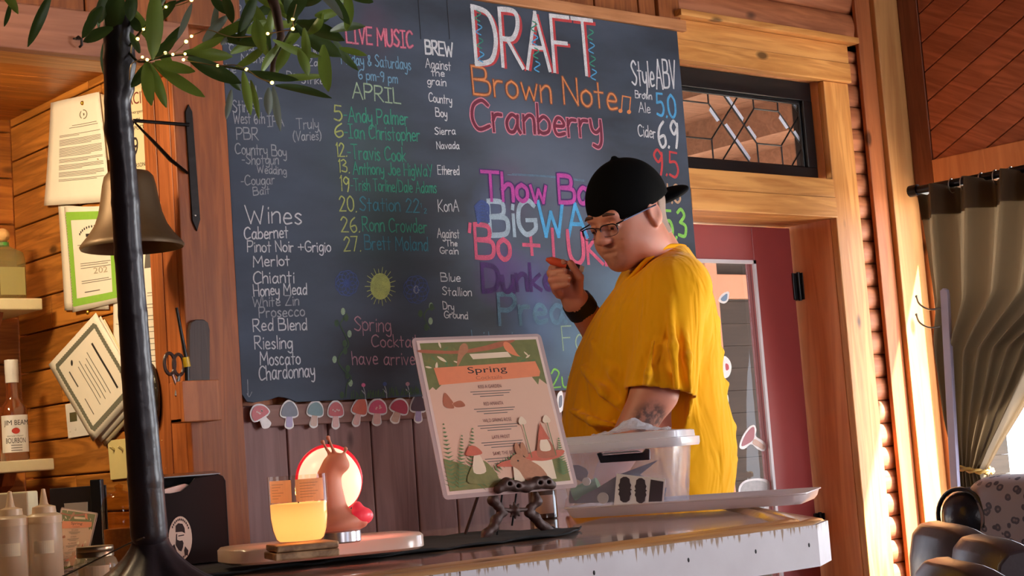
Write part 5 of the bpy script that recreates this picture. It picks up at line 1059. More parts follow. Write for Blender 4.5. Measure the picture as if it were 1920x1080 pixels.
b = MB(); b.grid(lambda u, v: M2(.35+.25*u, .80+.12*v), 3, 3); b.build('dark_print', M_INK, n2)
n3, M3 = sheet('white_note', 'narrow white note left of the trunk above the diamond certificate', GP, [(212, 540), (250, 538), (250, 700), (214, 690)], 1, M_PAPER, .002)
lines(n3, M3, [(.15, .6, .55, .006)], M_INK)
# letter with a seal
lt, Ml = sheet('official_letter', 'white official letter with a round seal, topmost paper on the plank wall', GP, [(95, 193), (188, 172), (212, 378), (87, 386)], 3, M_PAPER, .012)
b = MB()
for r0, r1 in ((.058, .072), (.0, .02)):
    n = 20
    for k in range(n):
        a0, a1 = 2*PI*k/n, 2*PI*(k+1)/n; c_ = (.66, .825); b.add([Ml(c_[0]+r*math.cos(a)*1.05, c_[1]+r*math.sin(a)*.62) for r, a in ((r0, a0), (r1, a0), (r1, a1), (r0, a1))], [(0, 1, 2, 3)])
b.build('seal', mat('seal_grey', (110, 106, 84), .7), lt)
rows = [(.45, .9, .735, .005), (.40, .92, .715, .005)]
v = .655
for para in (2, 5, 7, 3, 4, 4, 2):
    for k in range(para): rows.append((.22, .95 if k < para-1 else rr.uniform(.5, .9), v, .0045)); v -= .0125
    v -= .018
lines(lt, Ml, rows, M_INK)
pn, Mp = None, None
b = MB(); c_ = Ml(.66, .93, .002); b.ball(c_, (.005, .006, .006), 10, 6); b.build('push_pin', M_BRASS, lt, smooth=True)
l2, _ = sheet('folded_letter', 'edge of a folded paper between the official letter and the trunk', GP, [(180, 172), (206, 182), (212, 300), (186, 300)], 2, mat('dim_paper', (206, 188, 160), .75), .006)
# green bordered certificate over another sheet
c0_, _ = sheet('backing_sheet', 'white sheet showing left of the green bordered certificate', GP, [(109, 384), (190, 390), (205, 580), (123, 582)], 1, M_PAPER, .003)
gc_, Mg = sheet('green_certificate', 'white certificate with a bright green border under the official letter', GP, [(120, 388), (218, 386), (226, 566), (140, 586)], 2, M_PAPER, .006, 'certificate')
M_GRN = mat('lime_border', (134, 190, 66), .6, var=.1, scale=80)
b = MB()
for u0, u1, v0, v1 in ((.03, .12, .06, .94), (.86, .95, .06, .94), (.03, .95, .05, .12), (.03, .95, .87, .95)): b.grid(lambda u, v: Mg(u0+(u1-u0)*u, v0+(v1-v0)*v), 8, 8)
for k in range(34):
    v0 = .06+.88*k/34
    for u0 in (.015, .945): b.grid(lambda u, v: Mg(u0+.025*u, v0+.014*v), 1, 1)
b.build('green_border', M_GRN, gc_)
b = MB()
for k in range(14): a = PI*(.15+.7*k/13); b.grid(lambda u, v: Mg(.55-.30*math.cos(a)-.012+.022*u, .66+.13*math.sin(a)+.022*v), 1, 1)
b.grid(lambda u, v: Mg(.40+.30*u, .70+.03*v), 3, 1); b.build('arched_heading', M_INKD, gc_)
lines(gc_, Mg, [(.22, .8, .62, .006), (.25, .85, .44, .005), (.25, .8, .42, .005), (.25, .85, .395, .005), (.25, .8, .27, .005), (.25, .85, .25, .005), (.3, .6, .16, .008)], M_INK)
b = MB(); typeset(b, '202', lambda u, v: Mg(u, v, .0009), .5, .78, .33, .39); b.build('year_print', mat('pale_print', (180, 170, 150), .7), gc_)
# diamond hung certificate stack
for k, (dx, dy) in enumerate(((16, 10), (9, 4))):
    o_, _ = sheet('paper_stack_sheet', ('lowest sheet under the diamond hung certificate', 'middle sheet behind the diamond hung certificate')[k], GP, [(180+dx, 588+dy), (262+dx, 738+dy), (182+dx, 826+dy), (96+dx, 690+dy)], 2+k, M_PAPER if k else M_CREAM, .004)
dc, Md = sheet('diamond_certificate', 'white certificate with a dark scalloped border hung as a diamond', GP, [(180, 586), (262, 730), (178, 828), (91, 684)], 5, M_PAPER, .004, 'certificate')
M_SCA = mat('scallop_border', (108, 110, 96), .7, var=.3, scale=260)
b = MB()
n = 22
for k in range(n):
    t = .10+.80*(k+.5)/n
    for (cu, cv) in ((t, .10), (t, .90), (.09, t), (.91, t)):
        b.face([Md(cu+.028*math.cos(a), cv+.028*math.sin(a), .0008+.00002*(k % 3)) for a in np.arange(0, 6.2, PI/5)][::-1])
for u0, u1, v0, v1 in ((.085, .115, .1, .9), (.885, .915, .1, .9), (.1, .9, .085, .115), (.1, .9, .885, .915)): b.grid(lambda u, v: Md(u0+(u1-u0)*u, v0+(v1-v0)*v, .0009), 6, 6)
b.build('scalloped_border', M_SCA, dc)
lines(dc, Md, [(.22, .80, .72, .028)], M_INKD, 'heading_text')
lines(dc, Md, [(.25+.04*(k % 3), .78-.05*(k % 2), .60-.055*k, .009) for k in range(5)]+[(.25, .45, .22, .02), (.6, .8, .22, .012)], M_INK)
b = MB(); b.ball(sw(167, 586, 5)+NX*.004, (.004, .006, .006), 10, 6); b.build('push_pin', M_BRASS, dc, smooth=True)
b = MB(); c_ = Md(.2, .33); b.ball(c_, (.0015, .006, .008), 8, 6); b.build('emblem', M_INKD, dc)
o_, _ = sheet('loose_sheet', 'tilted white sheet poking out below the diamond certificate', GP, [(245, 740), (262, 760), (214, 822), (202, 808)], 1, M_PAPER, .003)
# thermostat and switch plates
th = thing('thermostat', 'white wall thermostat half under the diamond certificate', 'thermostat', sw(145, 790))
b = MB(); q = [sw(*p) for p in ((124, 758), (162, 752), (168, 816), (130, 822))]; b.prism(q, NX*.004) if False else b.prism(q, NX*.0035); b.build('thermostat_case', M_WHITE, th, bevel=.0015)
b = MB(); b.prism([sw(*p)+NX*.0036 for p in ((133, 774), (146, 772), (147, 789), (134, 791))], NX*.0006); b.build('display', mat('lcd_green_grey', (86, 88, 62), .2), th)
for px, py in ((134, 808), (144, 804)): b = MB(); b.ball(sw(px, py)+NX*.004, (.0015, .004, .004), 10, 6); b.build('button', M_WHITE, th, smooth=True)
M_IV = mat('ivory_plate', (216, 202, 140), .4)
for nm, lab, pts, tg in (('switch_plate', 'ivory double switch plate left of the trunk', ((204, 826), (240, 822), (246, 896), (210, 900)), 2), ('switch_plate', 'narrow ivory switch plate right of the trunk', ((306, 812), (318, 810), (326, 884), (313, 886)), 1)):
    t_ = thing(nm, lab, 'switch plate', sw(*pts[0]), 'switch plates on the plank wall'); b = MB(); b.prism([sw(*p) for p in pts], NX*.004); b.build('plate', M_IV, t_, bevel=.0012)
    cx_, cy_ = sum(p[0] for p in pts)/4, sum(p[1] for p in pts)/4
    for s_ in range(tg):
        o_x = (s_-.5)*16 if tg == 2 else 0; b = MB(); a_ = sw(cx_+o_x, cy_-18)+NX*.004; b.tube([a_, a_+NX*.012+np.array((0, 0, .008))], [.004, .003], 8); b.build('toggle', M_IV, t_, smooth=True)
# clear bag of bits hanging by the holster
bg_ = thing('plastic_bag', 'dark clear plastic bag of metal bits hanging beside the scissors', 'bag', sw(304, 700))
sd = SDF(sw(304, 742)-np.array((.05, .05, .10)), sw(304, 742)+np.array((.04, .05, .10)), .0035)
cbg = sw(304, 745)+NX*.026; sd.ell(cbg, (.014, .034, .072), None, .01); sd.ell(cbg+np.array((0, .006, .055)), (.012, .022, .03), None, .01)
b0 = sd.build('bag_film', mat('dark_cellophane', (54, 50, 44), .12, spec=.8, var=.5, scale=60, bump=1.), bg_)
for k, (px, py, l_) in enumerate(((296, 700, .03), (302, 722, .026), (298, 690, .02), (308, 780, .02))): b = MB(); a_ = sw(px, py)+NX*.043; b.tube([a_, a_+np.array((0, .008, -l_))], .0035, 8); b.build('metal_bit', M_STEEL, bg_, smooth=True)

# ------------------------------------------------------------------ holster with scissors and marker on the post
YP = 3.36
def pp_(px, py, y=YP): return on(px, py, 'Y', y)
hl = thing('wooden_holster', 'small wooden wall holder on the brown post holding scissors', 'holder', pp_(365, 790))
M_HOL = wood('holster_wood', (190, 112, 62), (150, 82, 42), 'Z', 1., .5, .05); M_HOLD = wood('holster_dark', (78, 54, 44), (60, 40, 34), 'Z', 1., .5, .05)
b = MB(); ol = [(350, 716), (350, 620), (353, 606), (362, 600), (378, 600), (386, 606), (389, 620), (389, 716)]; b.prism([pp_(*p) for p in ol], (0, -.012, 0)); b.build('back_board', M_HOLD, hl, bevel=.002)
x0, x1 = pp_(318, 750)[0], pp_(389, 750)[0]; z0, z1 = pp_(350, 793)[2], pp_(350, 717)[2]
b = MB(); b.box(x0, x1, YP-.062, YP-.05, z0, z1).box(x0, x0+.008, YP-.05, YP, z0, z1).box(x1-.008, x1, YP-.05, YP, z0, z1).box(x0, x1, YP-.05, YP, z0, z0+.01); b.build('pocket', M_HOL, hl, bevel=.002)
sc_ = thing('scissors', 'dark handled scissors standing in the wooden holder', 'scissors', pp_(335, 690, YP-.02))
for c_ in ((318, 682), (335, 684)):
    o = pp_(*c_, YP-.03); b = MB(); b.tube([o+np.array((.013*math.cos(t), 0, .024*math.sin(t))) for t in np.linspace(0, 2*PI, 25)], .0042, 8); b.build('finger_loop', mat('brown_handle', (66, 46, 40), .4), sc_, smooth=True)
b = MB(); b.tube([pp_(324, 702, YP-.03), pp_(338, 740, YP-.03)], .004, 8); b.tube([pp_(336, 704, YP-.03), pp_(330, 742, YP-.03)], .004, 8); b.build('blade', M_STEEL, sc_, smooth=True)
tl = thing('paint_marker', 'slim black tool with a yellow collar leaning from the wooden holder', 'marker', pp_(350, 690, YP-.03))
b = MB(); b.tube([pp_(331, 577, YP-.03), pp_(349, 672, YP-.035)], [.0035, .0045], 10); b.build('black_barrel', M_BLACK, tl, smooth=True)
b = MB(); b.tube([pp_(348, 670, YP-.035), pp_(351, 688, YP-.036)], .008, 12); b.build('yellow_collar', mat('yellow_collar', (214, 178, 40), .4), tl, smooth=True, angle=40)
b = MB(); b.tube([pp_(351, 688, YP-.036), pp_(352, 742, YP-.036)], .006, 10); b.build('dark_body', M_BLACK, tl, smooth=True)

# ------------------------------------------------------------------ bell on its iron bracket
br = thing('bell_bracket', 'black iron wall bracket on the brown post carrying the bell', 'bracket', pp_(356, 300))
b = MB(); ol = [(346, 210), (352, 196), (359, 210), (374, 412), (368, 434), (359, 414)]
b.prism([pp_(*p) for p in ol], (0, -.005, 0)); b.build('back_strap', M_IRON, br, bevel=.001)
b = MB(); b.tube([pp_(354, 234, YP-.008), pp_(250, 226, YP-.008)], .0042, 8); b.build('arm', M_IRON, br, smooth=True)
b = MB(); b.tube([pp_(251, 228, YP-.008), pp_(290, 268, YP-.010), pp_(320, 300, YP-.010), pp_(352, 325, YP-.008)], [.003, .007, .008, .005], 8, flat=.5); b.build('brace', M_IRON, br, smooth=True)
b = MB(); b.ball(pp_(366, 404, YP-.005), (.003, .002, .003), 8, 6); b.build('screw', M_STEEL, br, smooth=True)
bc = pp_(248, 466, YP-.008); bx, by, bz = bc
scb = np.linalg.norm(pp_(248, 466, YP-.008)-pp_(248, 366, YP-.008))/100
bl = thing('bell', 'large weathered brass bell hanging from the black bracket', 'bell', (bx, by, bz))
M_BELL = mat('aged_bell_brass', (96, 76, 52), .5, .5, .22, 22, .15)
prof = [(93, 0), (95, 5), (90, 12), (78, 26), (66, 44), (58, 66), (53, 92), (49, 118), (45, 134), (38, 142), (20, 146), (0, 147)]
b = MB(); b.lathe([(r*scb, z*scb) for r, z in prof]+[], (bx, by, bz), 48, caps=False); b.lathe([(0, 139*scb), (34*scb, 136*scb), (44*scb, 118*scb), (50*scb, 80*scb), (60*scb, 45*scb), (72*scb, 26*scb), (86*scb, 8*scb), (93*scb, 0)], (bx, by, bz), 48, caps=False)
b.build('bell_body', M_BELL, bl, smooth=True, angle=60)
b = MB(); b.tube([(bx, by, bz+146*scb), (bx, by, bz+172*scb)], .006, 8); b.tube([(bx+.009*math.cos(t), by, bz+178*scb+.011*math.sin(t)) for t in np.linspace(0, 2*PI, 17)], .0035, 6); b.build('hanger', M_IRON, bl, smooth=True)
b = MB(); b.tube([(bx, by, bz+120*scb), (bx+.006, by, bz-6*scb)], .003, 8); b.ball((bx+.02*0+.006, by, bz-12*scb), .010, 12, 8); b.build('clapper', M_IRON, bl, smooth=True)
b = MB(); b.tube([(bx, by, bz+190*scb), tuple(pp_(250, 228, YP-.008))], .0025, 6); b.build('suspension_link', M_IRON, bl, smooth=True)
hk = on(143, 78, 'Y', 3.30); b = MB(); b.tube([hk+np.array((0, .002, .006)), hk+np.array((0, -.012, .008)), hk+np.array((.002, -.022, .0)), hk+np.array((.003, -.02, -.012)), hk+np.array((.003, -.01, -.014))], .003, 8); b.lathe([(.008, 0), (.008, .003)], hk+np.array((0, -.002, .004)), 12)
tag(b.build('cup_hook', M_IRON, smooth=True), 'small black hook on the soffit board beside the trunk', 'hook')

# ------------------------------------------------------------------ shelves and bottles in the recess
M_SHELF = mat('cream_shelf_paint', (222, 208, 168), .4)
for k, (py, pe, lab, yf) in enumerate(((572, 80, 'short cream upper shelf at the left edge holding the clear bottle', 4.06), (872, 102, 'short cream lower shelf at the left edge holding the bourbon bottle', 4.02))):
    pt = on(pe, py, 'Y', yf); sh = thing('wall_shelf', lab, 'shelf', (1.4, 4.2, pt[2]), 'cream shelves in the recess'); th_ = .030
    b = MB(); b.box(.6, min(pt[0], XS-.003), yf, YR-.001, pt[2]-.012, pt[2]-.012+th_); b.build('shelf_board', M_SHELF, sh, bevel=.003)
    for xb_ in (1.68, .9):
        b = MB(); b.prism([(xb_, YR-.001, pt[2]-.0125), (xb_, yf+.05, pt[2]-.0125), (xb_, yf+.07, pt[2]-.045), (xb_, YR-.06, pt[2]-.11), (xb_, YR-.001, pt[2]-.16)], (.035, 0, 0)); b.build('bracket', W_TRIMZ, sh, bevel=.002)
    if k == 0: ZSH0 = pt[2]-.012+th_
    else: ZSH1 = pt[2]-.012+th_
# bourbon bottle (square shouldered)
yb_ = 4.12; pb = on(29, 868, 'Y', yb_); q = np.linalg.norm(on(29, 868, 'Y', yb_)-on(29, 768, 'Y', yb_))/100
bb_ = thing('bourbon_bottle', 'bourbon bottle with a white cap and white label on the lower shelf', 'bottle', (pb[0], yb_, ZSH1))
M_BOUR = mat('bourbon_glass', (112, 54, 26), .08, spec=.7, coat=.8)
H = (868-678)*q
b = MB(); b.lathe([(.030, 0), (.033, .004), (.033, H*.47), (.030, H*.53), (.020, H*.58), (.0145, H*.63), (.0135, H*.78)], (pb[0], yb_, ZSH1), 40, squash=3.4, caps=True); b.build('bottle_glass', M_BOUR, bb_, smooth=True, angle=60)
b = MB(); b.lathe([(.0165, H*.775), (.0170, H*.78), (.0170, H*.86), (.0175, H*.865), (.0175, H), (.0160, H+.001), (0, H+.001)], (pb[0], yb_, ZSH1), 28); cpb = b.build('cap', M_WHITE, bb_, smooth=True, angle=40)
fx = pb[0]; vdir = np.array((-pb[0], -yb_, 0)); vdir /= np.linalg.norm(vdir)
def bl_(u, v, l=0.):    # label wrapped on the front of the bottle: u -1..1
    a = math.atan2(vdir[1], vdir[0])+u*1.15; ca, sa = math.cos(a), math.sin(a)
    q_ = (abs(math.cos(a))**3.4+abs(math.sin(a))**3.4)**(-1/3.4); r = .0334*q_+l
    return (pb[0]+r*ca, yb_+r*sa, ZSH1+H*v)
b = MB(); b.grid(lambda u, v: bl_(-1+2*u, .085+.365*v), 24, 6); lbl = b.build('label', M_WHITE, bb_, smooth=True)
b = MB(); typeset(b, 'JIM BEAM', lambda u, v: bl_(u, v, .0008), -.60, .95, .335, .40); typeset(b, 'BOURBON', lambda u, v: bl_(u, v, .0008), -.5, .72, .175, .225); typeset(b, 'KENTUCKY STRAIGHT', lambda u, v: bl_(u, v, .0008), -.4, .6, .237, .25); b.build('label_lettering', M_INKD, lbl)
b = MB(); b.face([bl_(.12+.26*math.cos(a), .295+.030*math.sin(a), .001) for a in np.arange(0, 6.2, .4)]); b.build('wax_seal', mat('red_seal', (190, 60, 44), .5), lbl)
b = MB()
for v in (.10, .125, .15): b.grid(lambda u, t: bl_(-.2+.7*u, v+.006*t, .0008), 6, 1)
b.build('small_print', M_INK, lbl)
# clear squat bottle with cork ball stopper
yt_ = 4.14; pt = on(10, 568, 'Y', yt_); q = np.linalg.norm(on(10, 568, 'Y', yt_)-on(10, 468, 'Y', yt_))/100
tb = thing('tequila_bottle', 'squat clear bottle with a round cork stopper on the upper shelf', 'bottle', (pt[0], yt_, ZSH0))
b = MB(); b.lathe([(.046, 0), (.050, .005), (.051, 75*q), (.046, 90*q), (.026, 98*q), (.015, 103*q), (.014, 112*q)], (pt[0], yt_, ZSH0), 40, squash=3.2); b.build('bottle_glass', cloudy('green_clear_glass', (150, 146, 96), .55, .06, .3), tb, smooth=True, angle=60)
b = MB(); b.box(pt[0]-.034, pt[0]+.034, yt_-.0545, yt_-.0535, ZSH0+.012, ZSH0+60*q); b.build('label', cloudy('faint_label', (200, 190, 130), .5, .3, .2), tb)
b = MB(); b.lathe([(.0155, 104*q), (.0155, 110*q)], (pt[0], yt_, ZSH0), 20); b.build('green_ribbon', mat('green_ribbon', (70, 150, 60), .5), tb, smooth=True)
b = MB(); b.ball((pt[0], yt_, ZSH0+124*q), .019, 18, 12); b.build('cork_stopper', mat('cork', (206, 160, 100), .8, var=.2, scale=120, bump=.3), tb, smooth=True)

# ------------------------------------------------------------------ small things on the bar at the lower left
def squeeze(cx, cy, lab):
    t_ = thing('squeeze_bottle', lab, 'squeeze bottle', (cx, cy, ZB), 'squeeze bottles at the left end of the bar')
    b = MB(); b.lathe([(.024, 0), (.0265, .003), (.0265, .090), (.0255, .094), (.0245, .096)], (cx, cy, ZB), 32); bo = b.build('bottle_body', cloudy('milky_squeeze', (226, 208, 176), .18, .3, .4) if 'milky_squeeze' not in MATS else MATS['milky_squeeze'], t_, smooth=True, angle=40)
    b = MB(); b.lathe([(.0275, .092), (.0275, .103), (.024, .106), (.019, .108), (.018, .118), (.008, .121), (.0065, .124), (.003, .146), (0, .147)], (cx, cy, ZB), 28); b.build('spout_cap', cloudy('milky_cap', (236, 216, 180), .1, .3, .4) if 'milky_cap' not in MATS else MATS['milky_cap'], t_, smooth=True, angle=40)
    b = MB(); b.grid(lambda u, v: (cx+.0268*math.cos(math.radians(205+70*u)), cy+.0268*math.sin(math.radians(205+70*u)), ZB+.045+.02*v), 10, 1); b.build('tape_label', M_CREAM, bo)
def bar_at(px, depth):
    p = P(px, 900, depth); return p[0], p[1]
x_, y_ = bar_at(80, 2.62); squeeze(x_, y_, 'milky squeeze bottle standing in front of the small menu')
x_, y_ = bar_at(17, 2.60); squeeze(x_, y_, 'milky squeeze bottle at the left frame edge in front of the napkin box')
x_, y_ = bar_at(26, 2.86)
nb = thing('napkin_box', 'white square box of napkins behind the squeeze bottles', 'box', (x_, y_, ZB))
b = MB(); b.obox((x_-.01, y_, ZB+.072), Rr*.042, Ff*.03, (0, 0, .072)); b.build('carton', mat('cream_carton', (222, 208, 164), .7), nb, bevel=.003)
b = MB(); b.obox(np.array((x_-.01, y_, ZB+.05))-Ff*.0305, Rr*.012, Ff*.0004, (0, 0, .018)); b.build('printed_mark', mat('faint_mark', (196, 178, 130), .7), nb)
# small menu in a black stand
mp_ = P(150, 1000, 2.95)
ms = thing('menu_stand', 'black upright stand behind the small spring menu', 'menu stand', (mp_[0], mp_[1], ZB))
s0, s1 = P(195, 935, 3.0), P(182, 1060, 3.0); b = MB(); bx0 = P(186, 1000, 3.0)
b.obox((bx0[0], bx0[1], ZB+.078), Rr*.010, Ff*.012, (0, 0, .078)); b.build('upright', M_BLACK, ms, bevel=.002)
b = MB(); bb0 = P(150, 1000, 3.02); b.obox((bb0[0], bb0[1], ZB+.075), Rr*.052, Ff*.003, (0, 0, .07)); b.build('back_panel', mat('dark_panel', (44, 36, 38), .5), ms, bevel=.001)
b = MB(); b.obox((bb0[0], bb0[1], ZB+.004), Rr*.05, Ff*.03, (0, 0, .004)); b.build('base', M_BLACK, ms, bevel=.002)
A = [P(x, y, d) for x, y, d in ((88, 1085, 2.84), (161, 1060, 2.84), (184, 962, 2.90))]
n_ = np.cross(A[1]-A[0], A[2]-A[0]); n_ /= np.linalg.norm(n_); n_ = n_ if n_.dot(EYE-A[0]) > 0 else -n_
rt = ray(115, 951); TLs = EYE+rt*((A[0]-EYE).dot(n_)/rt.dot(n_))
sm = thing('small_menu', 'small spring cocktails menu card leaning behind the squeeze bottle', 'menu', A[0]); menu(sm, A[0], A[1], A[2], TLs, n_)
b = MB(); b.prism([P(x, y, 2.985) for x, y in ((120, 944), (164, 941), (164, 960), (122, 960))], Ff*.002); tag(b.build('spare_cards', M_PAPER), 'white cards sticking up behind the small menu', 'cards')
# mason jar
x_, y_ = bar_at(172, 2.46)
mj = thing('mason_jar', 'mason jar with a tarnished metal lid left of the tree base', 'jar', (x_, y_, ZB))
b = MB(); b.lathe([(.030, 0), (.033, .004), (.033, .028), (.030, .036), (.0255, .041)], (x_, y_, ZB), 32); jb = b.build('jar_glass', cloudy('jar_clear', (186, 176, 140), .55, .05, .2), mj, smooth=True, angle=50)
b = MB(); b.lathe([(.0262, .040), (.0275, .0405), (.0275, .047), (.0268, .048), (.0275, .049), (.0275, .0545), (.0265, .056), (0, .056)], (x_, y_, ZB), 32); b.build('lid', mat('tarnished_lid', (150, 134, 108), .3, .9), mj, smooth=True, angle=40)
b = MB(); b.grid(lambda u, v: (x_+.0334*math.cos(math.radians(195+85*u)), y_+.0334*math.sin(math.radians(195+85*u)), ZB+.006+.022*v), 12, 1); b.build('paper_label', M_CREAM, jb)
# glass cylinder with domed lid behind the trunk
x_, y_ = bar_at(222, 2.78)
gj = thing('apothecary_jar', 'clear domed glass jar just left of the trunk', 'jar', (x_, y_, ZB))
b = MB(); b.lathe([(.029, 0), (.031, .003), (.031, .100)], (x_, y_, ZB), 32); b.build('jar_glass', glass('jar_glass_clear', (236, 214, 184), .03, .5), gj, smooth=True, angle=50)
b = MB(); b.lathe([(.0315, .100), (.0315, .104), (.026, .122), (.014, .131), (.006, .134), (.008, .142), (0, .146)], (x_, y_, ZB), 32); b.build('dome_lid', glass('dome_glass', (240, 226, 200), .03, .5), gj, smooth=True, angle=50)
b = MB(); b.lathe([(.0, .002), (.028, .002), (.028, .07), (0, .072)], (x_, y_, ZB), 24); b.build('filling', mat('amber_filling', (170, 116, 62), .6, var=.4, scale=200), gj, smooth=True)

# ------------------------------------------------------------------ black napkin dispenser with a portrait sticker
dp = thing('napkin_dispenser', 'black napkin dispenser with a round portrait sticker beside the trunk', 'napkin dispenser', (1.36, 2.52, ZB))
F0, F1 = P(300, 1075, 2.66), P(432, 1060, 2.70)
ex = np.array((F1[0]-F0[0], F1[1]-F0[1], 0)); wl = np.linalg.norm(ex); ex /= wl; ey = np.array((-ex[1], ex[0], 0)); O = np.array((F0[0], F0[1], ZB+.006))
HT = P(430, 887, 2.70)[2]-ZB-.006
def D(a, d, z): return O+ex*a+ey*d+np.array((0, 0, z))
M_DISP = mat('dispenser_black', (8, 8, 9), .5, spec=.2)
cut = [(0, 0), (wl, 0), (wl, HT-.012), (wl-.004, HT-.004), (wl-.012, HT), (wl*.56, HT-.004), (wl*.46, HT-.016), (wl*.36, HT-.024), (wl*.2, HT-.026), (0, HT-.024)]
b = MB(); b.prism([D(a, 0, z) for a, z in cut], ey*.004); b.build('front_plate', M_DISP, dp, bevel=.001)
b = MB(); b.prism([D(a, 0, z) for a, z in ((wl-.0, 0), (wl-.004, 0), (wl-.004, HT-.006), (wl-.0, HT-.012))], ey*.085); b.prism([D(a, .081, z) for a, z in ((0, 0), (wl-.005, 0), (wl-.005, HT), (0, HT))], ey*.004); b.prism([D(a, .0045, z) for a, z in ((0, 0), (.004, 0), (.004, HT-.03), (0, HT-.03))], ey*.076); b.build('housing', M_DISP, dp, bevel=.001)
b = MB(); b.prism([D(a, .012, HT-.0005) for a in (.0, wl-.006)]+[D(a, .085, HT+.004) for a in (wl-.006, .0)], (0, 0, .002)); b.build('top_flap', mat('glossy_black', (30, 30, 32), .15), dp)
b = MB(); b.prism([D(a, .006, z) for a, z in ((.008, .01), (wl-.012, .01), (wl-.012, HT-.03), (wl*.42, HT-.012), (.008, HT-.020))], ey*.07); tag(b.build('napkins', M_PAPER), 'white folded napkins inside the black dispenser', 'napkins')
def DF(px, py, l=.0):
    r = ray(px, py); return EYE+r*((O-EYE).dot(ey)/r.dot(ey))-ey*l
st = [(338+22*math.cos(t), 1010+42*math.sin(t)) for t in np.arange(0, 2*PI, PI/16)]
b = MB(); b.prism([DF(*p, .0004) for p in st], -ey*.0004); stk = b.build('round_sticker', mat('sticker_offwhite', (216, 210, 190), .6), dp)
M_SIL = mat('portrait_ink', (34, 26, 24), .7); b = MB()
def face_(pts, l): b.face([DF(338+x, 1010+y, l) for x, y in pts])
face_([(-9, -12), (-9, -24), (-4, -29), (4, -28), (8, -20), (9, -10), (3, -13)], .0010)                     # cap
face_([(-9, 12), (-8, -8), (-6, -10), (-6, 2), (-1, 4), (4, 3), (6, 8), (5, 16), (2, 24), (-3, 22)], .00102)     # beard
face_([(-4, -6), (7, -8), (7, -6), (-4, -4)], .00104)
face_([(-15, 14), (-11, 10), (-8, 20), (-2, 33), (-8, 36), (-15, 30)], .0010); face_([(9, 14), (15, 22), (14, 32), (8, 30), (7, 22)], .0010)
for t in list(np.linspace(-2.5, -.6, 12))+list(np.linspace(.9, 2.2, 9)): x, y = 18.5*math.cos(t), 36*math.sin(t); face_([(x-1, y-2), (x+1, y-2), (x+1, y+2), (x-1, y+2)], .00106)
b.build('portrait_print', M_SIL, stk)

# ------------------------------------------------------------------ artificial tree on the bar and its string of lights
tr = thing('olive_tree', 'artificial olive tree with a dark wrapped trunk in the foreground', 'tree', (P(280, 1090, 2.2)[0], P(280, 1090, 2.2)[1], ZB))
M_TRUNK = mat('dark_wrapped_trunk', (36, 30, 36), .34, var=.4, scale=22, bump=.5, spec=.5)
DT = 2.2; mpp = DT/FP
sd = SDF(P(300, 1100, DT)-np.array((.13, .13, .0)), P(180, -60, DT)+np.array((.13, .13, .0)), .004)
tp = [(222, 50, 27), (220, 110, 26), (220, 190, 24), (223, 245, 27), (229, 285, 24), (235, 380, 26), (241, 480, 26), (249, 590, 27), (257, 700, 29), (265, 800, 31), (273, 900, 33), (280, 1000, 35)]
for (x0, y0, r0), (x1, y1, r1) in zip(tp, tp[1:]): sd.cap(P(x0, y0, DT), P(x1, y1, DT), r0*mpp, r1*mpp, .003)
sd.chain([P(235, 165, DT), P(243, 120, DT), P(243, 86, DT)], [.012, .0065, .0055], .01); sd.chain([P(222, 60, DT), P(212, -20, DT), P(205, -60, DT)], [.016, .012, .011], .01)
sd.build('trunk', M_TRUNK, tr, 1)
gx, gy = P(286, 1090, 2.2)[:2]
def flare(u, v):
    a = 2*PI*u; t = v; r = .024+.068*t**1.5; r *= 1+.16*t*math.sin(5*a+.6)+.07*t*math.sin(11*a); z = ZB+.008+.062*(1-t)**1.2-.004*t*math.sin(5*a)
    return (gx+r*math.cos(a), gy+r*math.sin(a), z)
b = MB(); b.grid(flare, 60, 12); b.build('base_cloth', mat('plum_black_cloth', (40, 32, 38), .38, var=.3, scale=30, bump=.3), tr, smooth=True, angle=180)
b = MB(); b.lathe([(.045, 0), (.045, .02), (.03, .05)], (gx, gy, ZB), 24); b.build('base_disc', M_BLACK, tr, smooth=True)
M_BRN = mat('brown_branch', (84, 58, 44), .7, var=.3, scale=60)
b = MB(); b.tube([P(x, y, d) for x, y, d in ((470, -90, 2.22), (505, -20, 2.2), (518, 20, 2.18), (527, 70, 2.16), (515, 110, 2.15), (508, 150, 2.14))], [.010, .008, .0065, .0055, .0045, .003], 10)
b.tube([P(x, y, d) for x, y, d in ((212, -20, 2.2), (330, -90, 2.22), (470, -90, 2.22), (600, -60, 2.2), (700, -30, 2.15))], [.011, .011, .010, .006, .003], 10); b.build('branch', M_BRN, tr, smooth=True)
b = MB()
for pts in ([(243, 100, 2.19), (262, 116, 2.15), (300, 108, 2.13), (350, 103, 2.12), (405, 122, 2.11), (462, 132, 2.1), (512, 158, 2.1)], [(515, 110, 2.15), (548, 50, 2.12), (560, 20, 2.12)], [(243, 86, 2.19), (270, 52, 2.16), (312, 15, 2.14), (360, -6, 2.13)], [(330, -90, 2.22), (300, -30, 2.2), (284, 30, 2.18)], [(100, -30, 2.2), (60, -30, 2.2), (18, -10, 2.2)], [(205, -60, 2.2), (150, -55, 2.2), (100, -30, 2.2)], [(600, -60, 2.2), (640, -10, 2.15)]):
    b.tube(catmull([P(*p) for p in pts], 4), .0016, 6)
b.build('twig', mat('green_twig', (66, 78, 44), .7), tr, smooth=True)
LV = [MB(), MB(), MB()]
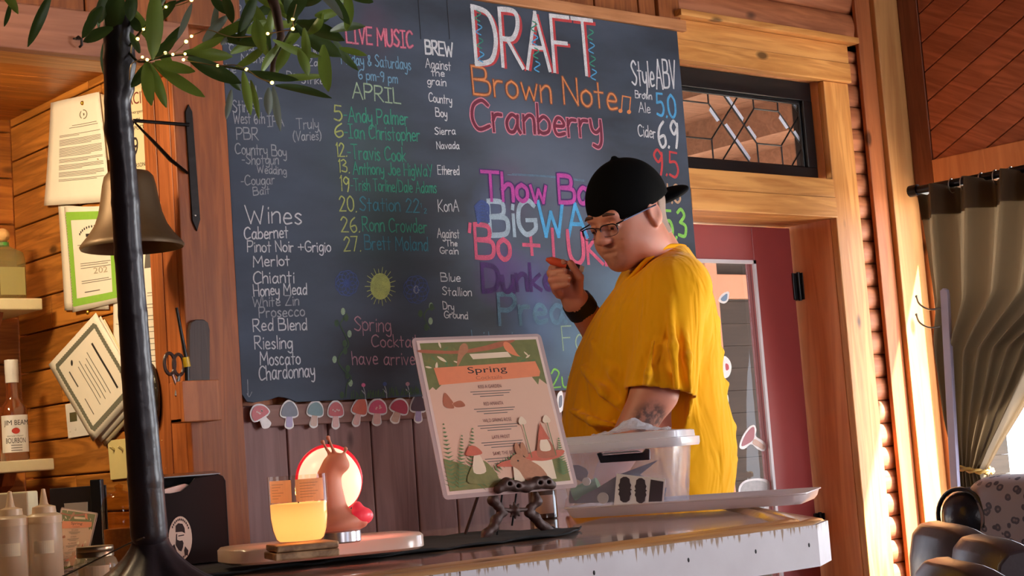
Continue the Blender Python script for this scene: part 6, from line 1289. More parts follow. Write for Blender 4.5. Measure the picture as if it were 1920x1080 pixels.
def leaf(mb, a, c, w, bend=.12, roll=None, rg=RNG):
    a = np.array(a); c = np.array(c); d = c-a; L_ = np.linalg.norm(d); d /= L_
    v = a-EYE; v /= np.linalg.norm(v); n_ = v-v.dot(d)*d; n_ /= np.linalg.norm(n_)+1e-9; s_ = np.cross(d, n_)
    ro = rg.uniform(-.9, .9) if roll is None else roll; s_, n_ = s_*math.cos(ro)+n_*math.sin(ro), n_*math.cos(ro)-s_*math.sin(ro)
    vs = []; n = 8
    for i in range(n+1):
        t = i/n; ww = w*.5*(math.sin(PI*min(1, t*.92+.04))**.75)*(1 if t < .97 else .4); ctr = a+d*L_*t+n_*bend*L_*math.sin(PI*t)
        for k in (-1, -.5, 0, .5, 1): vs.append(ctr+s_*ww*k-n_*ww*.32*(1-abs(k)))
    mb.add(vs, [(i*5+k, i*5+k+1, (i+1)*5+k+1, (i+1)*5+k) for i in range(n) for k in range(4)])
vis = [(20, 2, 8, 50, 9, 0), (96, -14, 52, 88, 17, 0), (192, 12, 154, 72, 18, 0), (212, 52, 156, 78, 20, 0), (222, -20, 208, 66, 34, 0), (240, 28, 262, 58, 16, 0), (292, -20, 286, 112, 30, 1), (330, 70, 284, 112, 18, 0), (274, 114, 284, 198, 22, 1), (280, 118, 312, 202, 18, 1), (286, 118, 384, 182, 20, 1), (290, 116, 366, 134, 20, 1), (276, 118, 246, 164, 18, 0),
       (344, 98, 436, 106, 22, 1), (352, 108, 452, 156, 26, 0), (334, 72, 360, 6, 11, 2), (396, 60, 406, 8, 12, 2), (380, 78, 428, 28, 16, 2), (432, 100, 512, 62, 18, 1), (448, 78, 470, 4, 18, 0), (492, 96, 480, 34, 24, 1), (456, 134, 470, 216, 16, 1), (466, 134, 560, 150, 15, 0), (500, 148, 612, 142, 12, 1), (516, 160, 622, 184, 14, 0), (434, 168, 424, 224, 11, 2), (512, 162, 526, 246, 13, 2), (504, 164, 504, 216, 15, 2),
       (556, 40, 646, 76, 26, 0), (556, 46, 640, 106, 30, 0), (636, 90, 688, 104, 11, 1), (622, -10, 656, 46, 18, 0), (574, -12, 540, 44, 24, 0), (560, 92, 578, 142, 18, 1), (546, 78, 518, 134, 18, 1), (526, 82, 490, 136, 15, 1), (606, 84, 616, 172, 24, 1), (640, -14, 700, 4, 18, 0), (420, -14, 436, 44, 18, 0), (396, -6, 432, 28, 18, 0), (404, 62, 360, 118, 14, 2), (420, 132, 452, 170, 14, 0), (440, 128, 500, 84, 16, 1), (300, 96, 345, 46, 16, 0), (262, 100, 244, 60, 14, 0), (480, -10, 450, 60, 20, 0), (538, -12, 556, 44, 22, 0), (560, 10, 612, -14, 20, 0), (500, 40, 462, 62, 18, 1), (470, 30, 430, 60, 16, 2), (250, -16, 244, 40, 22, 0), (196, -12, 186, 44, 20, 0), (470, 150, 486, 224, 10, 1), (414, 84, 446, 44, 14, 2), (362, 92, 420, 70, 14, 1), (590, 30, 640, 20, 16, 1)]
for x0, y0, x1, y1, w, k in vis:
    d = 2.14+RNG.uniform(-.05, .06); leaf(LV[k], P(x0, y0, d), P(x1, y1, d+RNG.uniform(-.03, .03)), w*d/FP*1.15, RNG.uniform(-.08, .12), RNG.uniform(-.5, .5))
for k in range(30):
    c_ = P(RNG.choice((RNG.uniform(400, 650), RNG.uniform(420, 640), RNG.uniform(180, 330))), RNG.uniform(-30, 75), 2.2+RNG.uniform(-.1, .12)); a_ = Rr*RNG.gauss(0, 1)+UZ*RNG.gauss(-.5, .8)+Ff*RNG.gauss(0, .5); a_ /= np.linalg.norm(a_); leaf(LV[RNG.choice((0, 1, 1, 0))], c_, c_+a_*RNG.uniform(.05, .07), RNG.uniform(.012, .017), .1)
for k in range(150):          # the crown above the frame
    c_ = P(RNG.uniform(-60, 660), RNG.uniform(-330, -25), 2.2+RNG.uniform(-.22, .25)); a_ = np.array([RNG.gauss(0, 1) for _ in range(3)]); a_ /= np.linalg.norm(a_); leaf(LV[RNG.choice((0, 0, 1, 2))], c_, c_+a_*RNG.uniform(.05, .075), .015, .1)
def leafm(nm, c):
    return cloudy(nm, c, 0.0, .4, .25)
for k, (nm, m_) in enumerate((('leaves', leafm('leaf_dark', (64, 88, 42))), ('leaves', leafm('leaf_green', (120, 146, 62))), ('leaves', leafm('leaf_pale', (134, 150, 140))))):
    o = LV[k].build(nm, m_, tr, smooth=True, angle=180)
lt_ = thing('string_light', 'copper wire string of tiny warm lights wound through the olive tree', 'string lights', P(300, 100, 2.12))
W1 = [(243, 150), (246, 122), (262, 112), (276, 112), (300, 106), (310, 99), (324, 102), (347, 101), (344, 112), (375, 118), (408, 123), (440, 122), (462, 130), (485, 146), (510, 155)]
W2 = [(246, 100), (248, 84), (258, 73), (269, 55), (279, 45), (295, 30), (311, 13), (335, 10), (359, 0), (380, -14)]
W3 = [(324, 102), (338, 90), (349, 78), (359, 68), (375, 60), (392, 56), (440, 70), (502, 63), (530, 58), (549, 54), (549, 36), (556, 8)]
for wp, d in ((W1, 2.09), (W2, 2.12), (W3, 2.10)): b = MB(); b.tube(catmull([P(x, y, d+.006*math.sin(i)) for i, (x, y) in enumerate(wp)], 4), .0007, 6); b.build('wire', mat('copper_wire', (190, 160, 110), .35, .7), lt_, smooth=True)
M_LED = mat('warm_led', (255, 236, 150), .4, emit=(255, 226, 120), estr=5.0)
for x, y, d in ((267, 107, 2.09), (276, 112, 2.09), (310, 99, 2.09), (324, 102, 2.09), (347, 101, 2.09), (344, 112, 2.09), (408, 123, 2.09), (462, 130, 2.09), (510, 155, 2.09), (269, 55, 2.12), (279, 45, 2.12), (258, 73, 2.12), (311, 13, 2.12), (359, 0, 2.12), (349, 78, 2.1), (359, 68, 2.1), (502, 63, 2.1), (549, 54, 2.1), (549, 36, 2.1)):
    s_ = RNG.uniform(.7, 1.0); b = MB(); b.ball(P(x, y, d-.002), (.0026*s_, .0026*s_, .0024*s_), 8, 6); b.build('bulb', M_LED, lt_, smooth=True)
b = MB(); b.tube(catmull([P(270, 1008, 2.16), P(240, 1020, 2.20), P(180, 1050, 2.25), (P(110, 1084, 2.26)), (P(60, 1100, 2.27))], 5), .0012, 6)
tag(b.build('thin_cord', M_BLACK, smooth=True), 'thin black cord running down left from the tree trunk', 'cord')
b = MB(); b.tube(catmull([on(313, 150, 'Y', 3.34)*0+np.array((XS-.03, 3.352, 2.1)), np.array((XS-.028, 3.352, 1.9)), np.array((XS-.024, 3.352, 1.66))], 4), .0012, 6)

# ------------------------------------------------------------------ right side: hook board, curtain, seats
def rw(px, py, x=4.58): return on(px, py, 'X', x)
hb = thing('hook_board', 'pale lavender board with metal coat hooks beside the curtain', 'coat rack', on(1780, 800, 'X', 4.375))
pl = [(1762, 545), (1768, 540), (1774, 543), (1776, 552), (1805, 1085), (1791, 1085)]
XHB = 4.36
b = MB(); b.prism([on(x, y, 'X', XHB) for x, y in pl], (.016, 0, 0)); b.build('back_board', mat('lavender_paint', (176, 172, 200), .4), hb, bevel=.002)
for py in (578, 612):
    a_ = on(1763, py, 'X', XHB)+np.array((-.002, 0, 0)); m_ = on(1752, py+2, 'X', XHB)+np.array((-.03, 0, 0)); e_ = on(1742, py-8, 'X', XHB)+np.array((-.05, 0, 0)); f_ = on(1738, py-22, 'X', XHB)+np.array((-.055, 0, 0))
    b = MB(); b.tube(catmull([a_, m_, e_, f_], 5), .003, 8); b.ball(f_, .0045, 8, 6); b.build('hook', M_STEEL, hb, smooth=True)
# curtain rod
rd = thing('curtain_rod', 'dark pipe curtain rod above the window at the right', 'curtain rod', rw(1815, 337, 4.54))
r0, r1 = on(1712, 358, 'X', 4.45), on(1925, 316, 'X', 4.45); dirr = (r1-r0)/np.linalg.norm(r1-r0); r1 = r0+dirr*1.9
b = MB(); b.tube([r0, r1], .013, 14); b.build('pipe', mat('black_pipe', (44, 44, 50), .3, .7), rd, smooth=True, angle=50)
b = MB(); b.lathe([(.03, 0), (.03, .006)], (0, 0, 0), 4) if False else None
b.tube([r0-dirr*.012, r0+dirr*.02], .019, 14); b.tube([r0, r0+np.array((.205, 0, 0))], .012, 12); b.tube([r0+np.array((.195, 0, 0)), r0+np.array((.205, 0, 0))], .036, 20); b.build('wall_flange', mat('black_pipe2', (34, 34, 38), .35, .7), rd, smooth=True, angle=50)
for px in (1784, 1806, 1841, 1868, 1898):
    t_ = on(px, 340, 'X', 4.45); c_ = r0+dirr*(t_-r0).dot(dirr); b = MB(); b.tube([c_+np.array((.019*math.cos(t), .0, .023*math.sin(t)-.008)) for t in np.linspace(0, 2*PI, 17)], .002, 6); b.build('ring', M_STEEL, rd, smooth=True)
ct = thing('curtain', 'brown taupe curtain tied back with a gold rope at the sunny window', 'curtain', (4.52, 3.0, 1.2))
zt_ = 1.965; ztie = 1.06
def edge(px, py): return on(px, py, 'X', 4.52)
XCU = 4.435
def eg(lst): return [(on(x, y, 'X', XCU)[2], on(x, y, 'X', XCU)[1]) for x, y in lst]
eL = [(2.2, on(1716, 375, 'X', XCU)[1])]+eg([(1716, 375), (1727, 450), (1740, 540), (1758, 680), (1776, 790), (1798, 878), (1796, 930), (1796, 1000)])
eR = [(2.2, 2.0), (1.9, 2.1), (1.6, 2.32)]+eg([(1990, 640), (1922, 758), (1872, 838), (1850, 880), (1858, 912), (1858, 1000)])
ztie = on(1825, 880, 'X', XCU)[2]
def itp(tab, z): zs = [t[0] for t in tab][::-1]; return float(np.interp(z, zs, [t[1] for t in tab][::-1]))
def cur(u, v):
    z = zt_-(zt_-.90)*v; yl_, yr_ = itp(eL, z), itp(eR, z)
    sag = .10*math.sin(PI*min(1, max(0, (zt_-z)/(zt_-ztie))))*u*(1-.3*u)
    y = yl_+(yr_-yl_)*u; wv = (yl_-yr_); amp = .012+.028*min(1, (wv)/.6)
    x = XCU+amp*math.sin(u*2*PI*8.5+.6*math.sin(6*v))+.5*amp*math.sin(u*2*PI*17+1)-.02*math.sin(PI*v)+.01*noise.noise((u*9, v*4, 0))
    return (x, y, z-.0*sag-.03*math.sin(u*2*PI*8.5)*max(0, .06-v)*6)
b = MB(); b.grid(cur, 150, 60); b.build('drape', cloudy('taupe_drape', (104, 86, 64), 0., .75, .30), ct, smooth=True, angle=180)
b = MB(); b.grid(lambda u, v: tuple(np.array(cur(u, v*.085))+np.array((-.004, 0, 0))), 150, 6); b.build('heading_tape', cloudy('dark_heading', (100, 84, 64), 0., .75, .1), ct, smooth=True, angle=180)
tie = []
for t in np.linspace(0, 2*PI, 40): tie.append((XCU+.052*math.sin(t), (eL[6][1]+eR[6][1])/2+(abs(eL[6][1]-eR[6][1])/2+.012)*math.cos(t), ztie+.005+.016*math.cos(t)))
b = MB(); tw_ = [np.array(p) for p in tie]
for ph in (0, PI): b.tube([p+.005*np.array((math.cos(i*1.1+ph), 0, math.sin(i*1.1+ph))) for i, p in enumerate(tw_)], .0052, 8)
b.build('tieback_rope', mat('gold_rope', (170, 132, 62), .5, .2, .3, 200), ct, smooth=True)

# bench with rolled black arm, leopard cushion
bn = thing('bench', 'black leather bench with a rolled arm under the window', 'bench', (4.3, 2.7, 0))
M_LEA = mat('black_leather', (26, 26, 32), .28, var=.2, scale=120, bump=.15)
def V3(px, py, d): return P(px, py, d)
a0_ = P(1812, 955, 5.05)
sd = SDF((4.06, 1.55, .20), (4.62, 3.2, 1.12), .011)
ctr = P(1816, 948, 4.95); 
yb0 = 2.86
sd.field(lambda X, Y, Z: np.maximum(np.maximum(np.abs(X-4.36)-.20, np.abs(Y-2.25)-.62), np.abs(Z-.42)-.10), .03)
sd.field(lambda X, Y, Z: np.maximum(np.maximum(np.abs(X-4.535)-.04, np.abs(Y-2.25)-.66), np.abs(Z-.62)-.22), .04)
YA = on(1818, 950, 'X', 4.2)[1]; sd.cap((4.20, YA, .93), (4.33, YA, .93), .085, .085, .03); sd.field(lambda X, Y, Z: np.maximum(np.maximum(np.abs(X-4.27)-.10, np.abs(Y-YA)-.06), np.abs(Z-.62)-.28), .03)
sd.build('bench_upholstery', M_LEA, bn, 3)
b = MB(); b.tube([(4.155, YA+.083*math.cos(t), .93+.083*math.sin(t)) for t in np.linspace(-.4, PI+.4, 22)], .007, 8); b.tube([(4.15, YA+.07, .9), (4.16, YA+.062, .36)], .006, 8); b.build('piping', M_BLACK, bn, smooth=True)
for x in (4.22, 4.5):
    for y in (1.70, 2.8): b = MB(); b.tube([(x, y, .0), (x, y, .33)], [.022, .03], 10); b.build('leg', M_BLACK, bn, smooth=True)
def leop():
    m, N, L, bb = base_mat('leopard_print'); tc = N.new('ShaderNodeTexCoord')
    vo = N.new('ShaderNodeTexVoronoi'); vo.inputs['Scale'].default_value = 34; vo.feature = 'F1'; L.new(tc.outputs['Object'], vo.inputs['Vector'])
    nz = N.new('ShaderNodeTexNoise'); nz.inputs['Scale'].default_value = 40; L.new(tc.outputs['Object'], nz.inputs['Vector'])
    ad = N.new('ShaderNodeMath'); ad.operation = 'MULTIPLY_ADD'; ad.inputs[1].default_value = .35; L.new(nz.outputs['Fac'], ad.inputs[0]); L.new(vo.outputs['Distance'], ad.inputs[2])
    cr = N.new('ShaderNodeValToRGB'); e = cr.color_ramp.elements; e[0].position = .30; e[0].color = s2l((128, 110, 112))+(1,); e[1].position = .36; e[1].color = s2l((70, 62, 74))+(1,)
    a = cr.color_ramp.elements.new(.52); a.color = s2l((60, 54, 66))+(1,); a = cr.color_ramp.elements.new(.57); a.color = s2l((150, 138, 140))+(1,)
    L.new(ad.outputs[0], cr.inputs[0]); L.new(cr.outputs[0], bb.inputs['Base Color']); bb.inputs['Roughness'].default_value = .6; return m
cc = on(1900, 962, 'X', 4.23); sd = SDF(cc-np.array((.32, .32, .2)), cc+np.array((.32, .32, .2)), .008)
sd.field(lambda X, Y, Z: (np.sqrt(((X-cc[0]-.02*0)/.085)**2+((Y-cc[1]+.06)/.20)**4+((Z-cc[2])/.115)**4)-1)*.07, .02)
tag(sd.build('leopard_cushion', leop(), None, 3), 'leopard print cushion on the black bench', 'cushion')

# brown leather tub chairs in the lower right corner
M_CHR = mat('brown_chair_leather', (50, 38, 42), .35, var=.15, scale=40, bump=.1); M_CHI = mat('chair_back_inner', (66, 52, 58), .4, var=.15, scale=60)
def chair(px, py, d, ang, label, w=.24):
    """upholstered chair seen from its side: curved back shell, seat, four legs; (px,py) = top of the back"""
    tp_ = P(px, py, d); zt = tp_[2]; t_ = thing('dining_chair', label, 'chair', (tp_[0], tp_[1], 0), 'brown leather chairs at the lower right')
    ca, sa = math.cos(ang), math.sin(ang)
    def T(x, y, z): return (tp_[0]+x*ca-y*sa, tp_[1]+x*sa+y*ca, z)
    zs_ = zt-.915
    prof_ = [(.062, .44), (.070, .70), (.066, .82), (.052, .885), (.028, .910), (.0, .915), (-.030, .915), (-.036, .905), (-.040, .70), (-.030, .44)]
    b = MB(); nx_ = 12
    rings = []
    for i in range(nx_+1):
        u = -1+2*i/nx_; k = 1-.10*abs(u)**6; rings.append([T(w*u, y_-.05*(1-u*u)*-1-.05, zs_+z_*(1 if z_ < .8 else 1-.03*abs(u)**4)) for y_, z_ in prof_])
    b.loft(rings, True); bk = b.build('backrest', M_CHR, t_, smooth=True, angle=35, bevel=.008)
    b = MB(); b.loft([[T(w*.82*u, -.0415+.05*(1-u*u)-.05, zs_+.52+.34*v) for u in np.linspace(-1, 1, 9)]+[T(w*.82*u, -.050+.05*(1-u*u)-.05, zs_+.52+.34*v) for u in np.linspace(1, -1, 9)] for v in np.linspace(0, 1, 5)], True); b.build('back_pad', M_CHI, t_, smooth=True, angle=50, bevel=.003)
    b = MB(); b.lathe([(.15, .40), (.175, .42), (.18, .45), (.17, .475), (.0, .485)], T(0, -.21, 0), 28, squash=4); b.build('seat', M_CHR, t_, smooth=True, angle=50)
    for x in (-.17, .17):
        for y in (-.05, -.34): b = MB(); b.tube([T(x*1.1, y, 0), T(x, y, .42)], [.014, .02], 8); b.build('leg', M_BLACK, t_, smooth=True)
    return t_
chair(1752, 980, 4.46, .86, 'brown leather chair nearest the sunlit post, back of the group', .22)
chair(1832, 1005, 4.03, .84, 'brown leather chair in front of the bench arm', .20)
chair(1768, 1050, 3.58, .88, 'lowest brown leather chair at the bottom edge of the picture', .20)
# ------------------------------------------------------------------ the man behind the bar
DM = 4.0; mp = DM/FP
def q_(px, py, d): return P(px, py, d)
man = thing('person', 'man in a yellow t-shirt and backwards black cap studying the chalkboard, holding a chalk marker', 'person', (P(1215, 830, 4.05)[0], P(1215, 830, 4.05)[1], 0))
# head frame: face turned left, 40 degrees towards the room, bowed
yaw, pit = math.radians(40), math.radians(17)
fh = -Rr*math.cos(yaw)-Ff*math.sin(yaw); fl = np.cross(UZ, fh); fw = fh*math.cos(pit)-UZ*math.sin(pit); fu = np.cross(fw, fl)
HC_ = q_(1176, 402, DM); HR = np.array([fw, fl, fu])
def hd(x, y, z): return HC_+fw*x+fl*y+fu*z
lo = q_(1000, 960, 4.0)-np.array((.32, .32, .05)); hi = q_(1380, 300, 4.0)+np.array((.30, .30, .02))
pts_ = np.array([q_(1010, 480, 3.7), q_(1400, 480, 3.7), q_(1010, 960, 4.35), q_(1400, 300, 4.35)]); lo = pts_.min(0)-.06; hi = pts_.max(0)+.06; lo[2] = .80
S = SDF(lo, hi, .0042)
def H_(c, r, k=.02, cut=False): S.ell(hd(*c), r, HR, k, cut)
H_((-.012, 0, .030), (.099, .080, .092)); H_((.030, 0, -.030), (.064, .066, .085), .03); H_((.032, 0, -.080), (.058, .060, .040), .022); H_((.070, 0, -.103), (.026, .028, .022), .025)
for s in (-1, 1):
    H_((.056, .036*s, -.050), (.034, .030, .036), .02); H_((.000, .060*s, -.075), (.045, .020, .045), .03)
S.cap(hd(.084, -.036, .014), hd(.084, .036, .014), .014, .014, .014)
for s in (-1, 1): H_((.098, .033*s, -.010), (.014, .019, .013), .012, True)
S.cap(hd(.088, 0, .004), hd(.110, 0, -.036), .0095, .0145, .010); H_((.103, .013, -.040), (.012, .009, .009), .008); H_((.103, -.013, -.040), (.012, .009, .009), .008)
for s in (-1, 1): H_((.083, .033*s, -.012), (.0135, .0145, .0125), .004); S.cap(hd(.093, .020*s, -.004), hd(.088, .046*s, -.006), .0035, .003, .004)
S.cap(hd(.088, -.020, -.066), hd(.088, .020, -.066), .0085, .0085, .008); S.cap(hd(.087, -.018, -.079), hd(.087, .018, -.079), .0095, .0095, .008)
S.cap(hd(.0985, -.026, -.0725), hd(.0985, .026, -.0725), .0052, .0052, .003, True)
for s in (-1, 1):
    S.ell(hd(-.006, .0845*s, -.010), (.0215, .0085, .033), np.array([fw*.95-fu*.25, fl, fu*.95+fw*.25]), .008); S.ell(hd(-.004, .093*s, -.008), (.011, .006, .019), HR, .006, True); S.ell(hd(-.001, .086*s, -.036), (.009, .007, .010), HR, .006)
nb_ = q_(1240, 505, 4.05)
S.cap(hd(-.036, 0, -.055), nb_, .060, .070, .02); S.cap(hd(-.01, 0, -.085), q_(1226, 520, 4.03), .040, .05, .015)
# trunk (mostly under the shirt), shoulders and arms
S.ell(q_(1218, 700, 4.05), (.14, .165, .20), np.array([Rr, Ff, UZ]), .03); S.ell(q_(1215, 850, 4.05), (.165, .185, .20), np.array([Rr, Ff, UZ]), .03)
S.cap(q_(1256, 562, 3.94), q_(1218, 562, 4.17), .065, .065, .03)
S.chain([q_(1270, 560, 3.87), q_(1228, 735, 3.835), q_(1150, 876, 3.80)], [.056, .052, .036], .02)
S.chain([q_(1205, 565, 4.22), q_(1168, 690, 4.235), q_(1128, 628, 4.19), q_(1080, 566, 4.13)], [.050, .046, .044, .033], .015)
# right hand curled around the chalk marker
D0 = 4.12
S.ell(q_(1062, 533, D0), (.031, .024, .042), np.array([Rr*.93+UZ*.35, Ff, UZ*.93-Rr*.35]), .012)
S.cap(q_(1080, 566, 4.13), q_(1066, 540, D0), .030, .028, .015)
for pts, rs in (([(1084, 550, 4.105), (1086, 520, 4.075), (1070, 493, 4.065)], [.0130, .0112, .0088]), ([(1043, 532, 4.14), (1036, 504, 4.11), (1056, 492, 4.075)], [.0112, .0104, .0088]), ([(1041, 538, 4.13), (1033, 512, 4.085), (1058, 508, 4.058)], [.0112, .0104, .0088]),
                ([(1043, 546, 4.12), (1035, 525, 4.07), (1066, 521, 4.052)], [.0110, .0100, .0085]), ([(1048, 553, 4.11), (1041, 538, 4.068), (1064, 533, 4.055)], [.0102, .0092, .0078])):
    S.chain([q_(*p) for p in pts], rs, .005)
# left hand resting on the bar behind the tote
zb_ = ZB+.012; wl_ = q_(1150, 876, 3.80); pl_ = q_(1133, 918, 3.775)
S.ell((wl_+pl_)/2-UZ*.01, (.036, .030, .046), np.array([Rr, Ff, UZ]), .02); S.ell(pl_, (.040, .036, .022), np.array([Rr, Ff, UZ]), .02)
for k in range(4): a_ = pl_+Rr*-.022+Ff*(-.030+.02*k); S.chain([a_, a_-Rr*.034-UZ*.002, a_-Rr*.058-UZ*.020, a_-Rr*.064-UZ*.034], [.0105, .0098, .009, .008], .005)
S.chain([pl_+Rr*.01-Ff*.03, pl_-Rr*.012-Ff*.056-UZ*.004, pl_-Rr*.03-Ff*.064-UZ*.014], [.012, .0105, .009], .006)
def skin():
    m, N, L, bb = base_mat('skin'); tc = N.new('ShaderNodeTexCoord'); nz = N.new('ShaderNodeTexNoise'); nz.inputs['Scale'].default_value = 24; nz.inputs['Detail'].default_value = 4; L.new(tc.outputs['Object'], nz.inputs['Vector'])
    mx = N.new('ShaderNodeMix'); mx.data_type = 'RGBA'; mx.inputs[6].default_value = s2l((196, 126, 106))+(1,); mx.inputs[7].default_value = s2l((214, 148, 124))+(1,); L.new(nz.outputs['Fac'], mx.inputs[0]); col = mx.outputs[2]
    # a soft-edged dark tattoo on the outer left forearm and short stubble round the mouth
    for c_, r0, r1, tint, st, brk in ((q_(1222, 792, 3.78), .030, .060, (62, 54, 54), .85, 1.), (hd(.085, 0, -.095), .02, .058, (120, 78, 66), .45, .35)):
        vd = N.new('ShaderNodeVectorMath'); vd.operation = 'DISTANCE'; vd.inputs[1].default_value = tuple(c_); L.new(tc.outputs['Object'], vd.inputs[0])
        mr = N.new('ShaderNodeMapRange'); mr.interpolation_type = 'SMOOTHSTEP'; mr.inputs['From Min'].default_value = r1; mr.inputs['From Max'].default_value = r0; L.new(vd.outputs['Value'], mr.inputs['Value'])
        n2 = N.new('ShaderNodeTexNoise'); n2.inputs['Scale'].default_value = 70; n2.inputs['Detail'].default_value = 4; L.new(tc.outputs['Object'], n2.inputs['Vector'])
        m2 = N.new('ShaderNodeMapRange'); m2.inputs['From Min'].default_value = .5-.12*brk; m2.inputs['From Max'].default_value = .5+.06; m2.inputs['To Min'].default_value = .35; m2.inputs['To Max'].default_value = st; L.new(n2.outputs['Fac'], m2.inputs['Value'])
        ml = N.new('ShaderNodeMath'); ml.operation = 'MULTIPLY'; L.new(mr.outputs[0], ml.inputs[0]); L.new(m2.outputs[0], ml.inputs[1])
        mm = N.new('ShaderNodeMix'); mm.data_type = 'RGBA'; L.new(ml.outputs[0], mm.inputs[0]); L.new(col, mm.inputs[6]); mm.inputs[7].default_value = s2l(tint)+(1,); col = mm.outputs[2]
    L.new(col, bb.inputs['Base Color']); bb.inputs['Roughness'].default_value = .48; bb.inputs['Subsurface Weight'].default_value = .25; bb.inputs['Subsurface Scale'].default_value = .012; bb.inputs['Subsurface Radius'].default_value = (1, .3, .15); bb.inputs['Specular IOR Level'].default_value = .4
    return m
body = S.build('body', skin(), man, 1)
# fingernails on the marker hand
M_NAIL = mat('fingernail', (226, 176, 160), .25)
for p in ((1060, 507, 4.0535), (1068, 521, 4.0475), (1066, 532.5, 4.051)): b = MB(); b.ball(q_(*p), (.0045, .0035, .0038), 8, 6); b.build('fingernail', M_NAIL, body, smooth=True)
# eyes: half closed lids, a dark iris showing under them
for s in (-1, 1):
    b = MB(); c_ = hd(.0945, .033*s, -.0165); b.ball(c_, (.0048, .0048, .0026), 10, 6); b.build('eye', mat('dark_iris', (40, 30, 28), .2), man, smooth=True)
    b = MB(); b.tube([hd(.0985, .018*s, .020), hd(.101, .034*s, .022), hd(.092, .052*s, .016)], [.003, .0038, .002], 8); b.build('eyebrow', mat('brown_brow', (84, 58, 48), .8), man, smooth=True)
# short grey hair below the cap at the back of the head
G_ = SDF(HC_-.16, HC_+.14, .0035); G_.ell(hd(-.014, 0, .024), (.1005, .0822, .094), HR, .002); G_.cap(hd(-.040, 0, -.05), hd(-.045, 0, -.075), .0615, .0625, .02)
_, X, Y, Z = G_.sub(G_.lo, G_.lo+G_.h*(G_.n-1), 0); lx = (X-HC_[0])*fw[0]+(Y-HC_[1])*fw[1]+(Z-HC_[2])*fw[2]; lz = (X-HC_[0])*fu[0]+(Y-HC_[1])*fu[1]+(Z-HC_[2])*fu[2]
G_.D = np.maximum.reduce([G_.D, (lx+.034+.25*np.minimum(0, lz+.03)).astype(np.float32), (lz-.018).astype(np.float32), (-lz-.075).astype(np.float32)])
G_.build('hair', mat('grey_brown_hair', (150, 128, 116), .85, var=.3, scale=400), man, 1)
# cap worn backwards
C_ = SDF(HC_-.22, HC_+.24, .0042)
C_.ell(hd(-.012, 0, .030), (.111, .092, .108), HR, .01)
nrm_c = fu; o_c = hd(0, 0, .008)
C_.field(lambda X, Y, Z: -((X-o_c[0])*(fu[0]*.985-fw[0]*.06)+(Y-o_c[1])*(fu[1]*.985-fw[1]*.06)+(Z-o_c[2])*(fu[2]*.985-fw[2]*.06)), .004, True) if False else None
D_ = C_.D; sl, X, Y, Z = C_.sub(C_.lo, C_.lo+C_.h*(C_.n-1), 0); nn_ = fu+.16*fw; cutd = (X-o_c[0])*nn_[0]+(Y-o_c[1])*nn_[1]+(Z-o_c[2])*nn_[2]
C_.D = np.maximum(C_.D, -cutd.astype(np.float32))
C_.ell(hd(-.012, 0, .028), (.100, .081, .095), HR, .002, True)
C_.ell(hd(-.132, 0, .010), (.070, .076, .0165), np.array([fw*.99-fu*.10, fl, fu*.99+fw*.10]), .012); C_.ell(hd(-.012, 0, .138), .009, None, .004)
C_.build('cap', mat('black_cap_cloth', (7, 7, 8), .9, var=.25, scale=300, spec=.1), man, 1)
# glasses
M_GL = mat('dark_metal_frame', (36, 40, 54), .3, .8)
gk = thing if False else None
def lens_pt(s, t, k=1.):
    c, n_ = math.cos(t), math.sin(t); q = (abs(c)**3.2+abs(n_)**3.2)**(-1/3.2); y = .0265*c*q*k; return hd(.1105-.22*max(0, s*y)-.04*max(0, -s*y), .0335*s+y, -.017+.0145*n_*q*k)
b = MB()
for s in (-1, 1):
    b.tube([lens_pt(s, t) for t in np.linspace(-.15, PI+.15, 20)], .0016, 6); b.tube([lens_pt(s, t) for t in np.linspace(PI+.15, 2*PI-.15, 16)], .0007, 5)
    b.tube([hd(.1045, .060*s, -.006), hd(.094, .075*s, -.003), hd(.02, .0885*s, .004), hd(-.012, .0905*s, .006)], .0019, 6)
b.tube([hd(.111, -.008, -.008), hd(.118, 0, -.005), hd(.111, .008, -.008)], .0014, 6)
gl_ = b.build('glasses', M_GL, man, smooth=True)
for s in (-1, 1): b = MB(); b.face([lens_pt(s, t, .97) for t in np.linspace(0, 2*PI, 25)[:-1]]); b.build('lens', glass('spectacle_lens', (235, 238, 245), .02, .4) if 'spectacle_lens' not in MATS else MATS['spectacle_lens'], gl_)
b = MB(); b.ball(hd(.104, .064, -.009), (.003, .003, .003), 8, 6); b.build('hinge', M_STEEL, gl_, smooth=True)
# t-shirt
T_ = SDF(lo, hi, .0052)
RWS = [(465, 1238, 1290), (488, 1205, 1303), (515, 1166, 1318), (545, 1143, 1331), (575, 1120, 1340), (605, 1101, 1346), (650, 1079, 1351), (700, 1065, 1354), (750, 1056, 1361), (800, 1051, 1374), (850, 1053, 1382), (900, 1060, 1380), (940, 1068, 1374), (985, 1078, 1368), (1010, 1084, 1362)]
zs, cr, cf, ar, af = [], [], [], [], []
for (py, xf, xb) in RWS:
    c_ = q_((xf+xb)/2, py, 4.06); zs.append(c_[2]); cr.append(c_.dot(Rr)); cf.append(c_.dot(Ff)); ar.append((xb-xf)/2*4.06/FP); af.append(min(.205, .05+.42*max(0, (py-465))/250) if py < 620 else .212)
zs, cr, cf, ar, af = (np.array(v)[::-1] for v in (zs, cr, cf, ar, af)); zs = zs.copy()
def torso(X, Y, Z):
    r = X*Rr[0]+Y*Rr[1]; f = X*Ff[0]+Y*Ff[1]; a = np.interp(Z, zs, ar); bb = np.interp(Z, zs, af)
    d = (np.sqrt(((r-np.interp(Z, zs, cr))/a)**2+((f-np.interp(Z, zs, cf))/bb)**2)-1)*np.minimum(a, bb)
    return np.maximum(np.maximum(d, zs[0]-Z), Z-zs[-1])
T_.field(torso, .004)
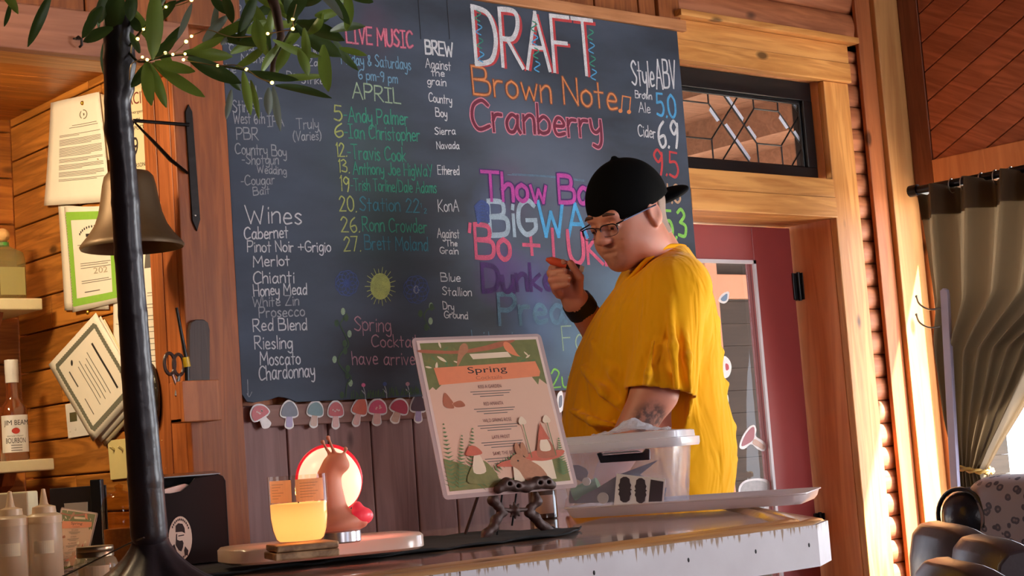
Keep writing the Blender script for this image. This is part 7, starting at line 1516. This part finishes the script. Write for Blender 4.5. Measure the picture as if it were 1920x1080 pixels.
T_.cap(q_(1270, 540, 3.905), q_(1222, 535, 4.20), .083, .080, .035)
SA, SB = q_(1262, 548, 3.885), q_(1238, 742, 3.835)
T_.cap(SA, SB, .080, .085, .022)
T_.cap(q_(1208, 560, 4.22), q_(1178, 672, 4.235), .080, .074, .03)
# hem of the left sleeve cut square, sleeve hollow at the end
sd_ = SB-SA; Ls = np.linalg.norm(sd_); sd_ /= Ls; hem = SA+sd_*(Ls-.006)
# folds: ridges that run from the armpit down the back and across the waist
for pts, r in (([(1288, 560, 3.93), (1318, 640, 3.98), (1336, 740, 4.0)], .010), ([(1296, 600, 3.92), (1305, 690, 3.93), (1300, 760, 3.92)], .010), ([(1352, 660, 4.06), (1310, 760, 3.95), (1230, 820, 3.86)], .012), ([(1362, 720, 4.04), (1320, 800, 3.93), (1225, 850, 3.85)], .011), ([(1374, 800, 4.04), (1340, 850, 3.95), (1290, 900, 3.87)], .012), ([(1345, 600, 4.06), (1330, 680, 4.02), (1290, 760, 3.92)], .010),
               ([(1110, 640, 3.94), (1150, 700, 3.87), (1180, 745, 3.85)], .008), ([(1090, 690, 3.94), (1130, 735, 3.87), (1170, 770, 3.85)], .008), ([(1070, 770, 3.95), (1110, 790, 3.88), (1160, 800, 3.85)], .008),
               ([(1255, 560, 3.805), (1262, 650, 3.75), (1270, 735, 3.745)], .009), ([(1280, 600, 3.80), (1290, 670, 3.765), (1294, 735, 3.765)], .008), ([(1225, 640, 3.77), (1215, 700, 3.755), (1205, 740, 3.76)], .006), ([(1290, 505, 3.95), (1310, 540, 3.97), (1325, 590, 4.0)], .010), ([(1378, 860, 4.08), (1350, 900, 3.98), (1300, 925, 3.88)], .010)):
    T_.chain([q_(*p) for p in pts], [r*.75, r*1.25, r*.7], .014)
sl, X, Y, Z = T_.sub(T_.lo, T_.lo+T_.h*(T_.n-1), 0)
# cut the sleeve end with a plane, only near the arm
pl2 = (X-hem[0])*sd_[0]+(Y-hem[1])*sd_[1]+(Z-hem[2])*sd_[2]
near = np.sqrt((X-SB[0])**2+(Y-SB[1])**2+(Z-SB[2])**2)-.125
tz = torso(X, Y, Z)
T_.D = np.where((pl2 > 0) & (near < 0) & (tz > .012), np.maximum(T_.D, np.minimum(pl2, .08)).astype(np.float32), T_.D)
hol = SA+sd_*(Ls-.07)
T_.cap(hol, SB+sd_*.05, .072, .080, .004, True)
T_.field(lambda X, Y, Z: np.maximum(torso(X, Y, Z)+.014, 0*X-.03), .006) if False else None
# neck opening

S_SH = mat('mustard_tshirt', (246, 172, 16), .85, var=.05, scale=160, spec=.15)
def shirtm():
    m, N, L, bb = base_mat('yellow_jersey'); out = N['Material Output']; tc = N.new('ShaderNodeTexCoord'); nz = N.new('ShaderNodeTexNoise'); nz.inputs['Scale'].default_value = 9; nz.inputs['Detail'].default_value = 4; L.new(tc.outputs['Object'], nz.inputs['Vector'])
    mx = N.new('ShaderNodeMix'); mx.data_type = 'RGBA'; mx.inputs[6].default_value = s2l((246, 170, 12))+(1,); mx.inputs[7].default_value = s2l((252, 182, 24))+(1,); L.new(nz.outputs['Fac'], mx.inputs[0]); L.new(mx.outputs[2], bb.inputs['Base Color']); bb.inputs['Roughness'].default_value = .9; bb.inputs['Specular IOR Level'].default_value = .1; bb.inputs['Sheen Weight'].default_value = .15
    mp_ = N.new('ShaderNodeMapping'); mp_.inputs['Scale'].default_value = (1, 1, .35); mp_.inputs['Rotation'].default_value = (.4, .5, 0); L.new(tc.outputs['Object'], mp_.inputs[0])
    n2 = N.new('ShaderNodeTexNoise'); n2.inputs['Scale'].default_value = 16; n2.inputs['Detail'].default_value = 2; n2.inputs['Distortion'].default_value = .8; L.new(mp_.outputs[0], n2.inputs['Vector'])
    bp = N.new('ShaderNodeBump'); bp.inputs['Strength'].default_value = .6; bp.inputs['Distance'].default_value = .03; L.new(n2.outputs['Fac'], bp.inputs['Height']); L.new(bp.outputs[0], bb.inputs['Normal']); return m
sh_ = T_.build('t_shirt', shirtm(), man, 3)
b = MB(); cl_ = catmull([q_(*p) for p in ((1170, 535, 4.02), (1190, 512, 3.955), (1217, 484, 3.945), (1249, 463, 3.975), (1283, 463, 4.06), (1268, 470, 4.13), (1225, 492, 4.15), (1185, 520, 4.10))], 6, True)
b.tube(cl_+[cl_[0]], .0062, 10); b.build('collar', MATS['mustard_tshirt'], sh_, smooth=True)
# wristband watch
wa, wb = q_(1098, 590, 4.155), q_(1078, 562, 4.128); ax2 = (wb-wa); ax2 /= np.linalg.norm(ax2); g1 = np.cross(ax2, UZ); g1 /= np.linalg.norm(g1); g2 = np.cross(g1, ax2); wc = q_(1087, 574, 4.143)
b = MB(); rings = []
for o_, r in ((-.019, .036), (-.019, .0405), (.0, .0410), (.019, .0395), (.019, .035)): rings.append([wc+ax2*o_+g1*r*math.cos(t)+g2*r*math.sin(t) for t in np.arange(0, 2*PI, PI/16)])
b.loft(rings, False); b.build('wristband', mat('black_band', (14, 13, 15), .5), man, smooth=True, angle=40)
# jeans and shoes below the bar
J = SDF(q_(1215, 830, 4.05)*np.array((1, 1, 0))-np.array((.32, .32, 0)), q_(1215, 830, 4.05)*np.array((1, 1, 0))+np.array((.32, .32, 1.08)), .010)
g0 = q_(1215, 830, 4.05)*np.array((1, 1, 0))
J.ell(g0+UZ*.92+Rr*.01, (.165, .20, .15), np.array([Rr, Ff, UZ]), .03)
for s in (-1, 1): J.chain([g0+Ff*.10*s+UZ*.86, g0+Ff*.115*s+UZ*.48+Rr*-.01, g0+Ff*.12*s+UZ*.10+Rr*.01], [.115, .080, .070], .03)
J.build('jeans', mat('dark_denim', (44, 50, 66), .8, var=.2, scale=120), man, 1)
for s in (-1, 1):
    Q = SDF(g0+Ff*.12*s-np.array((.24, .24, 0)), g0+Ff*.12*s+np.array((.24, .24, .14)), .009); Q.ell(g0+Ff*.12*s+UZ*.04-Rr*.05, (.15, .055, .038), np.array([Rr, Ff, UZ]), .02); Q.ell(g0+Ff*.12*s+UZ*.06+Rr*.02, (.07, .05, .055), np.array([Rr, Ff, UZ]), .02); Q.build('shoe', M_BLACK, man, 1)
# the marker in his hand
mk = thing('chalk_marker', 'orange tipped chalk marker held in the raised hand of the man', 'marker', q_(1050, 490, 4.07))
ma, mb_ = q_(1024, 486, 4.075), q_(1092, 505, 4.085); dm = mb_-ma
b = MB(); b.tube([ma, ma+dm*.10, ma+dm*.16, ma+dm*.55], [.0035, .0085, .0105, .0105], 16); b.build('orange_cap', mat('orange_plastic', (232, 96, 62), .35), mk, smooth=True, angle=50)
b = MB(); b.tube([ma+dm*.55, ma+dm*.9], .0098, 16); b.build('barrel', mat('dark_barrel', (44, 36, 38), .35), mk, smooth=True, angle=50)
b = MB(); b.tube([ma+dm*.9, ma+dm*1.03], [.0095, .0075], 16); b.build('white_end', M_WHITE, mk, smooth=True, angle=50)
